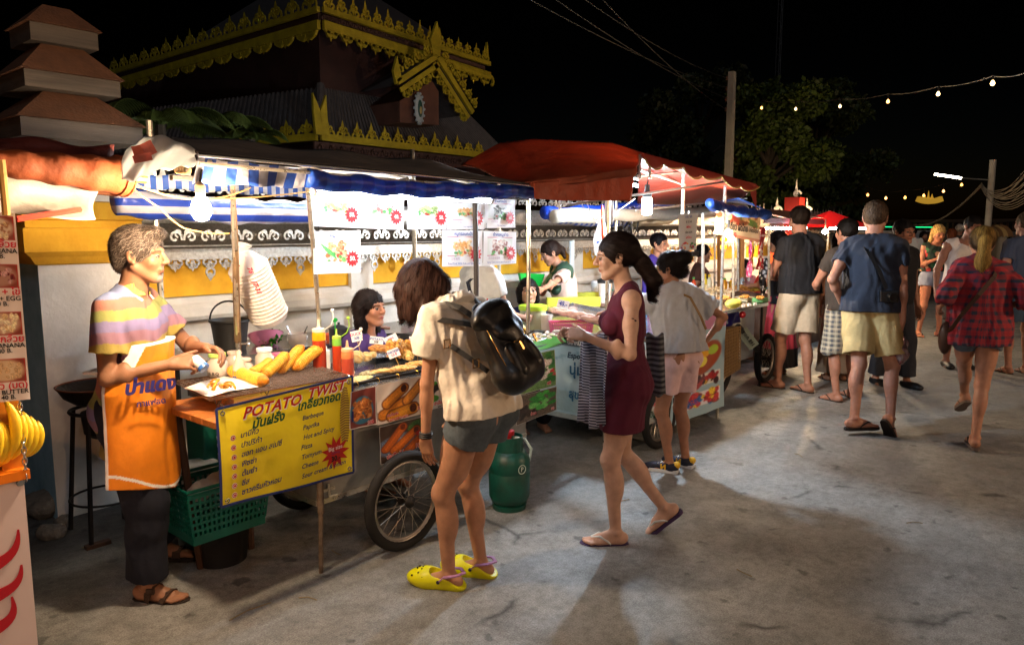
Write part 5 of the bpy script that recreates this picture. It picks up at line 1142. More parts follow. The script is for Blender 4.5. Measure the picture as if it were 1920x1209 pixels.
# price signs hanging under the roof
def dish(pc, cx, cy, r, seed, plate='e8ecec'):
 pc.ell(cx, cy, r * 1.15, r * .8 / pc.asp, plate, soft=.1)
 cols = (('c8946c', 'd8b088', 'a86848', 'e0c8a8'), ('e8b878', 'd89850', 'f0d0a0'), ('b8c890', '88a858', 'e8e0d0'), ('b89088', '94625c', 'e0d4cc'), ('707a70', 'b0b8b0', '4a5450', 'd8dcd8'))[seed % 5]
 pc.spots(70, cx - r * .7, cy - r * .6, cx + r * .7, cy + r * .8, r * .15, cols, seed); return pc.spots(6, cx - r * .8, cy + r * .2, cx + r * .6, cy + r * .9, r * .16, ('4c9a50', '6cb068', 'b83c30'), seed + 9)
def price_sign(c4, panels, label, n=0):
 P_ = [py_(x, y, 3.22) for x, y in c4]; t = thing('price_sign', label, 'sign', P_[3]); k = len(panels); pc = Pic(64 * k, 56, 'eeeff2')
 for i, (title, sub, cn, price, sd) in enumerate(panels):
  x0 = i / k + .12 / k; x1 = (i + 1) / k - .12 / k; pc.rect(x0, .18, x1, .72, 'c05080'); pc.rect(x0 + .01 / k, .2, x1 - .01 / k, .70, 'dfe6e2')
  dish(pc, (x0 + x1) / 2 + .0, .45, .30 / k, sd)
  if sd == 0:
   for q in range(5): pc.ell(x0 + (.12 + .04 * q) / k, .42 + .03 * q, .15 / k, .022, ('46a85c', '6cbc70')[q % 2], 52)
 poster('printed_sheet', P_, pc, t, wave=.003, seed=n); r_, u_, n_ = quadfrm(P_); m = MB(); H_ = (P_[0] - P_[3]).length; Wd = (P_[1] - P_[0]).length / k
 for i, (title, sub, cn, price, sd) in enumerate(panels):
  P = lambda u, v: quadpt(P_, (i + u) / k, v) + n_ * .006
  m.mi = 0; m.text(title, P(.5, .10), r_, u_, H_ * .125, bold=.02, sx=1.1); m.mi = 1; m.text(cn, P(.3, .79), r_, u_, H_ * .085); m.mi = 0; m.text(sub, P(.52, .92), r_, u_, H_ * .062 if len(sub) < 24 else Wd * .052)
  c = P(.80, .66) + n_ * .002; m.mi = 2; starburst(m, c, Wd * .105, Wd * .155, r_, u_, 12); m.mi = 3; m.text(price, c + n_ * .003, r_, u_, H_ * .155, bold=.03)
 m.build('lettering', [M('sign_blue', '2450a8', .6), M('sign_mauve', 'a890a8', .6), M('sign_red', 'd02830', .6), INKW], t)
 m = MB()
 for u in (.1, .9): m.tube([quadpt(P_, u, 0), quadpt(P_, u, 0) + V3((0, 0, .05))], .0015, 4)
 m.build('hanging_string', BLK, t)
fp = ('หมูมะนาว', 'Steamed Pork With Lime Garlic and Chili Sauce', '柠檬蒸猪肉', '50.', 0)
price_sign(((584, 352), (757, 362), (757, 431), (584, 424)), [('ยำวุ้นเส้น', 'Spicy Glass Noodle Salad', '凉拌粉丝', '50.', 2), ('ส้มตำ', 'Papaya Salad', '木瓜沙拉', '40.', 3)], 'upper double price sign on the left, half washed out by the tube lamp', 1)
price_sign(((764, 363), (908, 370), (908, 430), (764, 430)), [('ลาบหมู', 'Spicy Minced Pork', '凉拌猪肉', '50.', 2), ('ผัดผัก', 'Fried Vegetables', '炒菜', '40.', 1)], 'upper double price sign in the middle right under the tube lamp', 2)
price_sign(((908, 370), (966, 374), (966, 427), (908, 428)), [('ยำปลาหมึก', 'Thai Squid Salad', '凉拌鱿鱼', '60.', 4)], 'upper right price sign showing squid salad for 60', 3)
price_sign(((588, 434), (676, 432), (676, 511), (588, 514)), [fp], 'lower left price sign showing steamed pork with green leaves for 50', 4)
price_sign(((829, 431), (905, 433), (905, 499), (829, 500)), [('หมูกรอบคะน้า', 'Fried Pork With Kale and Spicy Sauce', '三味猪肉', '40.', 1)], 'lower middle price sign showing fried pork with kale for 40', 5)
price_sign(((906, 433), (968, 435), (968, 494), (906, 499)), [('ยำคอหมูย่าง', 'Spicy Charcoal-broiled Pork Neck Salad', '凉拌酸辣猪肉', '40.', 3)], 'lower right price sign showing pork neck salad for 40', 6)
# potato twist banner
BQ = [py_(405, 767, 2.82), py_(660, 705, 2.84), py_(663, 885, 2.82), py_(414, 950, 2.79)]
bn = thing('potato_banner', 'yellow vinyl potato twist menu banner with blue edge hung on the counter front', 'banner', BQ[3])
def bq(u, v):
 p = quadpt(BQ, u, v); return p + V3((0, -.006 * math.sin(u * 9 + v * 3) * v - .012 * math.sin(v * PI) * (.4 + .6 * math.sin(u * 5)), 0))
m = MB(); m.grid(bq, 60, 40); m.build('vinyl', M('yellow_vinyl', 'e6d222', .42, noise=(3, .08), bump=(6, .3, .02)), bn, smooth=True)
m = MB()
for k in range(4):
 e = [((i / 20, 0), (1, i / 20), (1 - i / 20, 1), (0, 1 - i / 20))[k] for i in range(21)]; pts = [bq(*q) + V3((0, -.002, 0)) for q in e]; m.strip(pts, .011, (0, -1, 0), .002)
m.build('blue_edging', M('navy_edge', '1c2c6c', .6), bn)
m = MB()
for u, v in ((.035, .055), (.965, .05), (.965, .95), (.04, .95)): m.torus(bq(u, v) + V3((0, -.005, 0)), .0085, .0028, (0, 1, 0), 14, 6)
m.build('eyelet', CHROME, bn)
r_ = (BQ[1] - BQ[0]).normalized(); u_ = V3((0, 0, 1)); nn = V3((0, -.009, 0)); bw = (BQ[1] - BQ[0]).length; bh = (BQ[0] - BQ[3]).length
m = MB(); T_ = lambda s, u, v, size, mi, al='LEFT', bo=.02, sh=.25, sx=1: (setattr(m, 'mi', mi), m.text(s, bq(u, v) + nn, r_, u_, size, al, bo, 0, sh, sx))
up2 = (u_ + r_ * .0).normalized()
m.mi = 1; m.text('POTATO', bq(.36, .105) + V3((.004, -.007, -.004)), r_, u_, .066, bold=.05, shear=.35, sx=1.08); m.text('TWIST', bq(.77, .07) + V3((.004, -.007, -.004)), r_, u_, .066, bold=.05, shear=.35, sx=1.08)
m.mi = 0; m.text('POTATO', bq(.36, .105) + nn, r_, u_, .066, bold=.025, shear=.35, sx=1.08); m.text('TWIST', bq(.77, .07) + nn, r_, u_, .066, bold=.025, shear=.35, sx=1.08)
T_('มันฝรั่ง', .21, .235, .055, 2, 'LEFT', .035); T_('เกลียวทอด', .54, .175, .055, 2, 'LEFT', .035)
for i, s_ in enumerate(('บาบีคิว', 'ปาปริก้า', 'ฮอท แอน สไปซี่', 'พิซซ่า', 'ต้มยำ', 'ชีส', 'ซาวครีมหัวหอม')): T_(s_, .13, .315 + .098 * i, .032, 3, 'LEFT', .02)
for i, s_ in enumerate(('Barbeque', 'Paprika', 'Hot and Spicy', 'Pizza', 'Tomyum', 'Cheese', 'Sour cream & onion')): T_(s_, .575 - (.02 if i > 2 else 0), .30 + .099 * i, .030, 3, 'LEFT', .015)
for i in range(7):
 c = bq(.085, .32 + .098 * i) + nn; m.mi = 1; starburst(m, c, .012, .0125, r_, u_, 8); m.mi = 0; starburst(m, c + V3((0, -.001, 0)), .0105, .011, r_, u_, 8); m.mi = 1; starburst(m, c + V3((0, -.002, 0)), .0072, .0075, r_, u_, 8); m.mi = 0; starburst(m, c + V3((0, -.003, 0)), .0052, .0055, r_, u_, 8)
c = bq(.84, .74) + nn; m.mi = 4; starburst(m, c, .045, .083, r_, u_, 11); m.mi = 1; m.text('Big size', c + V3((0, -.002, .022)), r_, u_, .027, bold=.01); m.mi = 3; m.text('ไม้ใหญ่', c + V3((0, -.002, 0)), r_, u_, .018); m.mi = 5; m.text('30.-', c + V3((0, -.002, -.028)), r_, u_, .034, bold=.03)
m.build('lettering', [M('banner_red', 'c0202c', .6), INKW, INKG, INKN, M('burst_red', 'b82018', .6), INKK], bn)
m = MB()
for i in range(22):
 v = .10 + i * .026; wd = .018 * math.sin(PI * (i + 1.5) / 25) ** .6 + .004; c = bq(.925 - .0 * i, v) + nn; m.strip([c - r_ * wd * 1.3 + V3((0, 0, -.006)), c + V3((0, 0, .003)), c + r_ * wd * 1.3 + V3((0, 0, -.004))], .0085, (0, -1, 0), .001)
m.build('printed_spiral', M('printed_potato_brown', '8c7434', .6), bn)
m = MB();
for u in (.035, .965): p = bq(u, .05); m.torus(p + V3((0, .0, .022)), .014, .0015, (1, 0, 0), 12, 4)
m.build('hanging_hook', CHROME, bn)
# photographs of snacks hung on the rail
def food_poster(c4, y, pc, texts, label, name='food_poster', wave=.003):
 P_ = [py_(a, b2, y) for a, b2 in c4]; t = thing(name, label, 'poster', P_[3]); poster('printed_sheet', P_, pc, t, wave=wave, seed=len(label)); r_, u_, n_ = quadfrm(P_); m = MB(); h = (P_[0] - P_[3]).length; mats = [INKR, INKW, INKB, INKK]
 for (s_, u, v, sz, mi) in texts:
  if mi == 0: m.mi = 1; m.text(s_, quadpt(P_, u, v) + n_ * .0045 , r_, u_, sz * h, bold=.08)
  m.mi = mi; m.text(s_, quadpt(P_, u, v) + n_ * .006, r_, u_, sz * h, bold=.03)
 m.build('lettering', mats, t); return t
pc = Pic(48, 64, 'e8e4e0'); pc.rect(.04, .02, .96, .97, '7a3a34'); pc.ell(.45, .55, .42, .36, '3a7a9c'); pc.ell(.30, .55, .16, .27, 'b87038', 12, .2); pc.ell(.62, .5, .17, .28, 'a8602c', -20, .2); pc.spots(60, .15, .3, .8, .78, .06, ('d09050', '8a4c20', 'b46c34'), 3)
food_poster(((657, 735), (705, 723), (707, 795), (655, 806)), 2.83, pc, [('20B', .75, .9, .13, 0)], 'poster of fried chicken wings on a blue plate for 20 baht')
pc = Pic(80, 64, 'dcd4cc'); pc.roll(.12, .78, .62, .55, .12, 'd8862c'); pc.roll(.2, .52, .55, .22, .11, 'd08428', '4a1c10'); pc.roll(.62, .55, .92, .2, .11, 'dc9038', '4a1c10'); pc.roll(.3, .85, .75, .78, .13, 'e0982c'); pc.frame(0, 0, 1, 1, .012, 'f4f0ea')
food_poster(((706, 723), (795, 703), (797, 774), (708, 797)), 2.83, pc, [('10฿', .88, .82, .13, 0), ('ปอเปี๊ยะผัก', .3, .82, .09, 0), ('Spring rolls Vegetables', .42, .94, .07, 0)], 'poster of cut spring rolls on a white plate for 10 baht')
pc = Pic(40, 56, 'dde0dc'); pc.ell(.3, .35, .16, .12, '58b848'); pc.ell(.5, .5, .3, .2, '3a302c'); pc.ell(.55, .6, .25, .12, 'd8d0c8'); pc.ell(.25, .7, .2, .1, '4aa040')
food_poster(((797, 704), (850, 692), (852, 758), (798, 770)), 2.83, pc, [('ยำเห็ด', .4, .85, .12, 0), ('Salad', .45, .95, .07, 3)], 'pale salad poster half hidden by the leaning woman')
pc = Pic(80, 72, '3a2c24'); pc.ell(.5, .6, .6, .3, '5a6a84', 0, .3); pc.ell(.85, .25, .25, .2, '3a6030', 0, .3); pc.roll(.12, .62, .5, .15, .10, 'b45c1c', '6a2c10'); pc.roll(.3, .7, .78, .3, .105, 'c0661c', '6a2c10'); pc.roll(.55, .82, .88, .52, .10, 'b8601c', '6a2c10'); pc.ell(.85, .4, .08, .07, 'b02818'); pc.frame(0, 0, 1, 1, .014, 'e8e4dc')
food_poster(((711, 801), (797, 779), (800, 850), (714, 871)), 2.82, pc, [('ปอเปี๊ยะไก่', .3, .83, .15, 0), ('10฿', .82, .72, .16, 0)], 'lower poster of whole fried spring rolls in front of the wheel')
pc = Pic(60, 64, '8a9a70'); pc.rect(0, 0, 1, 1, '6e9a5c', .2); pc.spots(50, .1, .1, .9, .8, .12, ('d83c40', 'e8e0d8', '3c8c3c', 'c84848', '2c7434'), 5); pc.roll(.3, .8, .75, .5, .03, '4aa040'); pc.frame(0, 0, 1, 1, .012, 'e4e4e0')
food_poster(((966, 672), (1040, 655), (1043, 722), (968, 742)), 2.84, pc, [('40฿', .8, .88, .12, 0)], 'poster of red and green chilli salad right of the backpack')
pc = Pic(60, 64, '4a4440'); pc.rect(0, 0, 1, 1, '5c544c', .3); pc.spots(30, .1, .4, .6, .85, .12, ('3c3430', '6a5c50', '28221e'), 6); pc.spots(22, .4, .1, .9, .7, .13, ('48b048', '309038', '70c868'), 7); pc.frame(0, 0, 1, 1, .012, 'd8d8d4')
food_poster(((966, 745), (1043, 724), (1044, 768), (968, 798)), 2.83, pc, [('น้ำตก', .4, .78, .14, 0), ('40฿', .88, .86, .12, 0)], 'poster of dark grilled meat with green herbs below the chilli one')
# grill rack, tray and potato twists
GZ = .925; gr_ = thing('wire_rack', 'black wire cooling rack over a steel tray on the plank counter', 'rack', (1.85, 3.2, CZ)); g4 = [V3((1.50, 2.985, GZ)), V3((2.22, 2.955, GZ)), V3((2.30, 3.45, GZ)), V3((1.58, 3.50, GZ))]
m = MB()
for i in range(31): u = i / 30; m.tube([lerp(g4[0], g4[1], u), lerp(g4[3], g4[2], u)], .0021, 4)
for i in range(19): v = i / 18; m.tube([lerp(g4[0], g4[3], v) + V3((0, 0, .002)), lerp(g4[1], g4[2], v) + V3((0, 0, .003))], .0021, 4)
m.tube(g4, .003, 6, closed=True); m.build('wire_mesh', M('greasy_wire', '6a4c34', .35, metal=.7), gr_)
m = MB(); m.tube([lerp(g4[0], g4[1], .35) + V3((0, -.004, 0)), lerp(g4[0], g4[1], .365) + V3((0, -.004, -.02)), lerp(g4[0], g4[1], .38) + V3((0, -.004, 0))], .0022, 5); m.tube([g4[0] + V3((.02, -.004, 0)), g4[0] + V3((.03, -.004, -.03)), g4[0] + V3((.05, -.004, -.005))], .0022, 5); m.build('rack_foot', IRON, gr_)
m = MB(); m.grid(lambda u, v: V3((1.62 + .62 * u, 3.0 + .42 * v, CZ + .012)), 2, 2, th=(0, 0, -.01));
for a, b2 in (((1.62, 2.995, CZ + .002), (2.24, 3.0, GZ - .008)), ((1.62, 3.42, CZ + .002), (2.24, 3.425, GZ - .008)), ((1.615, 2.995, CZ + .002), (1.62, 3.425, GZ - .008)), ((2.24, 2.995, CZ + .002), (2.245, 3.425, GZ - .008))): m.bb(a, b2)
m.build('steel_tray', CHROME, gr_)
def twist(a, b2, r, label, seed):
 a = V3(a); b2 = V3(b2); n = 110; R_ = random.Random(seed); L_ = (b2 - a).length; pts = []; rs = []
 _, s_, u2 = basis(b2 - a)
 for i in range(n + 1):
  u = i / n; w_ = .79 + .21 * abs(math.sin(u * PI * 21 + 1.3 * math.sin(u * 9 + seed))) ** .7; env = (min(1, (u + .02) * 7)) ** .5 * (min(1, (1.03 - u) * 6)) ** .5
  pts.append(a.lerp(b2, u) + s_ * .004 * math.sin(u * 9 + seed) + V3((0, 0, .003 * math.sin(u * 7 + seed)))); rs.append(max(.002, r * w_ * env * (1 + .06 * R_.uniform(-1, 1) * .4)))
 m = MB(); m.tube(pts, rs, 18); c1, c2 = np.array(lin('c07818')), np.array(lin('ecae3c'))
 m.c = [tuple(c1 * (1 - q) + c2 * q) for q in [min(1, max(0, ((rs[k // 18] / r) - .78) / .2)) for k in range(len(m.v))]]
 o = m.build('fritter', FRY, None, base=a, smooth=True, attr=True); o.name = 'potato_twist'; tag(o, label, 'potato twist', 'potato twists on the wire rack')
for i, (p, q, r, dz, lab) in enumerate((((442, 692), (497, 715), .024, 0, 'potato twist lying flat at the front left of the rack'), ((440, 706), (505, 672), .019, 0, ''), ((492, 706), (540, 665), .021, 0, ''), ((520, 700), (566, 646), .021, .02, ''), ((550, 690), (606, 650), .025, .03, ''))): pass
def onrack(px, py, z): return pz_(px, py, GZ + z)
twist(onrack(431, 694, .035), onrack(500, 716, .026), .032, 'potato twist lying flat at the front left of the rack', 1)
twist(onrack(468, 702, .02), py_(510, 676, onrack(468, 700, .02).y + .05), .025, 'smallest potato twist, behind the flat one', 2)
twist(onrack(495, 704, .022), py_(540, 663, onrack(495, 704, .022).y + .06), .027, 'second leaning potato twist from the left', 3)
twist(onrack(524, 696, .022), py_(568, 648, onrack(524, 696, .022).y + .07), .027, 'third leaning potato twist, reaching towards the squeeze bottle', 4)
twist(onrack(550, 690, .025), py_(604, 648, onrack(550, 690, .025).y + .05), .032, 'thickest potato twist leaning in front of the tall squeeze bottle', 5)
pt = thing('paper_with_chips', 'white paper on the rack holding loose fried potato slices', 'paper', pz_(410, 725, GZ + .004)); PQ = [pz_(345, 730, GZ + .006), pz_(395, 745, GZ + .006) , pz_(485, 725, GZ + .006), pz_(420, 705, GZ + .006)]
m = MB(); m.grid(lambda u, v: lerp(lerp(PQ[0], PQ[1], u), lerp(PQ[3], PQ[2], u), v) + V3((0, 0, .004 * math.sin(u * 6 + v * 5) + .004)), 12, 12, th=(0, 0, .0015)); m.build('sheet', PAPER, pt, smooth=True)
for k in range(9):
 R_ = random.Random(k); c = pz_(396 + R_.uniform(-6, 40), 722 + R_.uniform(-8, 6), GZ + .02 + .004 * k); m = MB(); m.cc = lin(R_.choice(['e0a030', 'c88424', 'e8b048'])); m.torus(c, .016 if k else .024, .005, (R_.uniform(-.6, .6), -1 if k < 3 else .3, R_.uniform(.2, 1)), 16, 6, 0, R_.uniform(3, 6.2)); m.build('potato_slice', FRY, pt, smooth=True, attr=True)
# jars and bottles
JP = M('clear_plastic', 'e8dccc', .12, alpha=.72, spec=.6);
def jar(px, py, z, r, h, lid, fill, label, text=None):
 b_ = pz_(px, py, z); r *= 1.22; h *= 1.3; t = thing('jar', label, 'jar', b_, 'seasoning jars on the counter'); m = MB(); m.lathe(b_, [(r * .9, .002), (r, .01), (r, h * .72), (r * .72, h * .86), (r * .72, h)], 20); m.build('plastic_body', JP, t, smooth=True)
 m = MB(); m.lathe(b_, [(r * .84, .006), (r * .9, .012), (r * .9, h * .55), (r * .5, h * .6)], 18); m.build('seasoning', M('seasoning_' + fill, fill, .9, noise=(60, .3), bump=(150, .5)), t, smooth=True)
 m = MB(); m.lathe(b_, [(r * .8, h * .97), (r * .84, h * .98), (r * .84, h * 1.14), (r * .78, h * 1.17), (0, h * 1.17)], 20); m.build('lid', M('lid_' + lid, lid, .35), t, smooth=False)
 if text: m = MB(); m.text(text, b_ + (V3((0, 0, h * .2)) - FWD * (r + .003)), RIGHT, (0, 0, 1), .022, bold=.02); m.build('lettering', INKK, t)
jz = CZ
jar(409, 705, GZ, .041, .078, 'b8d870', 'c88a50', 'spice jar with a lime green lid nearest to the vendor', 'B.B.Q'); jar(441, 690, GZ, .036, .06, 'e8d0c0', 'd09a60', 'small spice jar with a translucent pink lid behind the lime one'); jar(459, 702, GZ, .034, .055, 'e8c8b8', 'd8a468', 'low spice jar with a pale lid beside the flat potato twist'); jar(497, 692, GZ, .040, .075, 'e8ecf0', 'd8b090', 'spice jar with a wide white lid behind the twists'); jar(518, 688, GZ, .032, .05, 'd86890', 'c88a50', 'spice jar with a pink lid half hidden by the twists')
def squeeze(px, py, z, r, h, fill, top, capc, label, arm=None, layers=None):
 b_ = pz_(px, py, z); t = thing('squeeze_bottle', label, 'sauce bottle', b_); m = MB(); m.lathe(b_, [(r * .92, 0), (r, .008), (r, h * .78), (r * .96, h * .80)], 20); m.mi = 1; m.lathe(b_, [(r * .97, h * .78), (r, h * .8), (r, h * .93), (r * .9, h)], 20)
 m.build('bottle_body', [M('sauce_' + fill, fill, .2, coat=.4, sss=0), M('sauce_top_' + top, top, .25, coat=.3)], t, smooth='auto')
 m = MB(); m.lathe(b_, [(r * .96, h * .985), (r * .98, h * 1.0), (r * .95, h * 1.06), (r * .3, h * 1.09), (r * .24, h * 1.1), (r * .14, h * 1.28), (0, h * 1.28)], 18); m.build('nozzle', M('nozzle_' + capc, capc, .35), t, smooth='auto')
 if arm:
  m = MB(); p = b_ + V3((0, 0, h * 1.05)); q = [p + RIGHT * r, p + RIGHT * (r + .03) + V3((0, 0, .02)), p + RIGHT * (r + .045) + V3((0, 0, .06)), p + RIGHT * (r + .04) + V3((0, 0, .10))]; m.tube(q, .0028, 6); m.ball(q[-1], .010, 10); m.build('cap_strap', M('nozzle_' + arm, arm, .35), t, smooth=True)
squeeze(600, 699, CZ + .03, .036, .225, 'a8351c', 'e8a818', 'f0e0c8', 'tall squeeze bottle of red and yellow sauce with a white cap strap', 'f4f4ee')
squeeze(633, 698, CZ + .03, .025, .185, 'b03a1c', '7cc048', 'a8c850', 'slim red sauce bottle with a green cap behind the front one', '9ccc48'); squeeze(653, 724, CZ - .005, .032, .185, 'a04030', 'e88050', 'f0b488', 'front squeeze bottle of dark red sauce at the corner of the rack', 'f0e8d8')
squeeze(613, 690, CZ + .0, .022, .10, 'd8c8b4', 'e0d4c4', 'e8e0d8', 'pale sauce bottle between the tall one and the green capped one')
# trays with fried snacks and cards
def tray(c4, z, hgt, label, mat=CHROME, name='food_tray'):
 P_ = [pz_(x, y, z) for x, y in c4]; t = thing(name, label, 'tray', P_[0]); c = sum(P_, V3()) / 4; m = MB(); m.add([p for p in P_] + [p + (p - c) * .06 + V3((0, 0, hgt)) for p in P_] , [(0, 1, 2, 3), (0, 4, 5, 1), (1, 5, 6, 2), (2, 6, 7, 3), (3, 7, 4, 0)]); m.tube([p + (p - c) * .06 + V3((0, 0, hgt)) for p in P_], .004, 6, closed=True); m.build('pan', mat, t); return t
tray(((655, 716), (835, 684), (815, 655), (672, 683)), CZ + .012, .018, 'shallow steel tray of flat fried fish and fritters'); tray(((700, 672), (835, 655), (815, 632), (690, 645)), CZ + .045, .03, 'raised steel tray of breaded snacks behind the shallow tray')
tray(((950, 668), (1052, 648), (1040, 630), (950, 645)), CZ + .01, .02, 'small tray under the banana leaf')
def fried(px, py, z, r3, yaw, label, seed, colr=('e2b468', 'c88838'), n=6, rough=.005, tilt=0, group=None, name='fried_snack'):
 c = pz_(px, py, z); R_ = random.Random(seed); Rm = rotm(yaw, tilt); pr = [Ell(nv(c) + Rm @ nv([R_.uniform(-.6, .6) * r3[0], R_.uniform(-.35, .35) * r3[1], R_.uniform(-.2, .3) * r3[2] + r3[2] * .3]), nv(r3) * R_.uniform(.5, .75), rotm(yaw + R_.uniform(-25, 25), tilt)) for _ in range(n)]
 f = Field(pr, max(.0032, min(r3) * .16)); [f.add(p, .008) for p in pr]; f.disp(wrinkle(rough * .5, 160, (.3, .6, 1), seed)); f.disp(wrinkle(rough * .5, 330, (1, .4, .2), seed + 1)); V, Fc = f.surf(); q = (.5 + .5 * np.sin(V @ nv((170, 140, 200)) + 2 * np.sin(V @ nv((60, -80, 50)))))[:, None]
 o = link(name, fast_mesh(name, V, Fc, FRY, nv(lin(colr[0])) * (1 - q) + nv(lin(colr[1])) * q), base=c); tag(o, label, 'fried food', group)
fried(672, 712, CZ + .03, (.085, .05, .012), 20, 'pale flat fritter at the front left corner of the tray', 1, ('d8cc98', 'c0a860')); fried(738, 694, CZ + .035, (.12, .04, .018), -18, 'long crumbed fish fillet in the middle of the tray', 2, ('e8b870', 'c48438')); fried(700, 700, CZ + .028, (.07, .035, .012), -8, 'flat pale fritter left of the crumbed fillet', 3, ('dccf98', 'c8b070')); fried(790, 683, CZ + .035, (.09, .035, .016), -10, 'crumbed fillet right of the middle one', 4, ('e8b860', 'c07c30'))
fried(812, 672, CZ + .045, (.075, .035, .03), -5, 'thick pale spring roll by the leaning woman', 5, ('ead09a', 'c89850'), rough=.002); fried(668, 676, CZ + .06, (.05, .05, .05), 40, 'plump fried wing behind the front sauce bottle', 6, ('e4c68a', 'c89a50'), rough=.003); fried(690, 672, CZ + .06, (.045, .035, .035), 10, 'small fried wing right of the plump one', 7, ('e4c68a', 'c89a50'), rough=.003)
fried(655, 700, CZ + .03, (.04, .03, .02), 0, 'bit of fried dough beside the sauce bottle', 8); fried(715, 655, CZ + .07, (.07, .035, .028), -30, 'brown fried leg at the back of the tray', 9, ('d89848', 'b06828'))
for k in range(9): fried(730 + k * 9, 661 - k * .8, CZ + .085 + .01 * math.sin(k), (.028, .022, .065), 20 * k, 'breaded stick standing in the raised tray', 20 + k, ('e0a850', 'b87428'), n=3, group='breaded sticks standing in the raised tray')
fried(800, 650, CZ + .08, (.07, .045, .045), -20, 'pale green pastry puff at the right of the raised tray', 40, ('c8bc70', 'a89848'), rough=.002); fried(765, 668, CZ + .06, (.06, .035, .03), 60, 'crisp yellow pastry leaning out of the raised tray', 41, ('e8c070', 'c08a3c')); fried(820, 655, CZ + .08, (.05, .04, .035), 0, 'round golden puff half behind the sleeve', 42, ('e0b860', 'b8883c'), rough=.002)
def card(px, py, y, w_, h_, roll, lines, label, stick=(.0, .09)):
 c = py_(px, py, y); t = thing('price_card', label, 'price card', c - V3((0, 0, .1))); a = math.radians(roll); ux = (RIGHT * math.cos(a) + V3((0, 0, math.sin(a)))); uy = (V3((0, 0, math.cos(a))) - RIGHT * math.sin(a)); n_ = ux.cross(uy).normalized(); n_ = n_ if n_.dot(FWD) < 0 else -n_
 m = MB(); m.prism([c - ux * w_ - uy * h_, c + ux * w_ - uy * h_, c + ux * w_ + uy * h_, c - ux * w_ + uy * h_], -n_ * .002); m.build('card_sheet', CARDW, t); m = MB()
 for (s_, v, sz, mi) in lines: m.mi = mi; m.text(s_, c + uy * h_ * v + n_ * .002, ux, uy, sz, bold=.03)
 m.build('lettering', [INKB, INKP, INKK], t); m = MB(); m.tube([c - uy * h_ * .3 - n_ * .004, c - uy * (h_ + stick[1])], .0017, 5); m.build('stick', M('bamboo', 'c89848', .6), t)
card(668, 630, 3.28, .030, .030, 12, [('DUCK', .35, .022, 1), ('20B', -.4, .02, 0)], 'small price card reading DUCK on a stick above the front sauce bottle'); card(706, 638, 3.4, .040, .022, -6, [('POTATO', .3, .019, 0), ('20฿', -.45, .018, 2)], 'long price card reading POTATO behind the wings')
card(733, 636, 3.42, .042, .024, 26, [('FISH', .1, .02, 1)], 'blank looking tilted price card with faint pink letters'); card(738, 662, 3.18, .034, .025, 22, [('CHICKEN', .35, .0185, 0), ('10 ฿', -.4, .02, 1)], 'tilted price card reading CHICKEN 10 in front of the breaded sticks'); card(779, 638, 3.3, .036, .027, 6, [('Spring roll', .3, .017, 1), ('chicken corn', -.35, .015, 0)], 'upright price card reading spring roll chicken corn')
# work bench behind the cart with the vendor's things
wb = thing('work_bench', 'narrow zinc work bench along the wall behind the cart', 'bench', (2.6, 4.1, 0)); m = MB(); m.bb((1.75, 3.9, .9), (4.2, 4.45, .93)); m.build('bench_top', CHROME, wb)
for x in (1.8, 4.15):
 for y in (3.93, 4.42): m = MB(); m.tube([(x, y, 0), (x, y, .9)], .015, 6); m.build('leg', IRON, wb)
BZ = .93
c = pz_(433, 655, BZ); t = thing('bucket', 'black rubber bucket with its handle raised behind the wrapped pole', 'bucket', c); br = .112; bh_ = py_(433, 598, c.y).z - BZ
m = MB(); m.lathe(c, [(br * .78, .0), (br * .97, bh_ * .9), (br * 1.0, bh_ * .9), (br * 1.06, bh_ * .93), (br * 1.06, bh_), (br, bh_), (br * .92, bh_ * .8), (br * .72, .02), (0, .02)], 28); m.build('pail', BUCK, t, smooth='auto')
m = MB(); m.tube(arc(c + V3((0, 0, bh_ * .95)), br * 1.06, 0, 180, 16, RIGHT, (0, 0, 1)), .006, 6); m.build('handle', BUCK, t, smooth=True)
# stack of foam plates in a plastic bag, hung slanting
a = py_(452, 470, 3.55); b2 = py_(508, 598, 3.62); t = thing('foam_plate_stack', 'slanting stack of white foam plates in a printed plastic bag', 'plates', b2); m = MB(); _, s_, u2 = basis(b2 - a); n = 40; pts = []; rs = []
for i in range(n + 1):
 u = i / n; q = .10 if u > .22 else .025 + .075 * (u / .22) ** .8; rs.append(q * (1 + .06 * (i % 2) * (u > .22)) * (1 if u < .97 else .9)); pts.append(a.lerp(b2, u))
m.tube(pts, rs, 24); m.build('plates', M('foam_white', 'd4d0cc', .6, noise=(5, .05)), t, smooth=False)
m = MB(); m.tube([a + V3((.0, -.01, .03)), a + V3((0, 0, 0)), a.lerp(b2, .1), a.lerp(b2, .24)], [.05, .022, .06, .106], 18, cap=False); m.build('bag_neck', cloth('thin_plastic', 'd8d4d0', .3, .5), t, smooth=True)
m = MB(); d_ = (b2 - a).normalized(); fr = -FWD
for k, (s_, u, o_, sz) in enumerate((('E', .17, -.01, .045), ('JT-31', .5, .045, .035), ('76', .26, .05, .035))):
 p = a.lerp(b2, u) + fr * (.106 if u > .22 else .088) * .9 + RIGHT * o_; m.text(s_, p - FWD * .03, d_ if k else RIGHT, RIGHT if k else -d_, sz, bold=.04)
m.build('lettering', INKR, t)
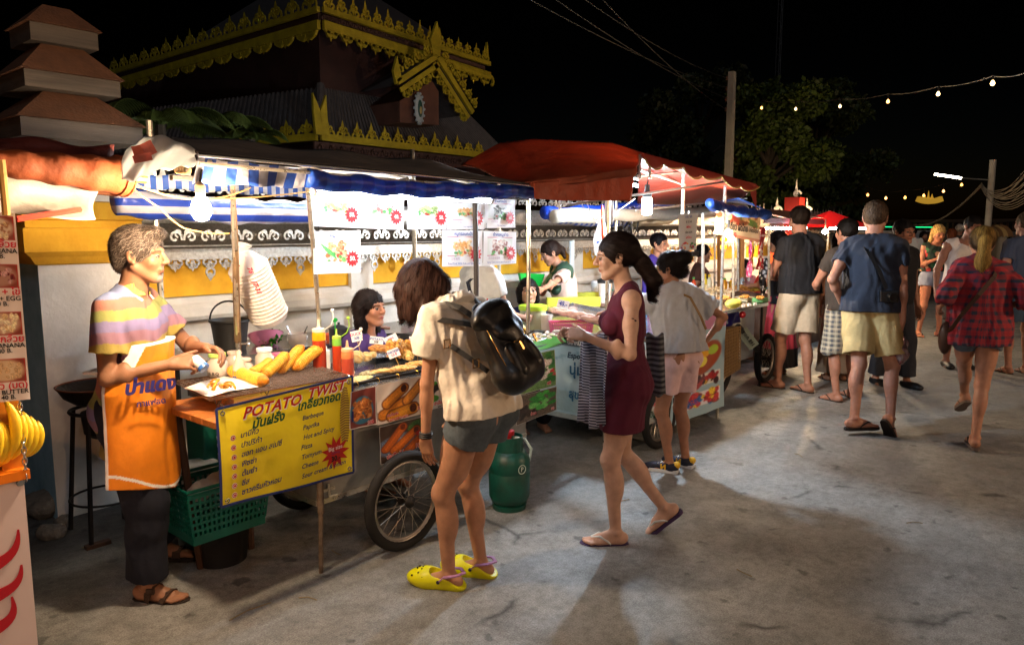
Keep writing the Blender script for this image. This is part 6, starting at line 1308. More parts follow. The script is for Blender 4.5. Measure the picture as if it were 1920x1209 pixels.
def bowl(px, py, z, r, h, colr, label, tilt=(0, 0, 1), fill=None, name='bowl', cat='bowl'):
 c = pz_(px, py, z); t = thing(name, label, cat, c); m = MB(); m.lathe(c, [(r * .5, 0), (r * .55, .003), (r * .85, h * .5), (r, h), (r * 1.04, h), (r * .97, h * .96), (r * .8, h * .5), (r * .5, .01), (0, .01)], 26, tilt); m.build('bowl_body', M('plastic_' + colr, colr, .35), t, smooth='auto')
 if fill: fill(t, c)
 return t
def greens(colr, r, n, sz, up=.05):
 def fn(t, c): leafcloud('greens', [(c + V3((0, 0, up)), (r, r, r * .45), 0)], n, sz, LEAF, t, 4, colr=colr)
 return fn
bowl(500, 648, BZ, .105, .075, 'c87898', 'tilted pink plastic bowl of chopped greens behind the jars', (.15, .35, .9), greens('3c7a20', .07, 350, .03)); bowl(620, 640, BZ, .05, .05, 'b84a28', 'small orange bowl beside the chopsticks jar')
c = pz_(558, 650, BZ); t = thing('spoon_jar', 'clear glass jar with spoons and ground spice', 'jar', c); m = MB(); m.lathe(c, [(.04, 0), (.055, .03), (.06, .085)], 18, cap=False); m.build('glass', JP, t, smooth=True); m = MB(); m.lathe(c, [(.036, .003), (.05, .03), (.05, .045), (0, .05)], 16); m.build('spice', M('red_spice', '8a4020', .9), t);
for dx in (-.05, .05): m = MB(); m.tube([c + RIGHT * dx * .3 + V3((0, 0, .02)), c + RIGHT * dx * 1.3 + V3((0, 0, .13))], .004, 5); m.build('spoon', CHROME, t)
c = pz_(572, 640, BZ); m = MB(); m.lathe(c + V3((0, 0, .03)), [(.002, -.05), (.03, -.02), (.034, .0), (.0, .02)], 14, (1, -.4, .2)); tag(m.build('funnel', M('white_plastic', 'd4d4d8', .4), base=c, smooth=True), 'small white plastic funnel lying by the spoon jar', 'funnel')
c = pz_(470, 655, BZ); c = pz_(443, 660, BZ - .02);
c = py_(447, 657, 3.3); t = thing('water_bottle', 'clear plastic water bottle with a blue label behind the jars', 'bottle', V3((c.x, c.y, CZ))); c.z = CZ; m = MB(); m.lathe(c, [(.028, 0), (.03, .01), (.03, .13), (.012, .18), (.012, .21), (0, .21)], 16); m.build('bottle_body', JP, t, smooth='auto'); m = MB(); m.lathe(c, [(.031, .05), (.0312, .11)], 16, cap=False); m.build('bottle_label', M('label_blue', '3050a8', .5), t)
c = pz_(660, 625, BZ); c = py_(636, 640, 3.8); c.z = BZ; t = thing('cooking_pot', 'dark lidded cooking pot behind the sauce bottles', 'pot', c); m = MB(); m.lathe(c, [(.06, 0), (.062, .1), (.066, .102), (.066, .108), (.03, .125), (.008, .13), (.008, .145), (0, .145)], 22); m.build('pot_body', M('dark_enamel', '2c2e34', .3, coat=.4), t, smooth='auto')
c = py_(628, 600, 3.75); m = MB(); m.tube([c + V3((0, 0, -.1)), c], .004, 5); m.ball(c, (.022, .005, .014), 10); tag(m.build('green_ladle', M('bright_green', '18a038', .4), base=c, smooth=True), 'bright green plastic ladle sticking up behind the tall sauce bottle', 'ladle')
c = pz_(760, 602, BZ); c = py_(775, 600, 4.3); c.z = BZ + .02; t = thing('foam_bowl_bag', 'stack of foam bowls in a clear bag with pink flowers behind the leaning woman', 'bowls', c); m = MB(); m.lathe(c, [(.075, 0)] + [(.095 + .006 * (k % 2), .02 + k * .012) for k in range(14)] + [(.04, .2)], 20); m.build('bowls', M('foam_pinkish', 'd8ccd0', .5), t); m = MB()
for k in range(5): p = c - FWD * .098 + RIGHT * random.Random(k).uniform(-.06, 0) + V3((0, 0, .03 + .033 * k)); starburst(m, p, .008, .018, RIGHT, (0, 0, 1), 5)
m.build('printed_flowers', M('flower_pink', 'c8488c', .5), t)
c = py_(708, 610, 3.85); m = MB(); m.tube([py_(706, 616, 3.7), py_(712, 613, 3.7), py_(730, 615, 3.7)], [.006, .012, .01], 8); tag(m.build('wooden_pestle', M('brown_handle', '7a4a28', .5), base=c), 'brown wooden pestle lying on the bench', 'pestle')
c = py_(735, 625, 3.75); c.z = CZ + .06; t = thing('frying_pan', 'black oily frying pan on the bench in front of the seated vendor', 'pan', c); m = MB(); m.lathe(c, [(.09, 0), (.13, .03), (.134, .03), (.12, .015), (.085, .006), (0, .006)], 26); m.build('pan_body', IRON, t, smooth='auto'); m = MB(); m.lathe(c, [(.11, -.13), (.11, -.005)], 12); m.build('burner', IRON, t)
# wok on its stool
sx, sy = 1.47, 4.16; t = thing('iron_stool', 'tall black iron stool with a ring holding the wok burner', 'stool', (sx, sy, 0)); sz = .685
feet = [pz_(133, 992), pz_(172, 1027), (sx + .17, sy + .18, 0), (sx + .1, sy - .15, 0)]; feet = [V3(f) for f in feet]; feet[3] = V3((sx + .22, sy - .02, 0)); ctr = sum(feet, V3()) / 4
for i, f_ in enumerate(feet): m = MB(); q = f_.lerp(ctr, .30); m.tube([f_, V3((q.x, q.y, sz))], .013, 5); m.build('leg', IRON, t)
m = MB(); m.torus((ctr.x, ctr.y, sz), .15, .01, seg=28, ks=6); m.build('top_ring', IRON, t, smooth=True); m = MB(); m.torus((ctr.x, ctr.y, .2), .18, .0065, seg=28, ks=6); m.build('foot_ring', IRON, t, smooth=True); m = MB(); m.lathe((ctr.x, ctr.y, 0), [(.05, .53), (.09, .56), (.10, .675), (.08, .68)], 16); m.build('burner', IRON, t)
m = MB(); m.box(feet[1] + V3((.03, 0, .01)), (.06, .02, .01)); m.build('foot_block', DARKW, t)
WC = V3((ctr.x, ctr.y, sz + .02)); t = thing('wok', 'blackened wok with two loop handles on the iron stool', 'wok', WC); m = MB(); m.lathe(WC, [(.03, 0), (.12, .02), (.175, .06), (.205, .115), (.212, .118), (.20, .105), (.165, .055), (.1, .02), (0, .012)], 34); m.build('wok_body', M('sooty_iron', '221c18', .5, metal=.4, noise=(9, .5), bump=(40, .5, .01)), t, smooth='auto')
m = MB(); m.torus(WC, .205, .0045, seg=34, ks=6); m.v = [(a_, b_, c_ + .116) for a_, b_, c_ in m.v]; m.build('greasy_rim', M('burnt_orange_rim', '7a4020', .5), t, smooth=True); m = MB(); m.tube(arc(WC + V3((.06, -.195, .115)), .045, 0, 180, 10, RIGHT, (0, -.3, 1)), .006, 6); m.build('handle', IRON, t, smooth=True)
# green basket on a black pail
def basket(c, hx, hy, hz, taper, mat, label, name='basket', nx=16, nz=6, cat='basket', R=None, gap=.42):
 t = thing(name, label, cat, c); c = V3(c); m = MB(); Rm = R or Matrix.Identity(3)
 def P(s_, u, z):
  k = taper + (1 - taper) * z; q = {0: V3((-hx + 2 * hx * u, -hy, 0)), 1: V3((hx, -hy + 2 * hy * u, 0)), 2: V3((hx - 2 * hx * u, hy, 0)), 3: V3((-hx, hy - 2 * hy * u, 0))}[s_]; return c + Rm @ V3((q.x * k, q.y * k, z * hz))
 for s_ in range(4):
  n = nx if s_ % 2 == 0 else max(6, int(nx * hy / hx)); nrm = (P(s_, 1, .5) - P(s_, 0, .5)).cross(V3((0, 0, 1)))
  for i in range(n + 1): m.strip([P(s_, i / n, .12), P(s_, i / n, .88)], 2 * hx / nx * gap, nrm, .0025)
  for j in range(nz + 1): z = .12 + .76 * j / nz; m.strip([P(s_, 0, z), P(s_, 1, z)], hz * .76 / nz * .42, nrm, .003)
  m.strip([P(s_, 0, .05), P(s_, 1, .05)], hz * .14, nrm, .004)
 m.add([P(0, 0, 0), P(0, 1, 0), P(2, 0, 0), P(2, 1, 0)], [(0, 1, 2, 3)]); m.build('lattice_sides', mat, t)
 m = MB(); m.tube([P(0, 0, 1), P(0, 1, 1), P(2, 0, 1), P(2, 1, 1)], .009, 6, closed=True); m.tube([P(0, 0, .93), P(0, 1, .93), P(2, 0, .93), P(2, 1, .93)], .006, 6, closed=True); m.build('rim', mat, t); return t
bc = pz_(410, 1030); bc = V3((1.74, 3.42, 0)); m = MB(); m.lathe(bc, [(.12, 0), (.14, .18), (.147, .19), (.147, .21), (.135, .21), (.09, .02), (0, .02)], 26); tag(m.build('black_pail', BUCK, base=bc, smooth='auto'), 'black rubber pail on the ground under the green basket', 'pail')
basket((1.68, 3.33, .215), .21, .15, .26, .84, GRN, 'dark green lattice basket with plastic bags standing on the black pail');
for k in range(3):
 c = V3((1.58 + .07 * k, 3.28 + .03 * k, .43)); f = [Ell(nv(c), (.06, .05, .045)), Ell(nv(c) + (.03, .02, .02), (.04, .04, .03))]; F1 = Field(f, .006); [F1.add(p, .01) for p in f]; F1.disp(wrinkle(.006, 60, (1, .5, .4), k)); V, Fc = F1.surf(); tag(link('plastic_bag', fast_mesh('plastic_bag', V, Fc, cloth('thin_plastic', 'd8d4d0', .3, .5)), base=c), ('crumpled clear bag at the front of the green basket', 'crumpled clear bag in the middle of the green basket', 'crumpled clear bag at the back of the green basket')[k], 'plastic bag')
c = V3((1.78, 3.72, 0)); m = MB(); m.lathe(c, [(.11, 0), (.12, .4), (.125, .41), (.11, .42), (0, .42)], 22); m.T = None; tag(m.build('white_drum', M('dirty_white_plastic', 'b8bcb8', .5, noise=(6, .2)), base=c, smooth='auto'), 'dirty white plastic drum behind the green basket', 'drum')
c = V3((1.95, 3.85, 0)); t = thing('green_crate', 'green box with white letters behind the table legs', 'box', c); m = MB(); m.rbox(c + V3((0, 0, .33)), (.11, .1, .3), .01); m.build('box_body', M('deep_green_card', '12604c', .5), t); m = MB(); m.text('CHAN', c + V3((.0, -.102, .42)), (0, 0, -1), (1, 0, 0), .11, bold=.04); m.build('lettering', INKW, t)
# gas cylinder
c = pz_(955, 950); c.z = 0; t = thing('gas_cylinder', 'green gas cylinder with worn white emblem beside the leaning woman', 'gas cylinder', c); m = MB(); m.lathe(c, [(.10, 0), (.105, .03), (.09, .035), (.11, .05), (.122, .08), (.124, .22), (.121, .225), (.121, .235), (.124, .24), (.122, .30), (.10, .345), (.05, .37), (.03, .375), (.03, .4), (0, .4)], 30); m.build('tank', M('worn_green_paint', '0a5244', .4, noise=(9, 1), second='16352c'), t, smooth='auto')
m = MB(); m.tube(arc(c + V3((0, 0, .39)), .075, 20, 160, 10, (1, 0, 0), (0, 1, 0)), .006, 4); m.lathe(c, [(.085, .345), (.08, .44), (.075, .44), (.08, .345)], 22, cap=False); m.build('collar', M('worn_green_paint', '0b5f4e', .35), t); m = MB(); m.lathe(c + V3((0, 0, .4)), [(.014, 0), (.014, .04), (.03, .045), (.032, .07), (.012, .075)], 12); m.build('valve', M('valve_red', '9c2028', .4), t, smooth=False)
m = MB(); m.tube([c + V3((0, 0, .43)) + RIGHT * .02, c + V3((0, 0, .42)) + RIGHT * .09, c + V3((0, 0, .36)) + RIGHT * .13, c + V3((0, 0, .29)) + RIGHT * .12, c + V3((0, 0, .29)) + RIGHT * .06, c + V3((0, .1, .32))], .009, 8); m.build('hose', M('hose_grey', 'a8b8b4', .35), t, smooth=True)
m = MB(); q = c - FWD * .126 + V3((0, 0, .26)) + RIGHT * .05; q = c + (RIGHT * .6 - FWD * .8).normalized() * .1255 + V3((0, 0, .265)); ux = (RIGHT * .8 + FWD * .6); m.strip(arc(q, .026, 0, 360, 14, ux, (0, 0, 1)), .005, -ux.cross(V3((0, 0, 1))), .001); m.text('P', q, ux, (0, 0, 1), .038, bold=.03); m.build('emblem', M('worn_white', 'b8c8bc', .6), t)
# ================================================================ cart two: grilled squid under the red canopy
SX0, SX1, SY0, SY1, SZ = 4.5, 6.02, 2.72, 4.0, .87
st = thing('squid_cart', 'white cart with pale blue advertising panels and a cluttered steel top under the red canopy', 'food cart', (5.2, SY0, 0))
m = MB(); m.bb((SX0, SY0, .24), (SX1, SY1, .84)); m.build('body', M('blueish_panel', 'b8d4dc', .4, noise=(3, .12)), st)
m = MB(); m.bb((SX0 - .03, SY0 - .03, .843), (SX1, SY1, SZ)); m.build('top', CHROME, st); m = MB(); m.bb((SX0 - .012, SY0 - .012, .205), (SX1, SY1, .238)); m.build('bottom_rail', M('chipped_white', 'a8b0ac', .5, noise=(12, .3)), st)
X_ = SX0 - .006; P = lambda y, z: V3((X_, y, z)); r_, u_ = V3((0, -1, 0)), V3((0, 0, 1))
pc = Pic(90, 50, 'a4ccd8'); pc.rect(0, 0, 1, .12, '16181c')
for (x0, y0, x1, y1) in ((.45, .3, .62, .2), (.62, .2, .72, .5), (.72, .5, .8, .15), (.8, .15, .95, .6), (.35, .35, .3, .7), (.3, .7, .42, .9), (.5, .25, .55, .9)): pc.mix(((pc.a[..., 0] * 0 + 1) * (np.hypot(pc.X - (x0 + np.clip(((pc.X - x0) * (x1 - x0) + (pc.Y - y0) * (y1 - y0)) / ((x1 - x0) ** 2 + (y1 - y0) ** 2), 0, 1) * (x1 - x0)), (pc.Y - (y0 + np.clip(((pc.X - x0) * (x1 - x0) + (pc.Y - y0) * (y1 - y0)) / ((x1 - x0) ** 2 + (y1 - y0) ** 2), 0, 1) * (y1 - y0))) * pc.asp) < .01)), '3c7c94')
pc.ell(.62, .5, .22, .35, 'c4e0e8', 20, 0, .8); pc.rect(0, .72, 1, 1, 'a8c4c8', .04)
link('advert_panel', sheet_mesh('advert_panel', (P(3.95, .835), P(SY0 + .01, .835), P(SY0 + .01, .26), P(3.95, .26)), pc.a, M('printed_sheet', attr='Col')), st)
m = MB(); T2 = lambda s_, y, z, sz, mi, sh=0: (setattr(m, 'mi', mi), m.text(s_, V3((X_ - .004, y, z)), r_, u_, sz, bold=.03, shear=sh))
T2('Espore', 3.20, .70, .062, 0, .2); T2('นุ่ม', 3.20, .59, .11, 1); T2('สุข', 3.02, .53, .085, 1); T2('แค่เธอ...', 2.98, .60, .04, 0); T2('สุข', 3.22, .40, .09, 1); T2('ปลาหมึกย่าง ลูกชิ้น กุ้งเผา', 3.05, .80, .046, 2); T2('สดใหม่ทุกวัน', 3.0, .765, .03, 2)
m.build('lettering', [M('ad_navy', '1c3a54', .6), M('ad_blue', '2a6c94', .6), INKW], st)
a = pz_(1225, 842); wheel(st, (a.x + .05, SY0 - .03, .235), .235, thick=.03); wheel(st, (a.x + .05, SY1, .235), .235, thick=.03)
# vinyl banners along the front side
def vbanner(x0, x1, z0, z1, y, pc, texts, label, mats=(INKR, INKW, INKB, INKG)):
 t = thing('vinyl_banner', label, 'banner', (x0, y, z0)); q = (V3((x0, y, z1)), V3((x1, y, z1)), V3((x1, y, z0)), V3((x0, y, z0))); poster('vinyl', q, pc, t, wave=.012, seed=3); m = MB()
 for (s_, u, v, sz, mi) in texts: m.mi = mi; m.text(s_, quadpt(q, u, v) + V3((0, -.02, 0)), (1, 0, 0), (0, 0, 1), sz, bold=.03)
 m.build('lettering', list(mats), t); return t
pc = Pic(60, 70, 'd8dcdc'); pc.frame(0, 0, 1, 1, .02, '5088b8')
vbanner(4.56, 5.35, .22, .82, SY0 - .012, pc, [('น้ำผลไม้ปั่น', .5, .15, .09, 2), ('MENU', .3, .32, .07, 3), ('แตงโม  35', .35, .46, .06, 0), ('SALAD', .7, .5, .06, 3), ('มะม่วง  40', .4, .62, .06, 0), ('กล้วย  30', .35, .76, .06, 0), ('ปั่น สด', .3, .9, .06, 3)], 'white menu banner with green and red Thai writing on the squid cart front')
a, b2 = py_(1300, 596, 2.68), py_(1352, 750, 2.68)
pc = Pic(64, 120, '9cb8c0'); pc.rect(0, 0, 1, .14, 'c080a0'); pc.ell(.6, .42, .36, .14, 'a04824', -35); pc.ell(.55, .36, .14, .055, 'e8a828'); pc.ell(.75, .36, .12, .05, 'a8c838'); pc.ell(.5, .45, .12, .05, 'e8d850'); pc.rect(.1, .58, .9, .7, 'e0dcd0'); pc.spots(40, .15, .6, .85, .69, .06, ('a82828', '3c1c1c', 'c8a028', '6a2020'), 1); pc.rect(.1, .76, .9, .9, 'e8e0e0'); pc.spots(40, .15, .78, .85, .89, .07, ('c83030', 'e8c030', '3068a8', '883020'), 2)
vbanner(a.x - .35, b2.x, .14, a.z, 2.66, pc, [('YOGURT', .32, .83, .06, 2), ('FRUIT', .4, .1, .08, 2)], 'tall fruit banner with sliced lemons and kiwi at the right corner of the squid cart')
# goods on top
def box_obj(name, cat, label, c, h, mat, R=None, r=.006, **kw): m = MB(); m.rbox(c, h, r, R); return tag(m.build(name, mat, base=c), label, cat)
def cyl(name, cat, label, px, py, z, prof, mat, cap=None, seg=22, trans=None):
 c = pz_(px, py, z); t = thing(name, label, cat, c); m = MB(); m.lathe(c, prof, seg); m.build('vessel', mat, t, smooth='auto')
 if cap: m = MB(); m.lathe(c, cap[0], seg); m.build('lid', cap[1], t, smooth='auto')
 return t
LIME = M('lime_lid', 'b8dc38', .35)
cyl('storage_tub', 'tub', 'clear tub with a lime green lid beside the front poles', 999, 616, SZ, [(.09, 0), (.1, .02), (.105, .16), (.1, .165)], M('cloudy_tub', 'c8cca0', .3, alpha=.75), ([(.112, .15), (.114, .155), (.114, .185), (.1, .19), (0, .19)], LIME))
cyl('glass_tumbler', 'glass', 'clear tumbler right of the lime lidded tub', 1024, 618, SZ, [(.04, 0), (.05, .12)], JP);
c = pz_(1070, 626, SZ); basket(c, .15, .1, .085, .9, M('pink_plastic', 'd86a90', .35), 'pink lattice basket in front of the squid tray', nx=18, nz=5, R=Matrix.Rotation(-.75, 3, 'Z'))
TZ = SZ + .12; q = ((1030, 585), (1128, 612), (1160, 590), (1075, 572)); tray(q, TZ, .015, 'steel tray of raw squid skewers');
for k in range(11):
 c = pz_(1048 + 8.2 * k, 584 + 1.9 * k - (k % 2) * 4, TZ + .02 + .012 * (k % 3)); o = MB(); d_ = (RIGHT * .8 - FWD * .45 + V3((0, 0, -.06))).normalized(); n = 14; o.tube([c + d_ * (i / n - .5) * .19 + V3((0, 0, .004 * math.sin(i))) for i in range(n + 1)], [.004 + .017 * math.sin(PI * min(1, .12 + i / n * .95)) ** .7 for i in range(n + 1)], 9)
 for j in range(3): o.tube([c - d_ * .09, c - d_ * .13 + V3((0, 0, .012 * (j - 1))) + FWD * .012 * (j - 1)], .004, 4)
 tag(o.build('raw_squid', M('squid_flesh', 'd8b0a0', .3, noise=(30, .15), coat=.3), base=c, smooth=True), 'pinkish raw squid in the row on the steel tray', 'squid', 'squid lying on the steel tray')
t = thing('price_card', 'white price card reading 45 on the squid tray', 'price card', py_(1056, 570, 3.35)); c = py_(1056, 570, 3.35); m = MB(); ux = (RIGHT + V3((0, 0, -.25))).normalized(); uy = ux.cross(-FWD).normalized(); uy = uy if uy.z > 0 else -uy; m.prism([c - ux * .045 - uy * .03, c + ux * .045 - uy * .03, c + ux * .045 + uy * .03, c - ux * .045 + uy * .03], FWD * .002); m.build('card_sheet', CARDW, t); m = MB(); m.text('45.-', c - FWD * .004, ux, uy, .042, bold=.04); m.build('lettering', INKB, t)
YC = M('yellow_leaf_cloth', 'a8a428', .5, noise=(7, .3));
for k, (x, y, w_, lab) in enumerate(((1075, 566, .26, 'long yellow green printed box behind the squid'), (1092, 556, .24, 'second yellow printed box with black ends further back'))):
 c = pz_(x, y, SZ + .1); box_obj('printed_box', 'box', lab, c, (w_, .03, .045), YC, Matrix.Rotation(YAW - PI / 2 + .15, 3, 'Z'));
cyl('blender', 'blender', 'clear blender jug with a black lid behind the walking woman', 1134, 566, SZ + .06, [(.05, -.06), (.06, 0), (.055, .02), (.075, .2)], JP, ([(.078, .19), (.08, .22), (.05, .235), (0, .235)], BUCK))
cyl('blender', 'blender', 'second blender jug with a white handle beside the first', 1118, 560, SZ + .06, [(.05, -.06), (.055, 0), (.05, .02), (.06, .17)], M('milky_plastic', 'd0d4d4', .3, alpha=.7), ([(.062, .17), (.05, .19), (0, .19)], M('white_plastic', 'd4d4d8', .4)))
cyl('teal_bowl', 'bowl', 'turquoise bowl on the counter behind the walking woman', 1162, 552, SZ + .1, [(.05, 0), (.09, .05), (.085, .05), (.045, .01), (0, .01)], M('teal_plastic', '18b0a8', .35)); t = thing('herb_pile', 'small pile of green herbs beside the turquoise bowl', 'herbs', pz_(1155, 562, SZ)); leafcloud('herbs', [(pz_(1155, 562, SZ + .03), (.07, .07, .04), 0)], 300, .03, LEAF, t, 3, colr='3c8a28')
c = pz_(968, 618, SZ + .08); m = MB(); ux = RIGHT; n = 12; m.tube([c + ux * .15 * (i / n - .5) for i in range(n + 1)], [.006 + .04 * math.sin(PI * i / n) ** .6 for i in range(n + 1)], 14); tag(m.build('papaya', M('papaya_skin', 'd89a20', .4, noise=(9, .2)), base=c, smooth=True), 'ripe yellow papaya on the counter behind the backpack', 'papaya')
c = pz_(1010, 640, .915); t = thing('banana_leaf', 'green banana leaf laid over the small tray', 'leaf', c); m = MB(); m.grid(lambda u, v: lerp(lerp(pz_(955, 662, .91), pz_(1062, 645, .93), u), lerp(pz_(945, 645, .93), pz_(1050, 632, .93), u), v) + V3((0, 0, .012 * math.sin(u * 8))), 14, 5, th=(0, 0, .003)); m.build('blade', M('leaf_green', '3c8c28', .4, noise=(9, .2)), t)
for k in range(16): c = pz_(968 + 5.2 * k, 645 - .9 * k - (k % 3) * 5, .95 + .008 * (k % 2)); fried(968 + 5.2 * k, 645 - .9 * k - (k % 3) * 5, .95, (.032, .014, .014), 35 * k, 'white rice skewer piled on the banana leaf', 80 + k, ('ece8dc', 'd8d0bc'), n=3, rough=.003, group='white skewers piled on the banana leaf')
c = pz_(1000, 600, SZ + .02); m = MB(); m.prism([py_(975, 512, 4.5), py_(1022, 514, 4.5), py_(1008, 555, 4.5), py_(985, 555, 4.5)], (0, .03, 0)); tag(m.build('green_board', M('bright_green', '18a038', .4), base=c), 'bright green plastic board behind the seated vendor', 'board')
c = py_(1128, 455, 3.3); pr = [Ell(nv(c), (.07, .06, .1)), Cone(nv(c + V3((0, 0, .06))), nv(c + V3((0, 0, .22))), .05, .012), Ell(nv(c - V3((.0, 0, .07))), (.06, .05, .05))]; F1 = Field(pr, .007); [F1.add(p, .03) for p in pr]; F1.disp(wrinkle(.007, 50, (.2, .2, 1), 2)); V, Fc = F1.surf()
t = link('hanging_bag', fast_mesh('hanging_bag', V, Fc, cloth('thin_plastic', 'd8d4d0', .3, .5)), base=c); tag(t, 'clear plastic bag with blue print hanging from the red canopy frame', 'plastic bag'); m = MB(); m.text('ๆ ช J', c - FWD * .075, RIGHT, (0, 0, 1), .05, bold=.04); m.build('lettering', INKB, t)
# canopy frame
cf = thing('red_canopy', 'patched red tarpaulin canopy with a scalloped fringe on a steel frame', 'canopy', (4.4, 2.6, 1.9))
for i, (x, y, z0, z1) in enumerate(((4.36, 2.85, 0, 1.9), (5.35, 2.8, 0, 2.12), (6.0, 2.75, 0, 2.02), (4.4, 3.9, 0, 2.2), (6.1, 3.9, 0, 2.0))): m = MB(); m.tube([(x, y, z0), (x, y, z1)], .014, 8); m.build('canopy_pole', POLE, cf)
RED = cloth('red_tarpaulin', '96492f', .6, .45, noise=(4, .35), bump=(7, .8, .04)); RED2 = cloth('faded_red_tarpaulin', '9a4030', .55, .4, noise=(4, .3), bump=(9, .8, .03))
back = [((865, 310), 4.3), ((935, 270), 4.1), ((998, 262), 3.9), ((1080, 266), 3.6), ((1150, 270), 3.3), ((1202, 287), 3.0)]; front = [((960, 345), 2.9), ((1010, 343), 2.72), ((1060, 338), 2.66), ((1110, 332), 2.62), ((1150, 326), 2.6), ((1192, 320), 2.6)]
def panel(b_, f_, mat, nm, wob=.025, th=.006, seed=0, nu=48, nv_=16):
 Bp = [py_(*p, y) for p, y in b_]; Fp = [py_(*p, y) for p, y in f_]; k = len(Bp) - 1
 def fn(u, v):
  i = min(int(u * k), k - 1); q = u * k - i; p = lerp(lerp(Bp[i], Bp[i + 1], q), lerp(Fp[i], Fp[i + 1], q), v); return p + V3((0, wob * .4 * math.sin(u * 11 + seed) * math.sin(v * PI), wob * (math.sin(u * 9 + v * 5 + seed) * .5 + .35 * math.sin(u * 23 + v * 3)) * math.sin(v * PI)))
 m = MB(); m.grid(fn, nu, nv_, th=(0, 0, th)); m.build(nm, mat, cf, smooth=True)
panel(back, front, RED, 'canopy_sheet')
panel([((1000, 345), 2.64), ((1060, 340), 2.62), ((1120, 333), 2.6), ((1188, 325), 2.58)], [((1002, 373), 2.64), ((1060, 377), 2.62), ((1120, 376), 2.6), ((1183, 377), 2.58)], cloth('orange_red_tarpaulin', 'a8492a', .5, .3, bump=(8, .8, .03)), 'front_skirt', .012)
panel([((985, 343), 2.7), ((1100, 330), 2.56), ((1195, 316), 2.55)], [((1000, 352), 2.7), ((1100, 342), 2.54), ((1192, 330), 2.54)], RED, 'rolled_hem', .01)
panel([((1200, 290), 2.62), ((1260, 306), 2.62), ((1320, 325), 2.62), ((1375, 340), 2.62), ((1412, 350), 2.62)], [((1195, 382), 4.0), ((1250, 384), 4.0), ((1300, 383), 4.0), ((1350, 380), 4.0), ((1385, 376), 4.0)], RED2, 'raised_sheet', .02)
m = MB(); top = [py_(1198 + 217 * i / 60, 285 + 60 * i / 60, 2.58) for i in range(61)]
m.grid(lambda u, v: top[min(int(u * 60), 60)] + V3((0, -.01 - .03 * v, -(.045 + .035 * abs(math.sin(u * PI * 6)) ** .7 + .02 * math.sin(u * 17)) * v)), 60, 5, th=(0, .005, 0)); m.build('scalloped_fringe', M('fringe_red', '842c22', .5), cf, smooth=True)
m = MB();
m.strip([top[min(int(u * 60), 60)] + V3((0, -.046, -(.045 + .035 * abs(math.sin(u * PI * 6)) ** .7 + .02 * math.sin(u * 17)))) for u in [i / 60 for i in range(61)]], .008, (0, -1, 0), .003); m.build('yellow_piping', M('dull_yellow', 'a89a50', .6), cf)
m = MB(); c = py_(1418, 345, 2.55); m.add([c, c + V3((-.12, .02, .01)), c + V3((-.02, -.02, -.22)), c + V3((-.10, 0, -.1))], [(0, 1, 3), (0, 3, 2)]); m.build('corner_flap', M('fringe_red', '842c22', .5), cf)
m = MB()
for a, b2 in (((1200, 296, 2.64), (1415, 352, 2.64)), ((1060, 385, 2.9), (1380, 338, 2.64)), ((1200, 318, 2.7), (1290, 350, 3.2)), ((1196, 330, 2.7), (1280, 322, 2.8)), ((1192, 395, 3.4), (1400, 372, 3.4)), ((1200, 290, 2.62), (1200, 335, 2.62)), ((1218, 292, 2.62), (1218, 335, 2.62))): m.tube([py_(*a), py_(*b2)], .010, 6)
m.build('frame_bars', STEEL, cf)
c = py_(1213, 386, 2.95); t = thing('cfl_lamp', 'intense blue white energy saving lamp under the red canopy', 'lamp', c); m = MB(); m.lathe(c, [(0, -.07), (.032, -.066), (.038, -.05), (.038, .05), (.032, .06)], 18); m.build('glass', lamp_mat('cfl_glow', 'd8ecff', 620), t, smooth=True); m = MB(); m.lathe(c, [(.034, .06), (.036, .09), (.02, .12), (.018, .16), (0, .165)], 14); m.build('socket', BUCK, t); m = MB(); m.tube([c + V3((0, 0, .16)), c + V3((.02, 0, .24))], .006, 5); m.build('cord', BLK, t)
for k, (p, q, lab) in enumerate(((py_(1190, 372, 3), py_(1118, 412, 3.1), 'white cable from the lamp to the pole'), (py_(1100, 378, 3.1), py_(1120, 420, 3.1), 'thin white cable dangling left of the lamp'), (py_(1088, 380, 3.1), py_(1115, 402, 3.1), 'short white cable in the tangle'), (py_(1292, 395, 2.9), py_(1290, 400, 2.9), 'short wire above the fruit price board'))): m = MB(); m.tube(sag(p, q, .02, 8), .004, 4); tag(m.build('cable', M('white_cable', 'c8c4b8', .5), base=p), lab, 'cable')
m = MB(); c = py_(1052, 380, 3.0)
for k in range(8): R_ = random.Random(k); m.torus(c + V3((R_.uniform(-.05, .05), 0, R_.uniform(-.02, .02))), R_.uniform(.025, .045), .003, (R_.uniform(-1, 1), 1, R_.uniform(-1, 1)), 16, 4)
tag(m.build('cable_tangle', M('white_cable', 'c8c4b8', .5), base=c), 'tangle of pale cables under the orange skirt', 'cable tangle')
m = MB(); c = py_(1142, 392, 2.9); m.rbox(c, (.03, .02, .09), .004); t = tag(m.build('socket_strip', M('white_plastic', 'd4d4d8', .4), base=c), 'white power socket strip taped beside the pole', 'socket strip'); m = MB(); m.ball(c - FWD * .02 + V3((0, 0, .01)), .012, 8); m.build('socket_hole', BUCK, t)
m = MB(); m.tube([py_(1129, 385, 3.2), py_(1130, 440, 3.2), py_(1134, 452, 3.2)], [.008, .012, .022], 8); tag(m.build('orange_strap', M('orange_strap', 'e05020', .4), base=py_(1130, 440, 3.2)), 'bright orange strap hanging beside the canopy pole', 'strap')
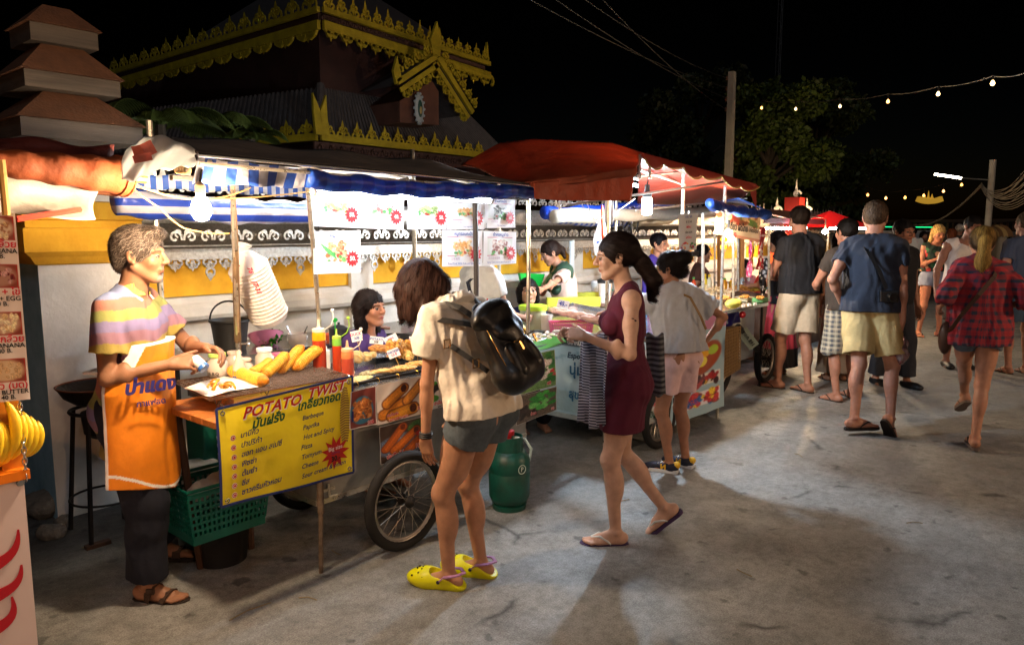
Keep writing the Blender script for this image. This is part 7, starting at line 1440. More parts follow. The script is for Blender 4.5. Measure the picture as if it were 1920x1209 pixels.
t = thing('tube_lamp', 'fluorescent tube under the back of the red canopy', 'lamp', (5.3, 3.5, 2.08)); m = MB(); m.tube([(4.7, 3.5, 2.06), (5.9, 3.5, 2.04)], .014, 10); m.build('glass_tube', lamp_mat('canopy_tube_glow', 'e8f0ff', 34), t); m = MB(); m.bb((4.7, 3.48, 2.09), (5.9, 3.52, 2.11)); m.build('lamp_holder', MATS['white_enamel'], t)
# tarps behind the red canopy
for nm, mat, a, b2, r, lab, ln in (('blue_tarp', cloth('blue_tarp_plain', '1c40a8', .4, .3), py_(1022, 400, 3.9), py_(1290, 372, 4.2), .05, 'folded blue tarp under the red canopy', 1), ('beige_tarp_roll', cloth('beige_tarp', 'b0a898', .4, .4), py_(1040, 405, 3.8), py_(1395, 392, 3.8), .06, 'long rolled beige tarp across the back of the red canopy', 2), ('checked_tarp_roll', BSTR, py_(1035, 408, 4.2), py_(1180, 415, 4.3), .05, 'short striped tarp roll under the blue one', 3), ('striped_tarp_roll', BSTR, py_(1215, 438, 4.7), py_(1330, 437, 5.0), .06, 'blue and white striped roll behind the fruit price board', 5), ('cream_sheet', cloth('cream_sheet', 'b8a888', .5, .4), py_(1190, 418, 4.5), py_(1300, 405, 4.9), .05, 'cream folded sheet above the striped roll', 6)):
 m = MB(); rollpath(m, a, b2, r, .15, seed=ln); tag(m.build(nm, mat, base=a, smooth=True), lab, 'tarp')
m = MB(); c = py_(1182, 415, 4.0)
for k in range(5): a = 2 * PI * k / 5; m.prism([c, c + V3((math.cos(a) * .13, 0, math.sin(a) * .13)), c + V3((math.cos(a + .7) * .12, .02, math.sin(a + .7) * .12))], (0, .02, 0))
m.torus(c, .15, .006, (0, 1, 0), 24, 5); tag(m.build('electric_fan', BUCK, base=c), 'dusty black electric fan hanging at the back of the canopy', 'fan')
a = [py_(1272, 402, 2.66), py_(1308, 400, 2.66), py_(1306, 468, 2.66), py_(1273, 472, 2.66)]; pc = Pic(44, 80, 'c8ccc8'); pc.spots(16, .1, .78, .9, .92, .07, ('c83030', 'e0a020', '308838', '803060', 'd86020'), 4)
t = food_poster([(1272, 402), (1308, 400), (1306, 468), (1273, 472)], 2.66, pc, [('น้ำปั่น  สลัด', .5, .08, .09, 2), ('30  35  40', .5, .22, .08, 3), ('MENU', .5, .36, .1, 0), ('กล้วย มะม่วง', .5, .5, .08, 3), ('ผลไม้รวม', .5, .64, .09, 0)], 'hanging fruit price board with coloured fruit along its foot', 'price_board'); m = MB(); m.bb(py_(1273, 473, 2.67), py_(1306, 480, 2.69)); m.build('bottom_bar', BUCK, t)
# ================================================================ cart three: noodles under the blue awning
t3 = thing('noodle_cart', 'cart with a wide steel top, white skirt and spoked wheel under the blue awning', 'food cart', (6.8, 2.8, 0)); Z3 = .93
m = MB(); m.bb((6.08, 2.80, Z3 - .03), (7.2, 4.1, Z3)); m.build('top', CHROME, t3); m = MB(); m.bb((7.0, 3.1, .3), (7.6, 4.0, .88)); m.build('body', M('white_skirt', 'c8ccc8', .5, noise=(5, .1)), t3)
m = MB(); m.tube([pz_(1424, 724), (7.14, 2.84, Z3 - .03)], .012, 6); m.build('leg', IRON, t3); wheel(t3, (7.75, 3.02, .27), .27, thick=.03)
for k in range(3): c = py_(1394 + 11 * k, 576 - 2 * k, 2.82); tag(box_obj('paper_tag', 'tag', ('white paper tag at the left under the noodle cart edge', 'white paper tag in the middle under the noodle cart edge', 'white paper tag at the right under the noodle cart edge')[k], c, (.03, .002, .025), CARDW))
def bundle(label, px, py, z, r3, colr, seed, name='noodle_pile', cat='noodles'):
 c = pz_(px, py, z); t = thing(name, label, cat, c); R_ = random.Random(seed); m = MB()
 for k in range(70):
  a = R_.uniform(0, 6.28); q = R_.uniform(0, 1) ** .6; p = c + V3((math.cos(a) * q * r3[0], math.sin(a) * q * r3[1], r3[2] * (1 - q * q) * R_.uniform(.3, 1))); m.torus(p, R_.uniform(.015, .035), .003, (R_.uniform(-1, 1), R_.uniform(-1, 1), 1), 8, 3, 0, R_.uniform(2, 5))
 m.build('strands', M('noodle_' + colr, colr, .5), t, smooth=True)
bundle('pale noodle heap behind the grey tee woman', 1318, 552, Z3 + .02, (.14, .12, .11), 'e0c8a0', 1); bundle('second noodle heap to the right', 1345, 553, Z3 + .02, (.13, .12, .10), 'dcc090', 2); bundle('golden fried heap under the blue awning', 1385, 545, Z3 + .03, (.15, .12, .06), 'c88a38', 3, 'fried_pile', 'fried food'); bundle('bright salad heap on the noodle cart', 1410, 545, Z3 + .02, (.1, .1, .05), 'b8a030', 4, 'salad_pile', 'salad')
def bottle(px, py, z, r, h, c1, c2, label):
 b_ = pz_(px, py, z); t = thing('sauce_bottle', label, 'sauce bottle', b_); m = MB(); m.lathe(b_, [(r, 0), (r, h * .6), (r * .45, h * .8), (r * .4, h * .88)], 14); m.build('bottle_body', M('liquid_' + c1, c1, .2, coat=.3), t, smooth='auto'); m = MB(); m.lathe(b_, [(r * .5, h * .86), (r * .5, h), (0, h)], 10); m.build('cap', M('cap_' + c2, c2, .35), t)
for a in ((1321, 545, Z3, .03, .2, 'd8c030', 'e0c020', 'tall bottle with yellow label nearest the grey tee woman'), (1329, 545, Z3, .032, .19, 'c8c8b0', 'e8c820', 'clear bottle with a yellow collar'), (1358, 543, Z3, .035, .14, 'd89020', '58b040', 'amber squeeze bottle with a green cap'), (1371, 540, Z3, .03, .12, 'd8a028', '4878b0', 'small amber bottle beside the green capped one'), (1391, 538, Z3, .028, .15, 'a8b8c0', '48a048', 'clear bottle with a green cap by the child'), (1428, 540, Z3, .03, .14, 'b83020', 'd8d8d0', 'red bottle at the right end of the noodle cart')): bottle(*a)
for k, (x, y, w_, col_, lab) in enumerate(((1300, 560, .1, '6a4a30', 'brown basket behind the grey tee woman'), (1360, 562, .1, '8a6038', 'wooden tray of snacks on the noodle cart'), (1395, 560, .1, 'c8b890', 'paper lined tray at the front of the noodle cart'), (1425, 562, .07, '48804a', 'green tray at the corner of the noodle cart'))): c = pz_(x, y, Z3 + .025); box_obj('snack_tray', 'tray', lab, c, (w_, w_ * .8, .02), M('tray_' + col_, col_, .6)); fried(x, y - 3, Z3 + .05, (w_ * .8, w_ * .6, .02), 20, 'heap of fried bits in the ' + lab.split(' ')[0] + ' ' + lab.split(' ')[1] + ' container', 60 + k, ('d8a858', 'a86828'))
m = MB(); c = pz_(1375, 575, Z3 + .02); m.ball(c + V3((0, 0, .03)), (.14, .06, .045), 14); tag(m.build('yellow_bag', cloth('yellow_plastic', 'c8c060', .35, .3), base=c, smooth=True), 'crumpled yellow plastic bag at the edge of the steel top', 'plastic bag')
for i, (x, y0, y1, y, lab) in enumerate(((1318, 400, 600, 2.9, 'steel pole in front of the child vendor stall'), (1340, 440, 560, 4.2, 'pale blue pole behind the noodle heaps'), (1375, 440, 565, 2.95, 'steel pole rising from the yellow bag'), (1384, 440, 545, 3.2, 'steel pole just behind the previous one'), (1442, 425, 565, 2.85, 'blue grey pole at the right end of the noodle cart'))): a, b2 = py_(x, y0, y), py_(x, y1, y); m = MB(); m.tube([a, b2], .014, 8); tag(m.build('stall_pole', POLE, base=b2), lab, 'pole')
m = MB(); m.tube([py_(1349, 440, 4.0), py_(1349, 560, 4.0)], .03, 4); tag(m.build('wooden_post', M('pine_post', 'a8703c', .6, noise=(5, .2)), base=py_(1349, 560, 4.0)), 'light wooden post left of the yellow charm', 'post'); m = MB(); m.tube([py_(1391, 440, 3.5), py_(1391, 520, 3.5)], .03, 4); tag(m.build('wooden_post', MATS['pine_post'], base=py_(1391, 520, 3.5)), 'orange lit wooden post beside the little girl', 'post')
m = MB(); rollpath(m, py_(1330, 382, 2.75), py_(1440, 402, 2.75), .042, .25, seed=8); m.grid(lambda u, v: lerp(lerp(py_(1385, 372, 2.9), py_(1440, 396, 2.74), u), lerp(py_(1340, 380, 3.4), py_(1400, 380, 3.6), u), v), 8, 8, th=(0, 0, .008)); tag(m.build('blue_awning', cloth('dark_blue_tarp', '1c3c80', .4, .3, bump=(14, .9, .03)), base=py_(1400, 390, 2.75), smooth=True), 'dark blue rolled awning over the noodle cart', 'awning')
pc = Pic(90, 60, 'd8c4a8'); pc.rect(0, 0, 1, .45, 'b89878'); pc.spots(60, .02, .03, .6, .42, .08, ('a83c28', 'd8b088', '7a3020', 'e0c8a0'), 2); pc.spots(30, .6, .05, .98, .42, .08, ('5c7a3c', '8a5030', 'c8a878'), 3); pc.mix((pc.Y > .88) * 1., 'c89078')
P_ = [py_(1342, 388, 2.95), py_(1425, 405, 2.95), py_(1424, 455, 2.95), py_(1340, 438, 2.95)]; t = thing('food_banner', 'cream banner with food photographs and Thai writing under the blue awning', 'banner', P_[3]); poster('vinyl', P_, pc, t, wave=.01); r_, u_, n_ = quadfrm(P_); m = MB(); m.text('ก๋วยเตี๋ยว ผัดไทย', quadpt(P_, .4, .62) + n_ * .015, r_, u_, .085, bold=.03); m.text('Noodle', quadpt(P_, .82, .6) + n_ * .015, r_, u_, .07, bold=.02); m.mi = 1; m.text('หอยทอด', quadpt(P_, .3, .9) + n_ * .015, r_, u_, .07, bold=.03); m.build('lettering', [INKK, INKR], t)
c = py_(1366, 438, 2.8); t = thing('hanging_bulb', 'glaring warm white bulb in front of the cream food banner', 'lamp', c); m = MB(); m.ball(c, .033, 12); m.build('glass', lamp_mat('bulb_glow_stall', 'ffe0b8', 650), t); m = MB(); m.tube([c + V3((0, 0, .033)), c + V3((0, 0, .12))], .012, 6); m.build('socket', BUCK, t)
c = py_(1357, 446, 3.1); m = MB();
for k in range(3): m.ball(c + V3((0, 0, .06 - .075 * k)), (.035, .035, .028), 10)
m.tube([c + V3((0, 0, .09)), c + V3((0, 0, .3))], .003, 4); tag(m.build('yellow_charm', M('yellow_plush', 'e0c020', .6), base=c, smooth=True), 'little yellow hanging charm below the bulb', 'charm')
# motorcycle with side basket
mc = thing('motorcycle', 'parked motorcycle with a rattan side basket and a slanting number plate between the carts', 'motorcycle', (6.9, 3.2, 0))
def tyre(c, R): t_ = MB().torus(c, R - .04, .04, (0, 1, 0), 36, 10).build('wheel', RUBB, mc, smooth=True); mm = MB(); mm.torus(c, R - .085, .012, (0, 1, 0), 30, 6); [mm.tube([c, V3(c) + V3((math.cos(k * PI / 3), 0, math.sin(k * PI / 3))) * (R - .08)], .008, 4) for k in range(6)]; mm.build('rim', STEEL, t_)
tyre((6.78, 3.12, .30), .30); tyre((7.5, 4.25, .30), .30)
m = MB(); q = [py_(1350, 622, 3.0), py_(1388, 612, 3.0), py_(1387, 690, 3.0), py_(1352, 712, 3.0)]
for i in range(13): m.strip([quadpt(q, i / 12, 0), quadpt(q, i / 12, 1)], .018, (0, -1, 0), .004)
for j in range(15): m.strip([quadpt(q, 0, j / 14) + V3((0, -.004, 0)), quadpt(q, 1, j / 14) + V3((0, -.004, 0))], .010, (0, -1, 0), .004)
m.prism([V3(p) + V3((0, .01, 0)) for p in q], (0, .2, 0)); m.build('rattan_basket', M('rattan', '86683e', .7, noise=(30, .3)), mc)
m = MB(); m.rbox((6.9, 3.35, .78), (.3, .16, .07), .05); m.build('saddle', BUCK, mc, smooth=True); m = MB(); m.grid(lambda u, v: lerp(lerp(py_(1345, 588, 2.86), py_(1388, 578, 2.86), u), lerp(py_(1345, 620, 2.84), py_(1386, 604, 2.84), u), v) + V3((0, .015 * math.sin(u * 14 + v * 3), 0)), 16, 6, th=(0, .01, 0)); tag(m.build('purple_cloth', cloth('purple_cloth', '2c2470', .5, .2), base=py_(1365, 600, 2.86), smooth=True), 'purple plastic cloth hung over the edge behind the fruit banner', 'cloth')
c = py_(1403, 635, 2.98); m = MB(); ux = (RIGHT * .62 + V3((0, 0, -.78))).normalized(); uy = (RIGHT * .78 + V3((0, 0, .62))).normalized(); m.prism([c - ux * .11 - uy * .055, c + ux * .11 - uy * .055, c + ux * .11 + uy * .055, c - ux * .11 + uy * .055], (0, .006, 0)); m.build('number_plate', M('plate_grey', '8a9484', .5), mc); m = MB(); m.text('กขค 891', c - FWD * .012, ux, uy, .05, bold=.03); m.build('lettering', INKK, mc)
m = MB(); m.tube([py_(1383, 612, 3.05), py_(1425, 660, 3.0)], .035, 6); m.tube([(6.8, 3.15, .3), (6.95, 3.35, .7), (7.5, 4.2, .85), (7.5, 4.25, .3)], .02, 6); m.build('frame', BUCK, mc); c = py_(1392, 590, 2.98); m = MB(); m.ball(c, (.06, .03, .035), 10); m.build('tail_light', M('tail_red', 'b81420', .2), mc, smooth=True)
for k, (x, y, r_, h_, c_, lab) in enumerate(((1180, 606, .06, .05, 'c8c8c4', 'white bowl at the front of the squid cart'), (1205, 598, .05, .09, '3878b8', 'blue tub beside the white bowl'), (1228, 588, .07, .05, 'c83c30', 'red bowl behind the grey tee woman'), (1248, 580, .05, .08, 'd8b838', 'yellow tub left of the noodle heaps'), (1185, 570, .05, .1, '48a868', 'green tub at the back of the squid cart'), (1210, 562, .08, .05, 'b8bcc0', 'steel bowl at the back of the squid cart'), (1110, 556, .06, .06, 'd86890', 'pink tub behind the yellow boxes'), (1088, 545, .05, .07, 'e8e4d8', 'cream tub by the bending cook'))): bowl(x, y, SZ, r_, h_, c_, lab)
for a in ((1196, 585, SZ, .025, .16, 'a83018', 'd8d8d0', 'red bottle between the bowls on the squid cart'), (1222, 574, SZ, .025, .17, 'd8a028', 'c03028', 'amber bottle with a red cap on the squid cart'), (1236, 568, SZ, .025, .15, '3c2418', 'e0c020', 'dark bottle with a yellow cap on the squid cart'), (1300, 545, Z3, .028, .16, 'c84020', '48a048', 'orange red bottle with a green cap left of the noodles'), (1404, 536, Z3, .025, .14, 'e0e0d8', 'c02828', 'white bottle with a red cap behind the salad heap'), (1415, 534, Z3, .025, .13, '507838', 'd8d8d0', 'green bottle at the back right of the noodle cart')): bottle(*a)
for k in range(5): c = pz_(1352 + 13 * k, 533 - k, Z3 + .02); m = MB(); m.lathe(c, [(.05, 0), (.075, .03), (.08, .035)], 16); tag(m.build('foam_bowl', M('foam_white', 'e4e0dc', .55), base=c), 'white foam bowl in the row at the back of the noodle cart', 'bowl', 'foam bowls at the back of the noodle cart')
# ================================================================ far stalls
c = py_(1462, 470, 3.6); t = thing('paper_lantern', 'long glowing orange red lantern at the far stall', 'lantern', c); m = MB(); m.lathe(c, [(.05, .24), (.11, .2), (.135, .1), (.14, 0), (.13, -.12), (.09, -.2), (.05, -.24)], 20); m.build('lantern_skin', M('lantern_red', 'd84020', .6, emit=('ff5020', 1.1)), t, smooth=True); m = MB(); m.lathe(c, [(.055, .235), (.055, .27), (0, .27)], 14); m.build('top_cap', BUCK, t)
pats = (('9a2028', 'd8c8c0', 1428, 455), ('1c1a1c', 'd8d0c8', 1432, 512), ('a82858', 'c89ab0', 1408, 470), ('c86820', 'e8b840', 1412, 460))
for k, (c1, c2, x, y) in enumerate(pats):
 pc = Pic(24, 60, c1); pc.spots(36, 0, 0, 1, 1, .12, (c2,), k); w_ = .07 if k < 2 else .025; a = py_(x, y - 28, 2.95 + .05 * k); P_ = [a - V3((w_, 0, 0)), a + V3((w_, 0, 0)), a + V3((w_, 0, -.42)), a + V3((-w_, 0, -.42))]
 tag(poster('hanging_scarf', P_, pc, base=a, wave=.02, seed=k), ('red and white patterned scarf hanging by the blue grey pole', 'black dotted scarf hanging below the red one', 'narrow magenta ribbon scarf', 'narrow orange ribbon scarf')[k], 'scarf')
c = pd_(1555, 408, 13); t = thing('market_umbrella', 'bright red market umbrella behind the black shirt man', 'umbrella', (c.x, c.y, 0)); m = MB(); n = 8; top = c + V3((0, 0, .12)); rim = [c + V3((math.cos(2 * PI * k / n) * .75, math.sin(2 * PI * k / n) * .75, -.17)) for k in range(n)]
m.add([top] + rim, [(0, k + 1, (k + 1) % n + 1) for k in range(n)]); m.build('umbrella_canopy', cloth('umbrella_red', 'c81c20', .5, .4), t); m = MB(); m.tube([(c.x, c.y, 0), top], .018, 6); m.build('umbrella_pole', POLE, t)
t = thing('far_stall', 'far stall with a brown and red canopy and cool tube light beyond the noodle cart', 'stall', pd_(1480, 430, 11)); a, b2 = pd_(1432, 408, 9.5), pd_(1545, 412, 11); m = MB(); m.grid(lambda u, v: lerp(a, b2, u) + V3((0, v * 1.0, .12 * math.sin(v * 2) + .03 * math.sin(u * 9))), 12, 5, th=(0, 0, .01)); m.build('canopy', cloth('brown_canopy', '8a6a58', .6, .3), t, smooth=True)
m = MB(); m.grid(lambda u, v: lerp(a, b2, u) + V3((0, -.01, -.07 * v)), 12, 2, th=(0, .01, 0)); m.build('canopy_edge', M('maroon_edge', '6a1c1c', .6), t)
for i in range(2): m = MB(); p = pd_(1436 + i * 120, 428, 10); m.tube([p, p + RIGHT * .55], .016, 8); m.build('tube_light', lamp_mat('far_tube', 'e8f4ff', 45), t)
m = MB(); m.bb((9.0, 3.6, 0), (12.5, 4.0, .85)); m.build('counter', M('counter_dark', '6a5040', .6, noise=(4, .3)), t)
R_ = random.Random(4);
for k in range(16): c = V3((9.1 + k * .21, 3.7 + R_.uniform(-.05, .1), .86)); m = MB(); m.lathe(c, [(.05, 0), (.06, .1 + .1 * R_.random()), (.02, .2), (0, .22)], 8); tag(m.build('market_goods', M('goods_%d' % (k % 5), ('c83828', '48a050', 'e0b030', '4870b8', 'd8d0c0')[k % 5], .5), base=c), 'small bright jar among the goods on the far stall counter', 'jar', 'jars on the far stall counter')
for i, (x, y, D, c_, e, r, lab) in enumerate(((1547, 434, 11.5, 'ffd8a0', 1100, .04, 'starry warm bulb beside the black shirt man head'), (1500, 440, 13, 'fff0d8', 420, .03, 'small bright bulb at the far stall'), (1452, 446, 10, 'ffe0c0', 500, .03, 'bright bulb above the red lantern'))): c = pd_(x, y, D); t = thing('hanging_bulb', lab, 'lamp', c); m = MB(); m.ball(c, r, 10); m.build('glass', lamp_mat('far_bulb%d' % i, c_, e), t); m = MB(); m.tube([c + V3((0, 0, r)), c + V3((0, 0, r + .15))], .01, 5); m.build('cord', BLK, t)
c = pd_(1489, 400, 12); t = thing('spirit_shrine', 'dark red pillar topped by little silver naga gables', 'shrine', (c.x, c.y, 0)); m = MB(); m.box((c.x, c.y, c.z * .5 + .1), (.12, .12, c.z * .5 + .15)); m.build('pillar', M('lacquer_red', '8a1c12', .5), t); m = MB()
for (dx, dz, h) in ((-.28, .05, .3), (.02, .3, .35), (.2, .05, .3)): p = c + RIGHT * dx + V3((0, 0, dz)); m.strip(arc(p, .07, 0, 300, 10, RIGHT, (0, 0, 1), .02), .03, -FWD, .02); m.prism([p - RIGHT * .03, p + RIGHT * .03, p + V3((0, 0, h * .7))], FWD * .02)
m.build('naga_gables', SIL, t)
# fill lamps added out of view, on posts along the open side
for i, (x, y, z, c_, e, r, lab) in enumerate(((-.4, -3.2, 3.1, 'ffd0a8', 700, .05, 'added warm fill bulb on a tall post beside the near end of the lane'), (7.5, -4.5, 3.0, 'ffd0a4', 1900, .055, 'added warm fill bulb on a post on the open side of the lane'))):
 c = V3((x, y, z)); t = thing('fill_lamp', lab, 'lamp', (x, y, 0)); m = MB(); m.ball(c, r, 10); m.build('glass', lamp_mat('fill_bulb%d' % i, c_, e), t); m = MB(); m.tube([(x, y - .3, 0), (x, y - .3, z + .2), (x, y, z + .15), (x, y, z + r)], .02, 6); m.build('post', POLE, t)
# bits of litter on the road
LT = [tag(MB().tube([(0, 0, 0), (.04, .01, .004), (.09, 0, 0)], .0022, 5).build('stick', M('dry_stick', '8a7850', .8), base=(0, 0, 0)), 'thin dry stick lying on the road', 'stick', 'sticks and straws littering the road')]
for k, (x, y) in enumerate(((430, 1162), (1410, 1080), (190, 1022), (300, 1000), (560, 1120), (980, 905), (640, 1040), (1180, 935), (1490, 850), (1700, 980))):
 o = LT[0] if k == 0 else copy_tree(LT[0]); o.location = pz_(x, y, .003); o.rotation_euler = (0, 0, k * 1.3); o.scale = (1 + (k == 0) * 1.2, 1, 1)
# ================================================================ the people
def lw(at, face, w):
 a = math.radians(face) - PI / 2; d = V3(w) - V3((at[0], at[1], 0)); return (d.x * math.cos(a) + d.y * math.sin(a), -d.x * math.sin(a) + d.y * math.cos(a), d.z)
COT = lambda nm, c, n=.07, b=.35: M('cloth_' + nm, c, .88, noise=(26, n + .03), bump=(15, b * 1.5, .016))
def foot(at, face, px, py, yaw=0, pit=0, z=0): p = lw(at, face, pz_(px, py)); return (p[0], p[1], z, yaw, pit)
def bands(cols, per, z0=0, ax=2, edges=None):
 cs = np.array([lin(c) for c in cols])
 return lambda V: cs[(np.floor((V[:, ax] - z0) / per + .35 * np.sin(V[:, 0] * 11 + V[:, 1] * 9) + .1 * np.sin(V[:, 0] * 40)).astype(int)) % len(cols)]
# --- vendor with the orange apron
at = pz_(280, 1112)[:2]; fc = heading(1, .0)
B1 = Body('grey haired vendor in striped polo and orange apron shaking a seasoning tub', at, fc, 1.65, 'm', .0042, '90603f', dict(
 footR=foot(at, fc, 278, 1122, -6), footL=foot(at, fc, 300, 1052, 4), lean=(2, 7), head=(4, 4, 0), pel=(0, -.03, 0), grey=.3, brow='3a2c24',
 wristR=(.09, .20, 1.08), elbowR=(.5, -1, -.4), handR=(-.15, 1, .12), palmR=(-.75, 0, -.65), curlR=(38, 45, 25), wristL=(-.10, .27, 1.12), elbowL=(-1, -.3, -.6), handL=(.3, .9, -.1), palmL=(.5, .1, -.8), curlL=(30, 35, 20),
 beard=[(0, .026, -.078, .014, '5a4438', .55), (0, .03, -.095, .018, '8c8078', .6), (0, .022, -.046, .004, '4a3830', .5)]), girth=.97)
B1.hair(HAIR, n=6500, ln=.03, w=.0008, colr='3a3029', curl=.5, flow=(0, -.6, -.6), bump=.0008, cap=(.082, .106, .096), extra=[(Ell(B1.hd((0, .055, .095)), nv((.055, .045, .03)), B1.hR), .015), (Ell(B1.hd((0, -.075, -.02)), nv((.06, .035, .06)), B1.hR), .02)], seed=3)
polo = bands(['8c7c3c', '7c5c6c', '6c6488', '787c44', '8c5c50', '626c8c', '8c783c', '74506a'], .047, .02)
B1.tee(M('polo_cotton', attr='Col', rough=.85, noise=(30, .06), bump=(16, .4, .01)), hem=-.2, sl=.62, flare=.0, loose=.010, name='polo_shirt', colf=polo, r=(.062, .072), wa=.005, neck=.058)
c_, _ = B1.garment('collar', [(Cone(B1.S(.95, (0, -.005, 0)), B1.S(1.03, (0, .0, .015)), .082, .068), .01)], COT('yellow_collar', 'c8a850'), [(B1.S(1.03, (0, 0, .012)), (0, -.35, 1)), (B1.S(.94), (0, .2, -1))], [Cone(B1.S(.9), B1.S(1.2, (0, .03, 0)), .060, .056), Ell(B1.S(.93, (0, .10, .0)), (.022, .05, .06))])
zt_, zb_ = 1.17, .52
def apron_col(V):
 C = np.ones((len(V), 1)) * nv(lin('d87c0c'))[None]; e = np.minimum(np.abs(zt_ - V[:, 2]), np.abs(V[:, 2] - zb_ - 2.2 * V[:, 0] ** 2));
 sl_ = np.abs(.20 + (1.0 - V[:, 2]) * .35 - np.abs(V[:, 0])) ; side = np.abs(V[:, 1] + .035 + np.clip((V[:, 2] - .95) * -.02, -1, 0)); m = ((e < .007) | ((V[:, 2] > 1.04) & (sl_ < .008)) | (side < .012)); C[m] = lin('e4e0dc'); return C
pr = B1.tags({'torso'}, .044) + [(Cone(B1.S(.7, (0, .01, 0)), B1.S(-.75, (0, .03, 0)), .138, .162, (B1.RF(.3)[:, 0], 1.4)), .04)]
ap, _ = B1.garment('apron', pr, M('apron_cloth', attr='Col', rough=.7, noise=(18, .08), bump=(10, .5, .015)), [((0, 0, zt_), (0, 0, 1)), ((0, -.04, 0), (0, -1, 0)), ((.20, 0, 1.0), (1, 0, .35)), ((-.20, 0, 1.0), (-1, 0, .35)), ((.06, 0, zb_), (.3, 0, -1)), ((-.06, 0, zb_), (-.3, 0, -1))], [Cone(B1.S(.85, (0, .0, 0)), B1.S(-.8, (0, .02, 0)), .118, .140, (B1.RF(.3)[:, 0], 1.38))], [wrinkle(.006, 18, (.8, .2, .3), 2), wrinkle(.003, 40, (1, .3, .2), 7)], colf=apron_col)
m = MB(); n0 = unit((.72, .69, 0)); rr_ = V3((-.69, .72, 0)); m.text('ป่าแดง', V3((.14, .125, 1.0)) + V3(n0) * .026, rr_, (0, 0, 1), .075, bold=.05, shear=.2); m.text('กาแฟสด', V3((.14, .125, .93)) + V3(n0) * .028, rr_, (0, 0, 1), .034, bold=.03); ORG[ap.name] = V3((0, 0, 0)); m.build('lettering', M('apron_ink', '28246c', .6), ap)
m = MB(); m.tube([B1.S(.98, (.05, .075, -.02)), B1.S(1.02, (.075, 0, .01)), B1.S(1.0, (0, -.07, .02)), B1.S(1.02, (-.075, 0, .01)), B1.S(.98, (-.05, .075, -.02))], .005, 5); m.tube([B1.S(.35, (.155, -.03, 0)), B1.S(.33, (.1, -.15, 0)), B1.S(.33, (-.1, -.15, 0))], .006, 5); m.build('apron_tie', COT('white_tie', 'dcd8d4'), B1.ob)
B1.legwear(COT('navy_trousers', '0e1220'), 1.9, .112, .088, name='trousers', wa=.005)
for q in (1, -1): B1.sandal(q, '221812', '3c2a1e', 'strap')
w = B1.world(B1.hand[1][0] + B1.hand[1][1] * .11 + B1.hand[1][2] * .02); t = thing('shaker_tub', 'small white seasoning shaker with blue lid in the vendor hand', 'shaker', w); ax = (RIGHT * .7 - FWD * .2 + V3((0, 0, -.55))).normalized(); m = MB(); m.lathe(w, [(.021, -.03), (.023, -.028), (.023, .025), (.02, .03)], 18, ax); m.build('tub', PAPER, t, smooth='auto'); m = MB(); m.lathe(w, [(.024, .022), (.024, .038), (0, .04)], 18, ax); m.build('lid', M('lid_blue', '3a70b8', .3), t)
# --- leaning woman with the backpack
at = pz_(872, 1092)[:2]; fc = heading(-1, .68)
B3 = Body('woman in cream puff sleeve blouse and denim shorts leaning over the snack trays', at, fc, 1.63, 'f', .0042, 'b07a56', dict(
 footL=foot(at, fc, 842, 1100, 20), footR=foot(at, fc, 902, 1077, 15), pel=(.0, -.11, -.02), lean=(6, 44), head=(8, 48, 0), noeyes=1,
 wristL=(-.21, .06, .64), elbowL=(-.4, .1, -1), handL=(.25, .1, -1), palmL=(.9, 0, .3), curlL=(8, 12, 8), wristR=(.16, .16, .72), elbowR=(.6, -.4, -1)))
k = B3.ks; hx = B3.hd; g_ = nv((0, 0, -1))
ex = [(Cone(hx((q * .062, .0, .0)), hx((q * .066, .02, .0)) + g_ * .10, .045, .028), .03) for q in (1, -1)] + [(Cone(hx((0, -.05, .02)), hx((0, -.075, -.05)) , .072, .055), .03), (Cone(hx((q_ * .04, -.03, -.03)) , hx((q_ * .06, .01, -.1)), .05, .035), .03) if (q_ := 1) else None, (Cone(hx((-.04, -.03, -.03)), hx((-.06, .01, -.1)), .05, .035), .03), (Cone(hx((-.05, .05, .06)), hx((-.05, .07, .03)) + g_ * .09, .03, .018), .02), (Cone(hx((.05, .05, .06)), hx((.05, .07, .03)) + g_ * .09, .03, .018), .02)]
B3.hair(HAIR, n=4200, ln=.10, w=.0016, colr='33201a', flow=tuple(np.linalg.inv(B3.hR) @ nv((0, .25, -1))), extra=ex, cap=(.086, .104, .096), seed=5)
B3.tee(COT('cream_blouse', 'd8d0c2', .04, .5), hem=.01, sl=.55, loose=.018, name='blouse', r=(.080, .082), wa=.007, neck=.066, extra=[(Ell(B3.sh[q] * .72 + B3.elb[q] * .28, (.088, .09, .085)), .03) for q in (1, -1)])
B3.garment('collar', [(Cone(B3.S(.93, (0, -.02, 0)), B3.S(1.0, (0, .02, .0)), .115, .078), .01)], COT('white_ruffle', 'dcdad6'), [(B3.S(.985), B3.RF(1)[:, 2]), (B3.S(.91), -B3.RF(1)[:, 2])], [Cone(B3.S(.88), B3.S(1.05, (0, .02, 0)), .09, .06)], [wrinkle(.007, 90, (1, .6, 0), 4)])
B3.legwear(M('denim', '4a545c', .85, noise=(40, .25), bump=(120, .3, .003)), .27, .108, .108, top=.14, name='shorts', wa=.004)
m = MB(); e = V3(B3.wr[-1] * .94 + B3.elb[-1] * .06); d_ = V3(unit(B3.wr[-1] - B3.elb[-1]))
for i in range(3): m.torus(e + d_ * (.009 * (i - 1)), .026, .005, d_, 20, 6)
m.build('wristband', BUCK, B3.ob)
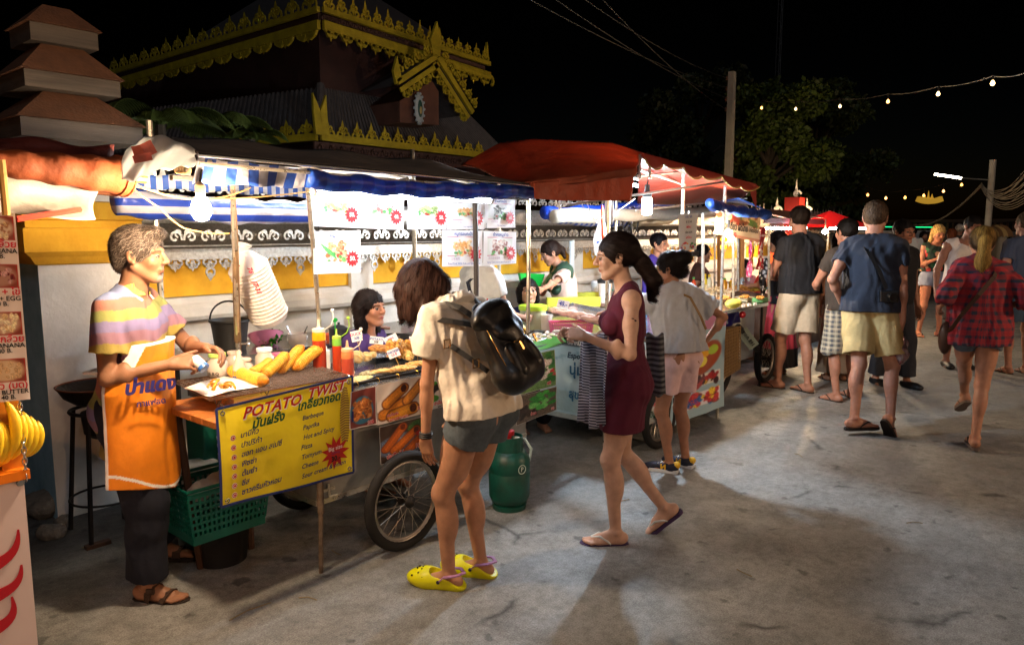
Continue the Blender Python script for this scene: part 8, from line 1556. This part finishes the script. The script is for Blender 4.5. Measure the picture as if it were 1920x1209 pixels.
for q in (1, -1):
 a, fR = B3.ft[q]; o = lambda x, y, z: a + fR @ nv((q * x, y, z - .075)); CL = M('clog_yellow', 'd4d400', .4);
 pr = [(Cone(o(0, -.045, .03), o(-.006, .10, .032), .043, .052, (fR[:, 0], 1.05)), .02), (Ell(o(-.006, .125, .034), (.058, .085, .044), fR), .03)]
 g, _ = B3.garment('clog', pr, CL, [(o(0, 0, -.0), -fR[:, 2]), (o(0, -.02, .048), (fR[:, 2] - fR[:, 1] * .55))], [Cone(o(0, -.04, .05), o(0, .06, .07), .036, .036)], res=.004)
 m = MB(); [m.ball(V3(o(x, y, .036 + .047 * math.sqrt(max(.05, 1 - ((x + .006) / .058) ** 2 - ((y - .125) / .085) ** 2)))), .0055, 6) for x, y, z in ((-.02, .15, .072), (0, .155, .072), (-.03, .13, .076), (-.01, .13, .079), (.01, .13, .077), (-.02, .11, .079), (0, .11, .079), (.03, .14, .066), (.045, .115, .052), (.035, .17, .05), (-.045, .165, .05))]; m.build('vent_holes', M('hole_black', '181808', .8), g)
 m = MB(); m.strip([V3(o(-.05, .035, .045)), V3(o(-.052, .01, .07)), V3(o(-.04, -.045, .078)), V3(o(0, -.075, .078)), V3(o(.04, -.045, .078)), V3(o(.052, .01, .07)), V3(o(.05, .035, .045))], .017, fR[:, 2], .006); m.build('heel_strap', M('strap_lilac', 'b080b0', .4), g); m = MB(); m.ball(V3(o(.055, .035, .048)), .009, 8); m.ball(V3(o(-.055, .035, .048)), .009, 8); m.build('rivet', M('rivet_navy', '1c2038', .4), g)
# backpack, drawn tight with zips
LE = M('black_patent', '0c0c0e', .42, coat=.05, bump=(9, .35, .02), noise=(6, .2)); Rb = B3.R2 @ rotm(0, 26, -10); c = B3.world(B3.S(.50, (-.05, -.24, -.02))); C0 = nv(c); W_ = lambda x, y, z: C0 + Rb @ nv((x, y, z)) * .9
bpack = t = thing('backpack', 'glossy black leather backpack hanging off the leaning woman', 'backpack', c)
def leather(nm, pr, subs=(), res=.005, k=.02):
 F1 = Field([p for p in pr], res); [F1.add(p, k) for p in pr]; [F1.sub(p, .004) for p in subs]; F1.disp(wrinkle(.002, 40, (.4, .2, 1), 3)); V, Fc = F1.surf(); return link(nm, fast_mesh(nm, V, Fc, LE), t)
leather('bag_body', [Cone(W_(0, 0, .12), W_(0, 0, -.12), .066, .082, (Rb[:, 0], 1.75)), Cone(W_(-.08, -.01, -.15), W_(.08, -.01, -.15), .066, .066)], k=.05); leather('front_pocket', [Cone(W_(-.065, -.052, -.03), W_(-.07, -.055, -.13), .04, .046)]); leather('front_pocket', [Cone(W_(.065, -.052, -.03), W_(.07, -.055, -.13), .04, .046)])
leather('flap', [Cone(W_(0, -.012, .15), W_(0, -.05, .06), .072, .045, (Rb[:, 0], 1.9)), Cone(W_(0, -.07, .06), W_(0, -.088, .0), .03, .016, (Rb[:, 0], 2.6))], k=.03)
m = MB(); m.tube(arc(V3(W_(0, .045, .17)), .05, 0, 180, 12, Rb[:, 0], Rb[:, 2], None), .010, 8); m.build('grab_handle', LE, t, smooth=True)
def strap(P_, wd=.024): m = MB(); m.strip([V3(B3.world(p)) for p in P_], wd, (-FWD + V3((0, 0, .35))), .006); return m.build('shoulder_strap', M('strap_black', '101012', .45), t)
fr_ = lambda tt, x, y: B3.S(tt, (x, y, 0)); sL = B3.sh[-1]
strap([fr_(.86, -.10, .07), fr_(.95, -.115, .03), fr_(.97, -.11, -.03), fr_(.93, -.115, -.09), fr_(.84, -.10, -.135), fr_(.72, -.06, -.155)]); strap([fr_(.72, -.17, .0), fr_(.60, -.18, -.06), fr_(.46, -.165, -.12), fr_(.34, -.13, -.17)], .022); strap([fr_(.90, .115, .07), fr_(.98, .11, .0), fr_(.93, .10, -.09), fr_(.82, .06, -.14)])
strap([fr_(.9, -.175, .02), fr_(.86, -.20, -.045), fr_(.76, -.165, -.11), fr_(.68, -.1, -.155)], .022)
m = MB()
for tt, x, y in ((.63, -.195, -.055), (.42, -.17, -.15)): p = B3.world(fr_(tt, x, y)) - FWD * .012; m.tube([p + V3((.018, 0, .018)), p + V3((-.018, 0, .018)), p + V3((-.018, 0, -.018)), p + V3((.018, 0, -.018))], .003, 5, closed=True)
for x in (-.06, .07): m.tube([V3(W_(x, -.125, -.01)), V3(W_(x, -.128, -.05))], .007, 6); m.tube([V3(W_(x - .03, -.118, .0)), V3(W_(x + .03, -.118, .0))], .003, 5)
m.build('gold_hardware', M('gold_metal', 'c8a060', .25, metal=.9), t)
# --- walking woman in the maroon dress
at = pz_(1158, 1008)[:2]; fc = heading(-1, .02)
B7 = Body('woman in a sleeveless maroon dress walking past with a striped cardigan over her arm', at, fc, 1.62, 'f', .0042, 'c6987c', dict(
 footL=(-.07, .02, 0, 0, 0), footR=(.09, -.26, .07, 0, 38), kneeR=(.1, 1, .1), pel=(0, -.03, 0), lean=(0, 4), head=(0, 8, 0), lipc='9c5048',
 wristL=(-.22, .21, 1.13), elbowL=(-.3, -1, -.6), handL=(.35, .9, .15), palmL=(.7, -.2, -.5), curlL=(45, 50, 30), wristR=(.12, .24, 1.10), elbowR=(.5, -1, -.5), handR=(-.4, .9, .1), palmR=(-.6, -.2, -.6), curlR=(40, 45, 30)))
B7.hair(HAIR, n=3000, ln=.09, colr='1c1210', flow=(0, -.9, -.45), cap=(.080, .101, .092), extra=[(Cone(B7.hd((0, -.09, .0)), B7.hd((0, -.13, -.06)), .04, .035), .02), (Cone(B7.hd((0, -.12, -.04)), B7.hd((.0, -.17, -.14)), .038, .034), .02), (Cone(B7.hd((0, -.17, -.14)), B7.hd((.02, -.15, -.24)), .034, .012), .02)], seed=9)
DR = COT('maroon_knit', '54142c', .06, .3); kk = B7.k; pr = B7.tags({'torso', 'pelvis'}, .007) + [(p, .02) for p, _ in B7.tags({'leg'}, .012)] + [(Cone(B7.S(.1), B7.S(-.72, (0, .03, 0)), .112, .118, (B7.RF(0)[:, 0], 1.3)), .05)]; hz = .615
B7.garment('dress', pr, DR, [((0, 0, hz), (0, 0, -1))], [Cone(B7.S(-.72, (0, .03, 0)), B7.S(-.45, (0, .02, 0)), .1, .098, (B7.RF(0)[:, 0], 1.28)), Cone(B7.S(.97, (0, .02, 0)), B7.S(1.2, (0, .05, 0)), .056, .07)] + [Ell(B7.sh[q] + nv((q * .035, 0, -.005)), (.052, .075, .09)) for q in (1, -1)], [wrinkle(.0035, 55, (.1, .4, 1), 3), wrinkle(.002, 30, (.2, .2, 1), 6)])
m = MB(); p = V3(B7.sh[-1] * .62 + B7.elb[-1] * .38); sd = V3((-1, 0, 0))
for i in range(5): m.ball(p + V3((-.0375, .012 * (i % 3 - 1), .008 * (i - 2))), (.004, .012, .007), 6)
m.build('arm_tattoo', M('tattoo_ink', '3c2a2c', .6), B7.ob)
for q in (1, -1): B7.sandal(q, '3a2850', 'c8ccc8')
hw = V3(B7.wr[-1]); m = MB(); m.mi = 0
def fall(u, v): x = -.16 + .10 * u; return V3((x - .02 * math.sin(v * 5 + u * 9), hw.y - .12 + .13 * u + .012 * math.sin(u * 24 + v * 2) * (.3 + v), hw.z - .01 - .47 * v + .02 * math.sin(u * 9)))
m.grid(fall, 44, 30, th=(.01, 0, 0)); me = m.mesh('striped_cardigan', striped('cardigan_stripes', 2, .015, '26293a', 'a4a6b8', .9), True); o = link('striped_cardigan', me); o.matrix_world = B7.ob.matrix_world; o.location = B7.at; o.rotation_euler = (0, 0, B7.yaw); tag(o, 'navy and white striped cardigan draped over the walking woman forearm', 'cardigan')
m = MB(); m.grid(lambda u, v: V3((.20 + .02 * math.sin(u * 7), -.16 - .10 * u - .02 * v, 1.08 - .34 * v + .01 * math.sin(u * 9))), 10, 18, th=(.012, 0, 0)); o = link('tote_bag', m.mesh('tote_bag', striped('tote_stripes', 2, .03, '2c2c30', '66666a', .9), True)); o.location = B7.at; o.rotation_euler = (0, 0, B7.yaw); tag(o, 'grey striped cloth tote hanging behind the walking woman', 'bag')
# --- woman in the grey tee, hand on hip
at = pz_(1264, 880)[:2]; fc = heading(-.45, 1)
hL = lw(at, fc, py_(1128, 588, 2.93))
B9 = Body('woman in loose grey tee and pale pink shorts with one hand on her hip', at, fc, 1.49, 'f', .005, 'a06a48', dict(
 footL=foot(at, fc, 1255, 884, 40), footR=foot(at, fc, 1285, 874, 28), pel=(0, -.02, 0), lean=(4, 10), head=(42, 10, 0),
 wristL=hL, elbowL=(-.5, -.5, -1), handL=(-.6, .8, -.2), palmL=(.2, 0, -1), curlL=(30, 40, 25), wristR=(.20, -.03, .88), elbowR=(1, -.35, .1), handR=(-.6, .5, -.4), palmR=(-.7, -.3, .1), curlR=(25, 20, 10)))
B9.hair(HAIR, n=2600, ln=.07, colr='120c0a', flow=(0, -1, .2), cap=(.08, .1, .09), extra=[(Ell(B9.hd((.0, -.10, .055)), (.055, .05, .052)), .012), (Ell(B9.hd((0, -.075, -.03)), (.05, .035, .045)), .02)], curl=.4, seed=11)
m = MB(); [m.ball(V3(B9.hd((.02 * i - .01, -.07, .105))), .012, 6) for i in range(3)]; m.build('hair_clip', M('clip_pink', 'c878a0', .4), B9.ob)
B9.tee(COT('grey_tee', 'a8aaae', .05, .5), hem=.07, sl=.62, loose=.04, name='tee_shirt', r=(.082, .088), wa=.009, flare=.015); B9.legwear(COT('pink_shorts', 'd8b4b0', .04), .6, .098, .098, name='shorts', wa=.005)
m = MB(); m.strip([V3(B9.S(t_, (x, y, 0))) for t_, x, y in ((.93, -.06, .02), (.96, -.05, -.06), (.86, -.0, -.165), (.6, .07, -.185), (.42, .13, -.165))], .016, (0, -1, .2), .005); m.build('bag_strap', M('tan_strap', '7a5c30', .5), B9.ob)
for q in (1, -1):
 g, o = B9.shoe(q, M('sneaker_navy', '14182c', .7, bump=(90, .3)), name='sneaker', ht=.03); m = MB(); m.prism([V3(o(x, y, -.0)) for x, y in ((-.04, -.07), (.04, -.07), (.044, .05), (.05, .13), (.02, .2), (-.03, .2), (-.05, .13), (-.042, .05))], V3(B9.ft[q][1][:, 2]) * .022); m.build('sole', M('sole_white', 'c8ccd0', .6), g)
 m = MB(); m.ball(V3(o(0, -.055, .06)), (.03, .024, .026), 10); m.text('N', V3(o(.047, .04, .045)), B9.ft[q][1][:, 1] * (1 if q > 0 else 1), (0, 0, 1), .05, bold=.05); m.text('N', V3(o(-.047, .04, .045)), B9.ft[q][1][:, 1], (0, 0, 1), .05, bold=.05); m.build('yellow_trim', M('trim_yellow', 'd8a818', .5), g); m = MB(); [m.tube([V3(o(-.02, .06 + .018 * i, .07 - .006 * i)), V3(o(.02, .07 + .018 * i, .07 - .006 * i))], .003, 4) for i in range(4)]; m.build('laces', INKW, g)
# --- generic dresser for the rest
def folk(label, at, fc, H, sex, res, skin, pose, top=None, bot=None, hair=None, shoes=None, girth=1.0, group=None):
 b = Body(label, at, fc, H, sex, res, skin, pose, group, girth, footwear='shoe' if shoes and shoes[0] == 'shoe' else None)
 if hair is not None:
  st_ = hair.get('kind', 'short'); ex = []; h = b.hd
  if st_ == 'pony': ex = [(Cone(h((0, -.09, .03)), h((0, -.12, -.03)), .03, .028), .015), (Cone(h((0, -.115, -.02)), h((0, -.115, -hair.get('len', .2))), .032, .014), .02)]
  if st_ == 'long': ex = [(Cone(h((q * .055, -.03, 0)), h((q * .07, -.03, -hair.get('len', .2))), .045, .03), .03) for q in (1, -1)] + [(Cone(h((0, -.06, 0)), h((0, -.075, -hair.get('len', .2) - .02)), .06, .04), .04)]
  if st_ == 'bob': ex = [(Cone(h((q * .06, -.01, 0)), h((q * .066, .0, -.07)), .04, .03), .03) for q in (1, -1)] + [(Cone(h((0, -.05, 0)), h((0, -.06, -.07)), .065, .05), .04)]
  b.hair(HAIR, n=hair.get('n', 900), ln=hair.get('ln', .04), colr=hair.get('c', '140e0a'), flow=hair.get('flow', (0, -.35, -1)), extra=ex, curl=hair.get('curl', .2), seed=len(label), w=.002, bump=.0015, face=hair.get('face', 0))
 if top: b.tee(**top)
 if bot: b.legwear(**bot)
 if shoes:
  for q in (1, -1):
   if shoes[0] == 'flip': b.sandal(q, shoes[1], shoes[2])
   else: b.shoe(q, M('shoe_' + shoes[1], shoes[1], .5), ht=.02)
 return b
def T(c, nm='tee_shirt', **k): d = dict(mat=COT(nm + c, c), loose=.02, wa=.006, name=nm, hem=-.02); d.update(k); return d
def S(c, **k): d = dict(mat=COT('bottoms' + c, c), wa=.004); d.update(k); return d
# vendors behind the carts
p = py_(683, 590, 3.72); b = folk('young vendor with dark tied hair in a purple top sitting behind the snack trays', (p.x, p.y), heading(1, -.5), 1.58, 'f', .0045, 'a86c48', dict(pel=(0, 0, .50 - .82), footR=(.1, .1, 0, 0, 0), footL=(-.1, .1, 0, 0, 0), lean=(0, 5), head=(-4, -2, 0), wristR=(.12, .36, .66), wristL=(-.12, .36, .66), gaze=.002), T('3a1f58', 'purple_top', sl=.35), S('28242c', t=1.9, r1=.07), dict(kind='long', len=.2, c='1c1210', n=2200, ln=.08, flow=(0, -.9, -.7), face=.0));
m = MB(); m.ball(V3(b.hd((.078, .0, -.042))), .005, 6); m.build('earring', CHROME, b.ob)
p = py_(900, 560, 3.78); b = folk('vendor in white shirt and dark apron, his head hidden by the price signs', (p.x, p.y), heading(.7, .55), 1.62, 'm', .007, 'a06c4c', dict(head=(0, 12, 0), wristR=(.16, .3, .98), wristL=(-.16, .3, .98)), T('c8cac8', 'white_shirt', loose=.025), S('2c3038', t=1.9, r1=.08), dict())
m = MB(); m.strip([V3(b.S(t_, (x, y, 0))) for t_, x, y in ((.95, .08, .06), (.97, .09, -.05), (.8, .03, -.15), (.55, .10, -.15))], .035, (0, -1, .2), .006); m.mi = 1; m.strip([V3(b.S(t_, (x, y, 0))) for t_, x, y in ((.6, .175, -.06), (.45, .17, -.09), (.3, .15, -.12))], .012, (1, -.6, 0), .006); m.build('apron_straps', [M('apron_navy', '1c2434', .7), INKR], b.ob)
p = py_(988, 548, 3.85); folk('older vendor with a black bob in blue shirt behind the lime lidded tub', (p.x, p.y), heading(.35, -1), 1.55, 'f', .005, 'b8805c', dict(pel=(0, 0, .50 - .81), footR=(.1, .1, 0, 0, 0), footL=(-.1, .1, 0, 0, 0), head=(-10, -10, 0), wristR=(.15, .3, .7), wristL=(-.15, .3, .7)), T('28386c', 'blue_shirt', sl=1.3, r=(.06, .055)), S('28242c', t=1.9, r1=.07), dict(kind='bob', c='140e0c', n=1500, face=-.0))
b = BODYV = None
p = py_(1066, 520, 4.25); b = folk('cook with short ponytail and green vest bending over behind the squid cart', (p.x, p.y), heading(-1, -.25), 1.56, 'f', .006, 'a86e4c', dict(lean=(6, 18), head=(0, 26, 0), wristL=lw((p.x, p.y), heading(-1, -.25), py_(1012, 545, 4.1)), elbowL=(-.3, -.3, -1), wristR=(.1, .42, 1.05)), T('c8a898', 'beige_shirt', sl=.7), S('38342c', t=1.9, r1=.08), dict(kind='pony', len=.1, c='241610', n=1500))
b.garment('green_vest', b.tags({'torso'}, .034), COT('green_vest', '2c4634'), [((0, .0, 0), (0, -1, 0))], [Cone(b.S(.9), b.S(1.2), .085, .08)], [wrinkle(.004, 26)])
p = py_(1228, 500, 4.1); b = folk('smiling vendor in purple shirt and white apron behind the squid cart', (p.x, p.y), heading(.75, -.7), 1.6, 'f', .007, 'a8704c', dict(head=(0, 2, 0), wristR=(.14, .3, .95), wristL=(-.14, .3, .95)), T('4a3a98', 'purple_shirt', sl=.6), S('d0d0d0', t=1.9, r1=.08), dict(c='0e0a0a'))
b.garment('white_apron', b.tags({'torso'}, .032), COT('white_apron', 'd0d0d4'), [((0, -.02, 0), (0, -1, 0)), (b.S(.85), (0, 0, 1))], [Cone(b.S(.9), b.S(1.2), .08, .08)])
p = py_(1310, 498, 4.3); folk('person in a brown shirt half hidden by the pole at the noodle cart', (p.x, p.y), heading(.9, -.2), 1.55, 'm', .009, 'a06a48', dict(pel=(0, 0, -.1)), T('4a2c24', 'brown_shirt'), S('28242c', t=1.9, r1=.08), dict(c='120c0a', n=500))
p = py_(1400, 512, 3.9); folk('little girl with a dark topknot sitting behind the noodle cart', (p.x, p.y), heading(-.8, -.6), 1.1, 'f', .007, 'b07850', dict(pel=(0, 0, .13), flat=1, headscale=1.25, head=(0, 14, 0)), T('a87878', 'child_top'), S('485878'), dict(c='140c0a', n=500))
# customers and passers-by
at = pz_(1458, 702)[:2]; fc = heading(-.6, .6); b = folk('woman in a black top and long pink patterned skirt beside the noodle cart', at, fc, 1.62, 'f', .008, 'a8704c', dict(wristL=(-.14, .34, 1.0), wristR=(.14, .34, .98), head=(10, 12, 0)), T('141418', 'tank_top', sl=0, loose=.01), None, dict(kind='long', len=.12, c='1c1210'), ('flip', '2c1c14', '2c1c14'))
b.garment('long_skirt', b.tags({'pelvis'}, .012) + [(Cone(b.S(.1), (0, 0, .12), .12, .2, (b.RF(0)[:, 0], 1.2)), .03)], M('skirt_print', attr='Col', rough=.8), [((0, 0, .11), (0, 0, -1)), (b.S(.2), (0, 0, 1))], wr=[wrinkle(.012, 34, (1, .5, 0), 2)], colf=lambda V: np.where((V[:, 2:3] < .32), nv(lin('16141a')), nv(lin('a83850'))) * (1 + .5 * np.sin(V[:, :1] * 60) * np.sin(V[:, 1:2] * 50)))
at = pz_(1490, 730)[:2]; fc = heading(-.3, 1); folk('tall man in black tee and pale shorts standing at the noodle cart', at, fc, 1.87, 'm', .0065, 'a86e50', dict(footL=foot(at, fc, 1458, 727, 35), footR=foot(at, fc, 1514, 735, 8), head=(-12, 8, 0), wristL=(-.10, .30, 1.16), elbowL=(-1, -.5, -1), wristR=(.08, .34, 1.18), elbowR=(1, -.4, -1)), T('17171b', loose=.026, hem=.03), S('b8a890', t=.82, r0=.115, r1=.108), dict(c='1c1410', n=1200), ('flip', '1c140e', '241a12'), girth=1.0)
at = pz_(1566, 712)[:2]; fc = heading(.1, 1); b = folk('woman with long dark hair in a long beige dress beside the checked shorts man', at, fc, 1.64, 'f', .009, 'a8704c', dict(), T('8a7460', 'beige_top', sl=0, loose=.012), None, dict(kind='long', len=.24, c='1c1210'), ('flip', '1c140e', '241a12'))
b.garment('long_skirt', b.tags({'pelvis'}, .012) + [(Cone(b.S(.1), (0, 0, .1), .12, .17, (b.RF(0)[:, 0], 1.25)), .03)], COT('beige_skirt', '7c6650'), [((0, 0, .1), (0, 0, -1)), (b.S(.2), (0, 0, 1))], wr=[wrinkle(.012, 34, (1, .5, 0), 2)])
def checks(c1, c2, c3, per):
 a, b_, c = nv(lin(c1)), nv(lin(c2)), nv(lin(c3))
 def f(V):
  ang = np.arctan2(V[:, 1], V[:, 0]) * .16; u = (ang / per) % 1; w_ = (V[:, 2] / per) % 1; k_ = ((u < .4).astype(float) + (w_ < .4)) / 2; C = a * (1 - k_[:, None]) + b_ * k_[:, None]; ln_ = ((np.abs(u - .7) < .06) | (np.abs(w_ - .7) < .06)); C[ln_] = C[ln_] * .5 + c * .5; return C
 return f
at = pz_(1578, 748)[:2]; fc = heading(-.12, 1); folk('man in a brown grey tee and checked knee shorts', at, fc, 1.74, 'm', .0065, 'a86e50', dict(footL=foot(at, fc, 1567, 752, 20), footR=foot(at, fc, 1596, 745, -5), head=(10, 6, 0), wristL=(-.14, .3, 1.08), elbowL=(-1, -.5, -1), wristR=(.16, .28, 1.05)), T('3c342e', loose=.024, hem=-.02), dict(mat=M('checked_cotton', attr='Col', rough=.85), t=1.02, r0=.112, r1=.105, colf=checks('a89e88', '4c5058', 'd8d0b8', .045)), dict(c='120d0a', n=1200), ('flip', '1c140e', '241a12'))
at = pz_(1622, 806)[:2]; fc = heading(.35, 1)
b = folk('tall man in navy tee and khaki shorts striding away with a camera', at, fc, 1.87, 'm', .0055, 'a87054', dict(footL=foot(at, fc, 1600, 816, -62), footR=(.16, -.14, .07, -30, 50), pel=(0, .16, 0), lean=(3, 6), head=(-14, 2, 0), wristR=(.24, .10, .88), elbowR=(.5, -1, 0), handR=(0, .2, -1), curlR=(60, 60, 40), wristL=(-.22, .2, 1.05), elbowL=(-.6, -1, -.2)), T('232a38', loose=.028, hem=-.0), S('b09c6c', t=.8, r0=.115, r1=.108), dict(c='4a3a2c', n=1800, ln=.035), ('flip', '1c140e', '1c140e'))
for sx_ in (-1, 1): m = MB(); m.tube([V3(W_(sx_ * .115, -.03, .12)), V3(W_(sx_ * .14, -.05, .0)), V3(W_(sx_ * .135, -.05, -.12)), V3(W_(sx_ * .07, -.075, -.19))], .0025, 5); o = link('zip', m.mesh('zip', M('gold_metal'), True), bpack)
t = thing('camera', 'black camera on a strap at the hip of the striding man', 'camera', b.world(b.S(.22, (.12, -.17, 0)))); c = b.world(b.S(.22, (.10, -.19, 0))); R3 = Matrix.Rotation(b.yaw, 3, 'Z'); m = MB(); m.rbox(c, (.07, .03, .045), .012, R3); m.build('camera_body', M('camera_black', '101012', .35), t); m = MB(); m.lathe(c, [(.034, .02), (.034, .07), (.028, .075), (.0, .072)], 16, R3 @ V3((.3, -1, 0))); m.build('lens', M('camera_black', '101012', .35), t, smooth='auto'); m = MB(); m.strip([V3(b.world(b.S(t_, (x, y, 0)))) for t_, x, y in ((.93, -.08, .03), (.95, -.085, -.06), (.80, -.05, -.155), (.55, .03, -.165), (.32, .08, -.175))], .03, -FWD, .005); m.build('neck_strap', M('strap_black', '101012', .45), t)
w = b.world(b.wr[1]) + V3((0, 0, -.2)); pr = [Ell(nv(w) + (0, 0, -.06), (.075, .06, .11)), Cone(nv(w) + (0, 0, .02), nv(w) + (0, 0, .12), .05, .012)]; F1 = Field(pr, .008); [F1.add(q, .03) for q in pr]; F1.disp(wrinkle(.008, 50, (.3, .5, 1), 5)); V, Fc = F1.surf(); t = link('carrier_bag', fast_mesh('carrier_bag', V, Fc, M('silver_wrap', 'a8a8b4', .2, metal=.6, noise=(22, 1), second='7a1c24')), base=w); tag(t, 'shiny silver and red carrier bag in the striding man right hand', 'bag')
at = pz_(1668, 722)[:2]; folk('smiling man in a black tee walking towards the camera behind the striding man', at, heading(.25, -1), 1.74, 'm', .0065, '9c6446', dict(footL=(-.1, .12, 0, 5, 0), footR=(.1, -.1, 0, -5, 0), wristR=(.24, .05, .85), wristL=(-.24, .05, .85)), T('121216'), S('25262c', t=1.9, r1=.085), dict(c='120d0a', n=900), ('shoe', '101012'))
at = pz_(1740, 630)[:2]; b = folk('blonde woman in a floral top and denim shorts looking down at her phone', at, heading(-.05, -1), 1.72, 'f', .0075, 'b8704c', dict(head=(0, 22, 0), wristR=(.05, .24, 1.22), elbowR=(1, -.5, -1), wristL=(-.06, .26, 1.18), elbowL=(-1, -.5, -1), footR=(.15, 0, 0, -10, 0), footL=(-.15, 0, 0, 10, 0)), None, S('8088a0', t=.28, r0=.105, r1=.11), dict(kind='long', len=.16, c='b8985c', n=1400), ('flip', '241c18', '241c18'))
def floral(V):
 C = np.ones((len(V), 1)) * nv(lin('182c24'))[None]; R_ = np.random.default_rng(3); lo, hi = V.min(0), V.max(0)
 for k in range(110): c = R_.uniform(lo, hi); C[np.linalg.norm((V - c), axis=1) < R_.uniform(.025, .05)] = lin(('c83a34', 'd8604c', '2c5c3c', 'c83a54', '3c6c48', 'd8a078')[k % 6])
 return C
b.tee(M('floral_print', attr='Col', rough=.8), hem=.12, sl=0, loose=.016, colf=floral, name='floral_top', neck=.085, flare=.02)
w = b.world((0, .30, 1.2)); m = MB(); m.rbox(w, (.036, .006, .07), .006); t = tag(m.build('phone', BUCK, base=w), 'dark phone in the blonde woman hands', 'phone')
at = pz_(1788, 688)[:2]; folk('man in a white tank top leaning sideways and looking towards the camera', at, heading(-.1, -1), 1.80, 'm', .007, '8c5840', dict(side=(2, -8), head=(10, 8, -12), wristR=(.34, .16, .95), wristL=(-.26, .05, .9)), T('c8c0bc', 'tank_top', sl=0, loose=.01, neck=.085), S('4a4238', t=.8), dict(c='120d0a', n=900), ('shoe', '101012'))
at = pz_(1825, 838)[:2]; fc = heading(.18, 1)
b = folk('woman with a long fair ponytail in a red and navy plaid shirt', at, fc, 1.66, 'f', .0055, 'b07858', dict(footR=foot(at, fc, 1826, 844, -12), footL=foot(at, fc, 1806, 792, -4, 30, .02), pel=(.02, .12, 0), head=(-14, 2, 0), wristL=(-.24, .20, 1.05), elbowL=(-.6, -1, -.3), wristR=(.22, .22, 1.06), elbowR=(.6, -1, -.3), lean=(3, 5)), dict(mat=M('plaid_flannel', attr='Col', rough=.85, bump=(14, .4, .012)), loose=.042, hem=-.09, sl=1.35, r=(.075, .068), wa=.008, flare=.02, name='plaid_shirt', colf=checks('98202a', '242c40', '7c2430', .06)), S('5a6878', t=.3, r0=.1, r1=.1), None, ('flip', '6a5c54', '3c2c20'))
h = b.hd; b.hair(HAIR, n=3000, ln=.10, colr='33241a', tipc='8a6c34', flow=(0, -.3, -1), extra=[(Cone(h((0, -.09, .05)), h((0, -.135, .0)), .03, .032), .012), (Cone(h((0, -.13, .02)), h((-.01, -.15, -.14)), .034, .045), .02), (Cone(h((-.01, -.15, -.12)), h((-.03, -.13, -.30)), .045, .015), .02)], seed=21, w=.002)
m = MB(); m.strip([V3(b.S(t_, (x, y, 0))) for t_, x, y in ((.96, .09, -.07), (.8, .02, -.17), (.55, -.09, -.19), (.25, -.19, -.14), (.0, -.235, -.05))], .03, (0, -1, 0), .006); m.build('bag_strap', M('brown_leather', '3c2418', .5), b.ob); w = b.world(b.S(-.08, (-.235, .0, 0))); m = MB(); m.ball(w, (.06, .05, .13), 14); tag(m.build('shoulder_bag', M('brown_leather', '3c2418', .5, bump=(12, .5)), base=w, smooth=True), 'slouchy brown bag at the plaid shirt woman side', 'bag')
at = pz_(1906, 700)[:2]; folk('man in grey blue tee and denim shorts walking away at the right edge', at, heading(.1, 1), 1.83, 'm', .007, 'a87054', dict(head=(15, 0, 0)), T('3a4254', loose=.028, hem=0), S('34485e', t=.75, r0=.115, r1=.11), dict(c='5a4834', n=1200), ('flip', '241a14', '241a14'))
for k, (x, y, H, sex, c1, c2, hc_, hd_, lab) in enumerate(((1705, 560, 1.7, 'm', 'c0c0bc', '30343c', '120d0a', (.1, 1), 'distant man in a white top with yellow straps walking away'), (1722, 556, 1.6, 'f', '2c2a2c', '30343c', '120d0a', (.1, -1), 'distant dark haired person beside the white top man'), (1778, 566, 1.66, 'f', '5a4434', '3c4048', '6a3418', (-.3, 1), 'distant red haired woman behind the blonde woman'), (1790, 560, 1.76, 'm', '484038', '3c4048', 'a8a098', (.3, 1), 'distant man with a pale cap next to the red haired woman'), (1815, 560, 1.7, 'm', '6a645c', '30343c', '120d0a', (-.4, -1), 'distant man partly hidden by the tank top man'), (1745, 552, 1.6, 'f', '7a3030', '30343c', '1c1410', (.5, 1), 'distant person in dark red just behind the blonde woman'))):
 at = pz_(x, y)[:2]; folk(lab, at, heading(*hd_), H, sex, .011, 'a06a4c', dict(), T(c1), S(c2, t=1.9, r1=.085), dict(c=hc_, n=250, kind='long' if sex == 'f' else 'short'), ('shoe', '101012'))
sc.view_settings.exposure = 1.6
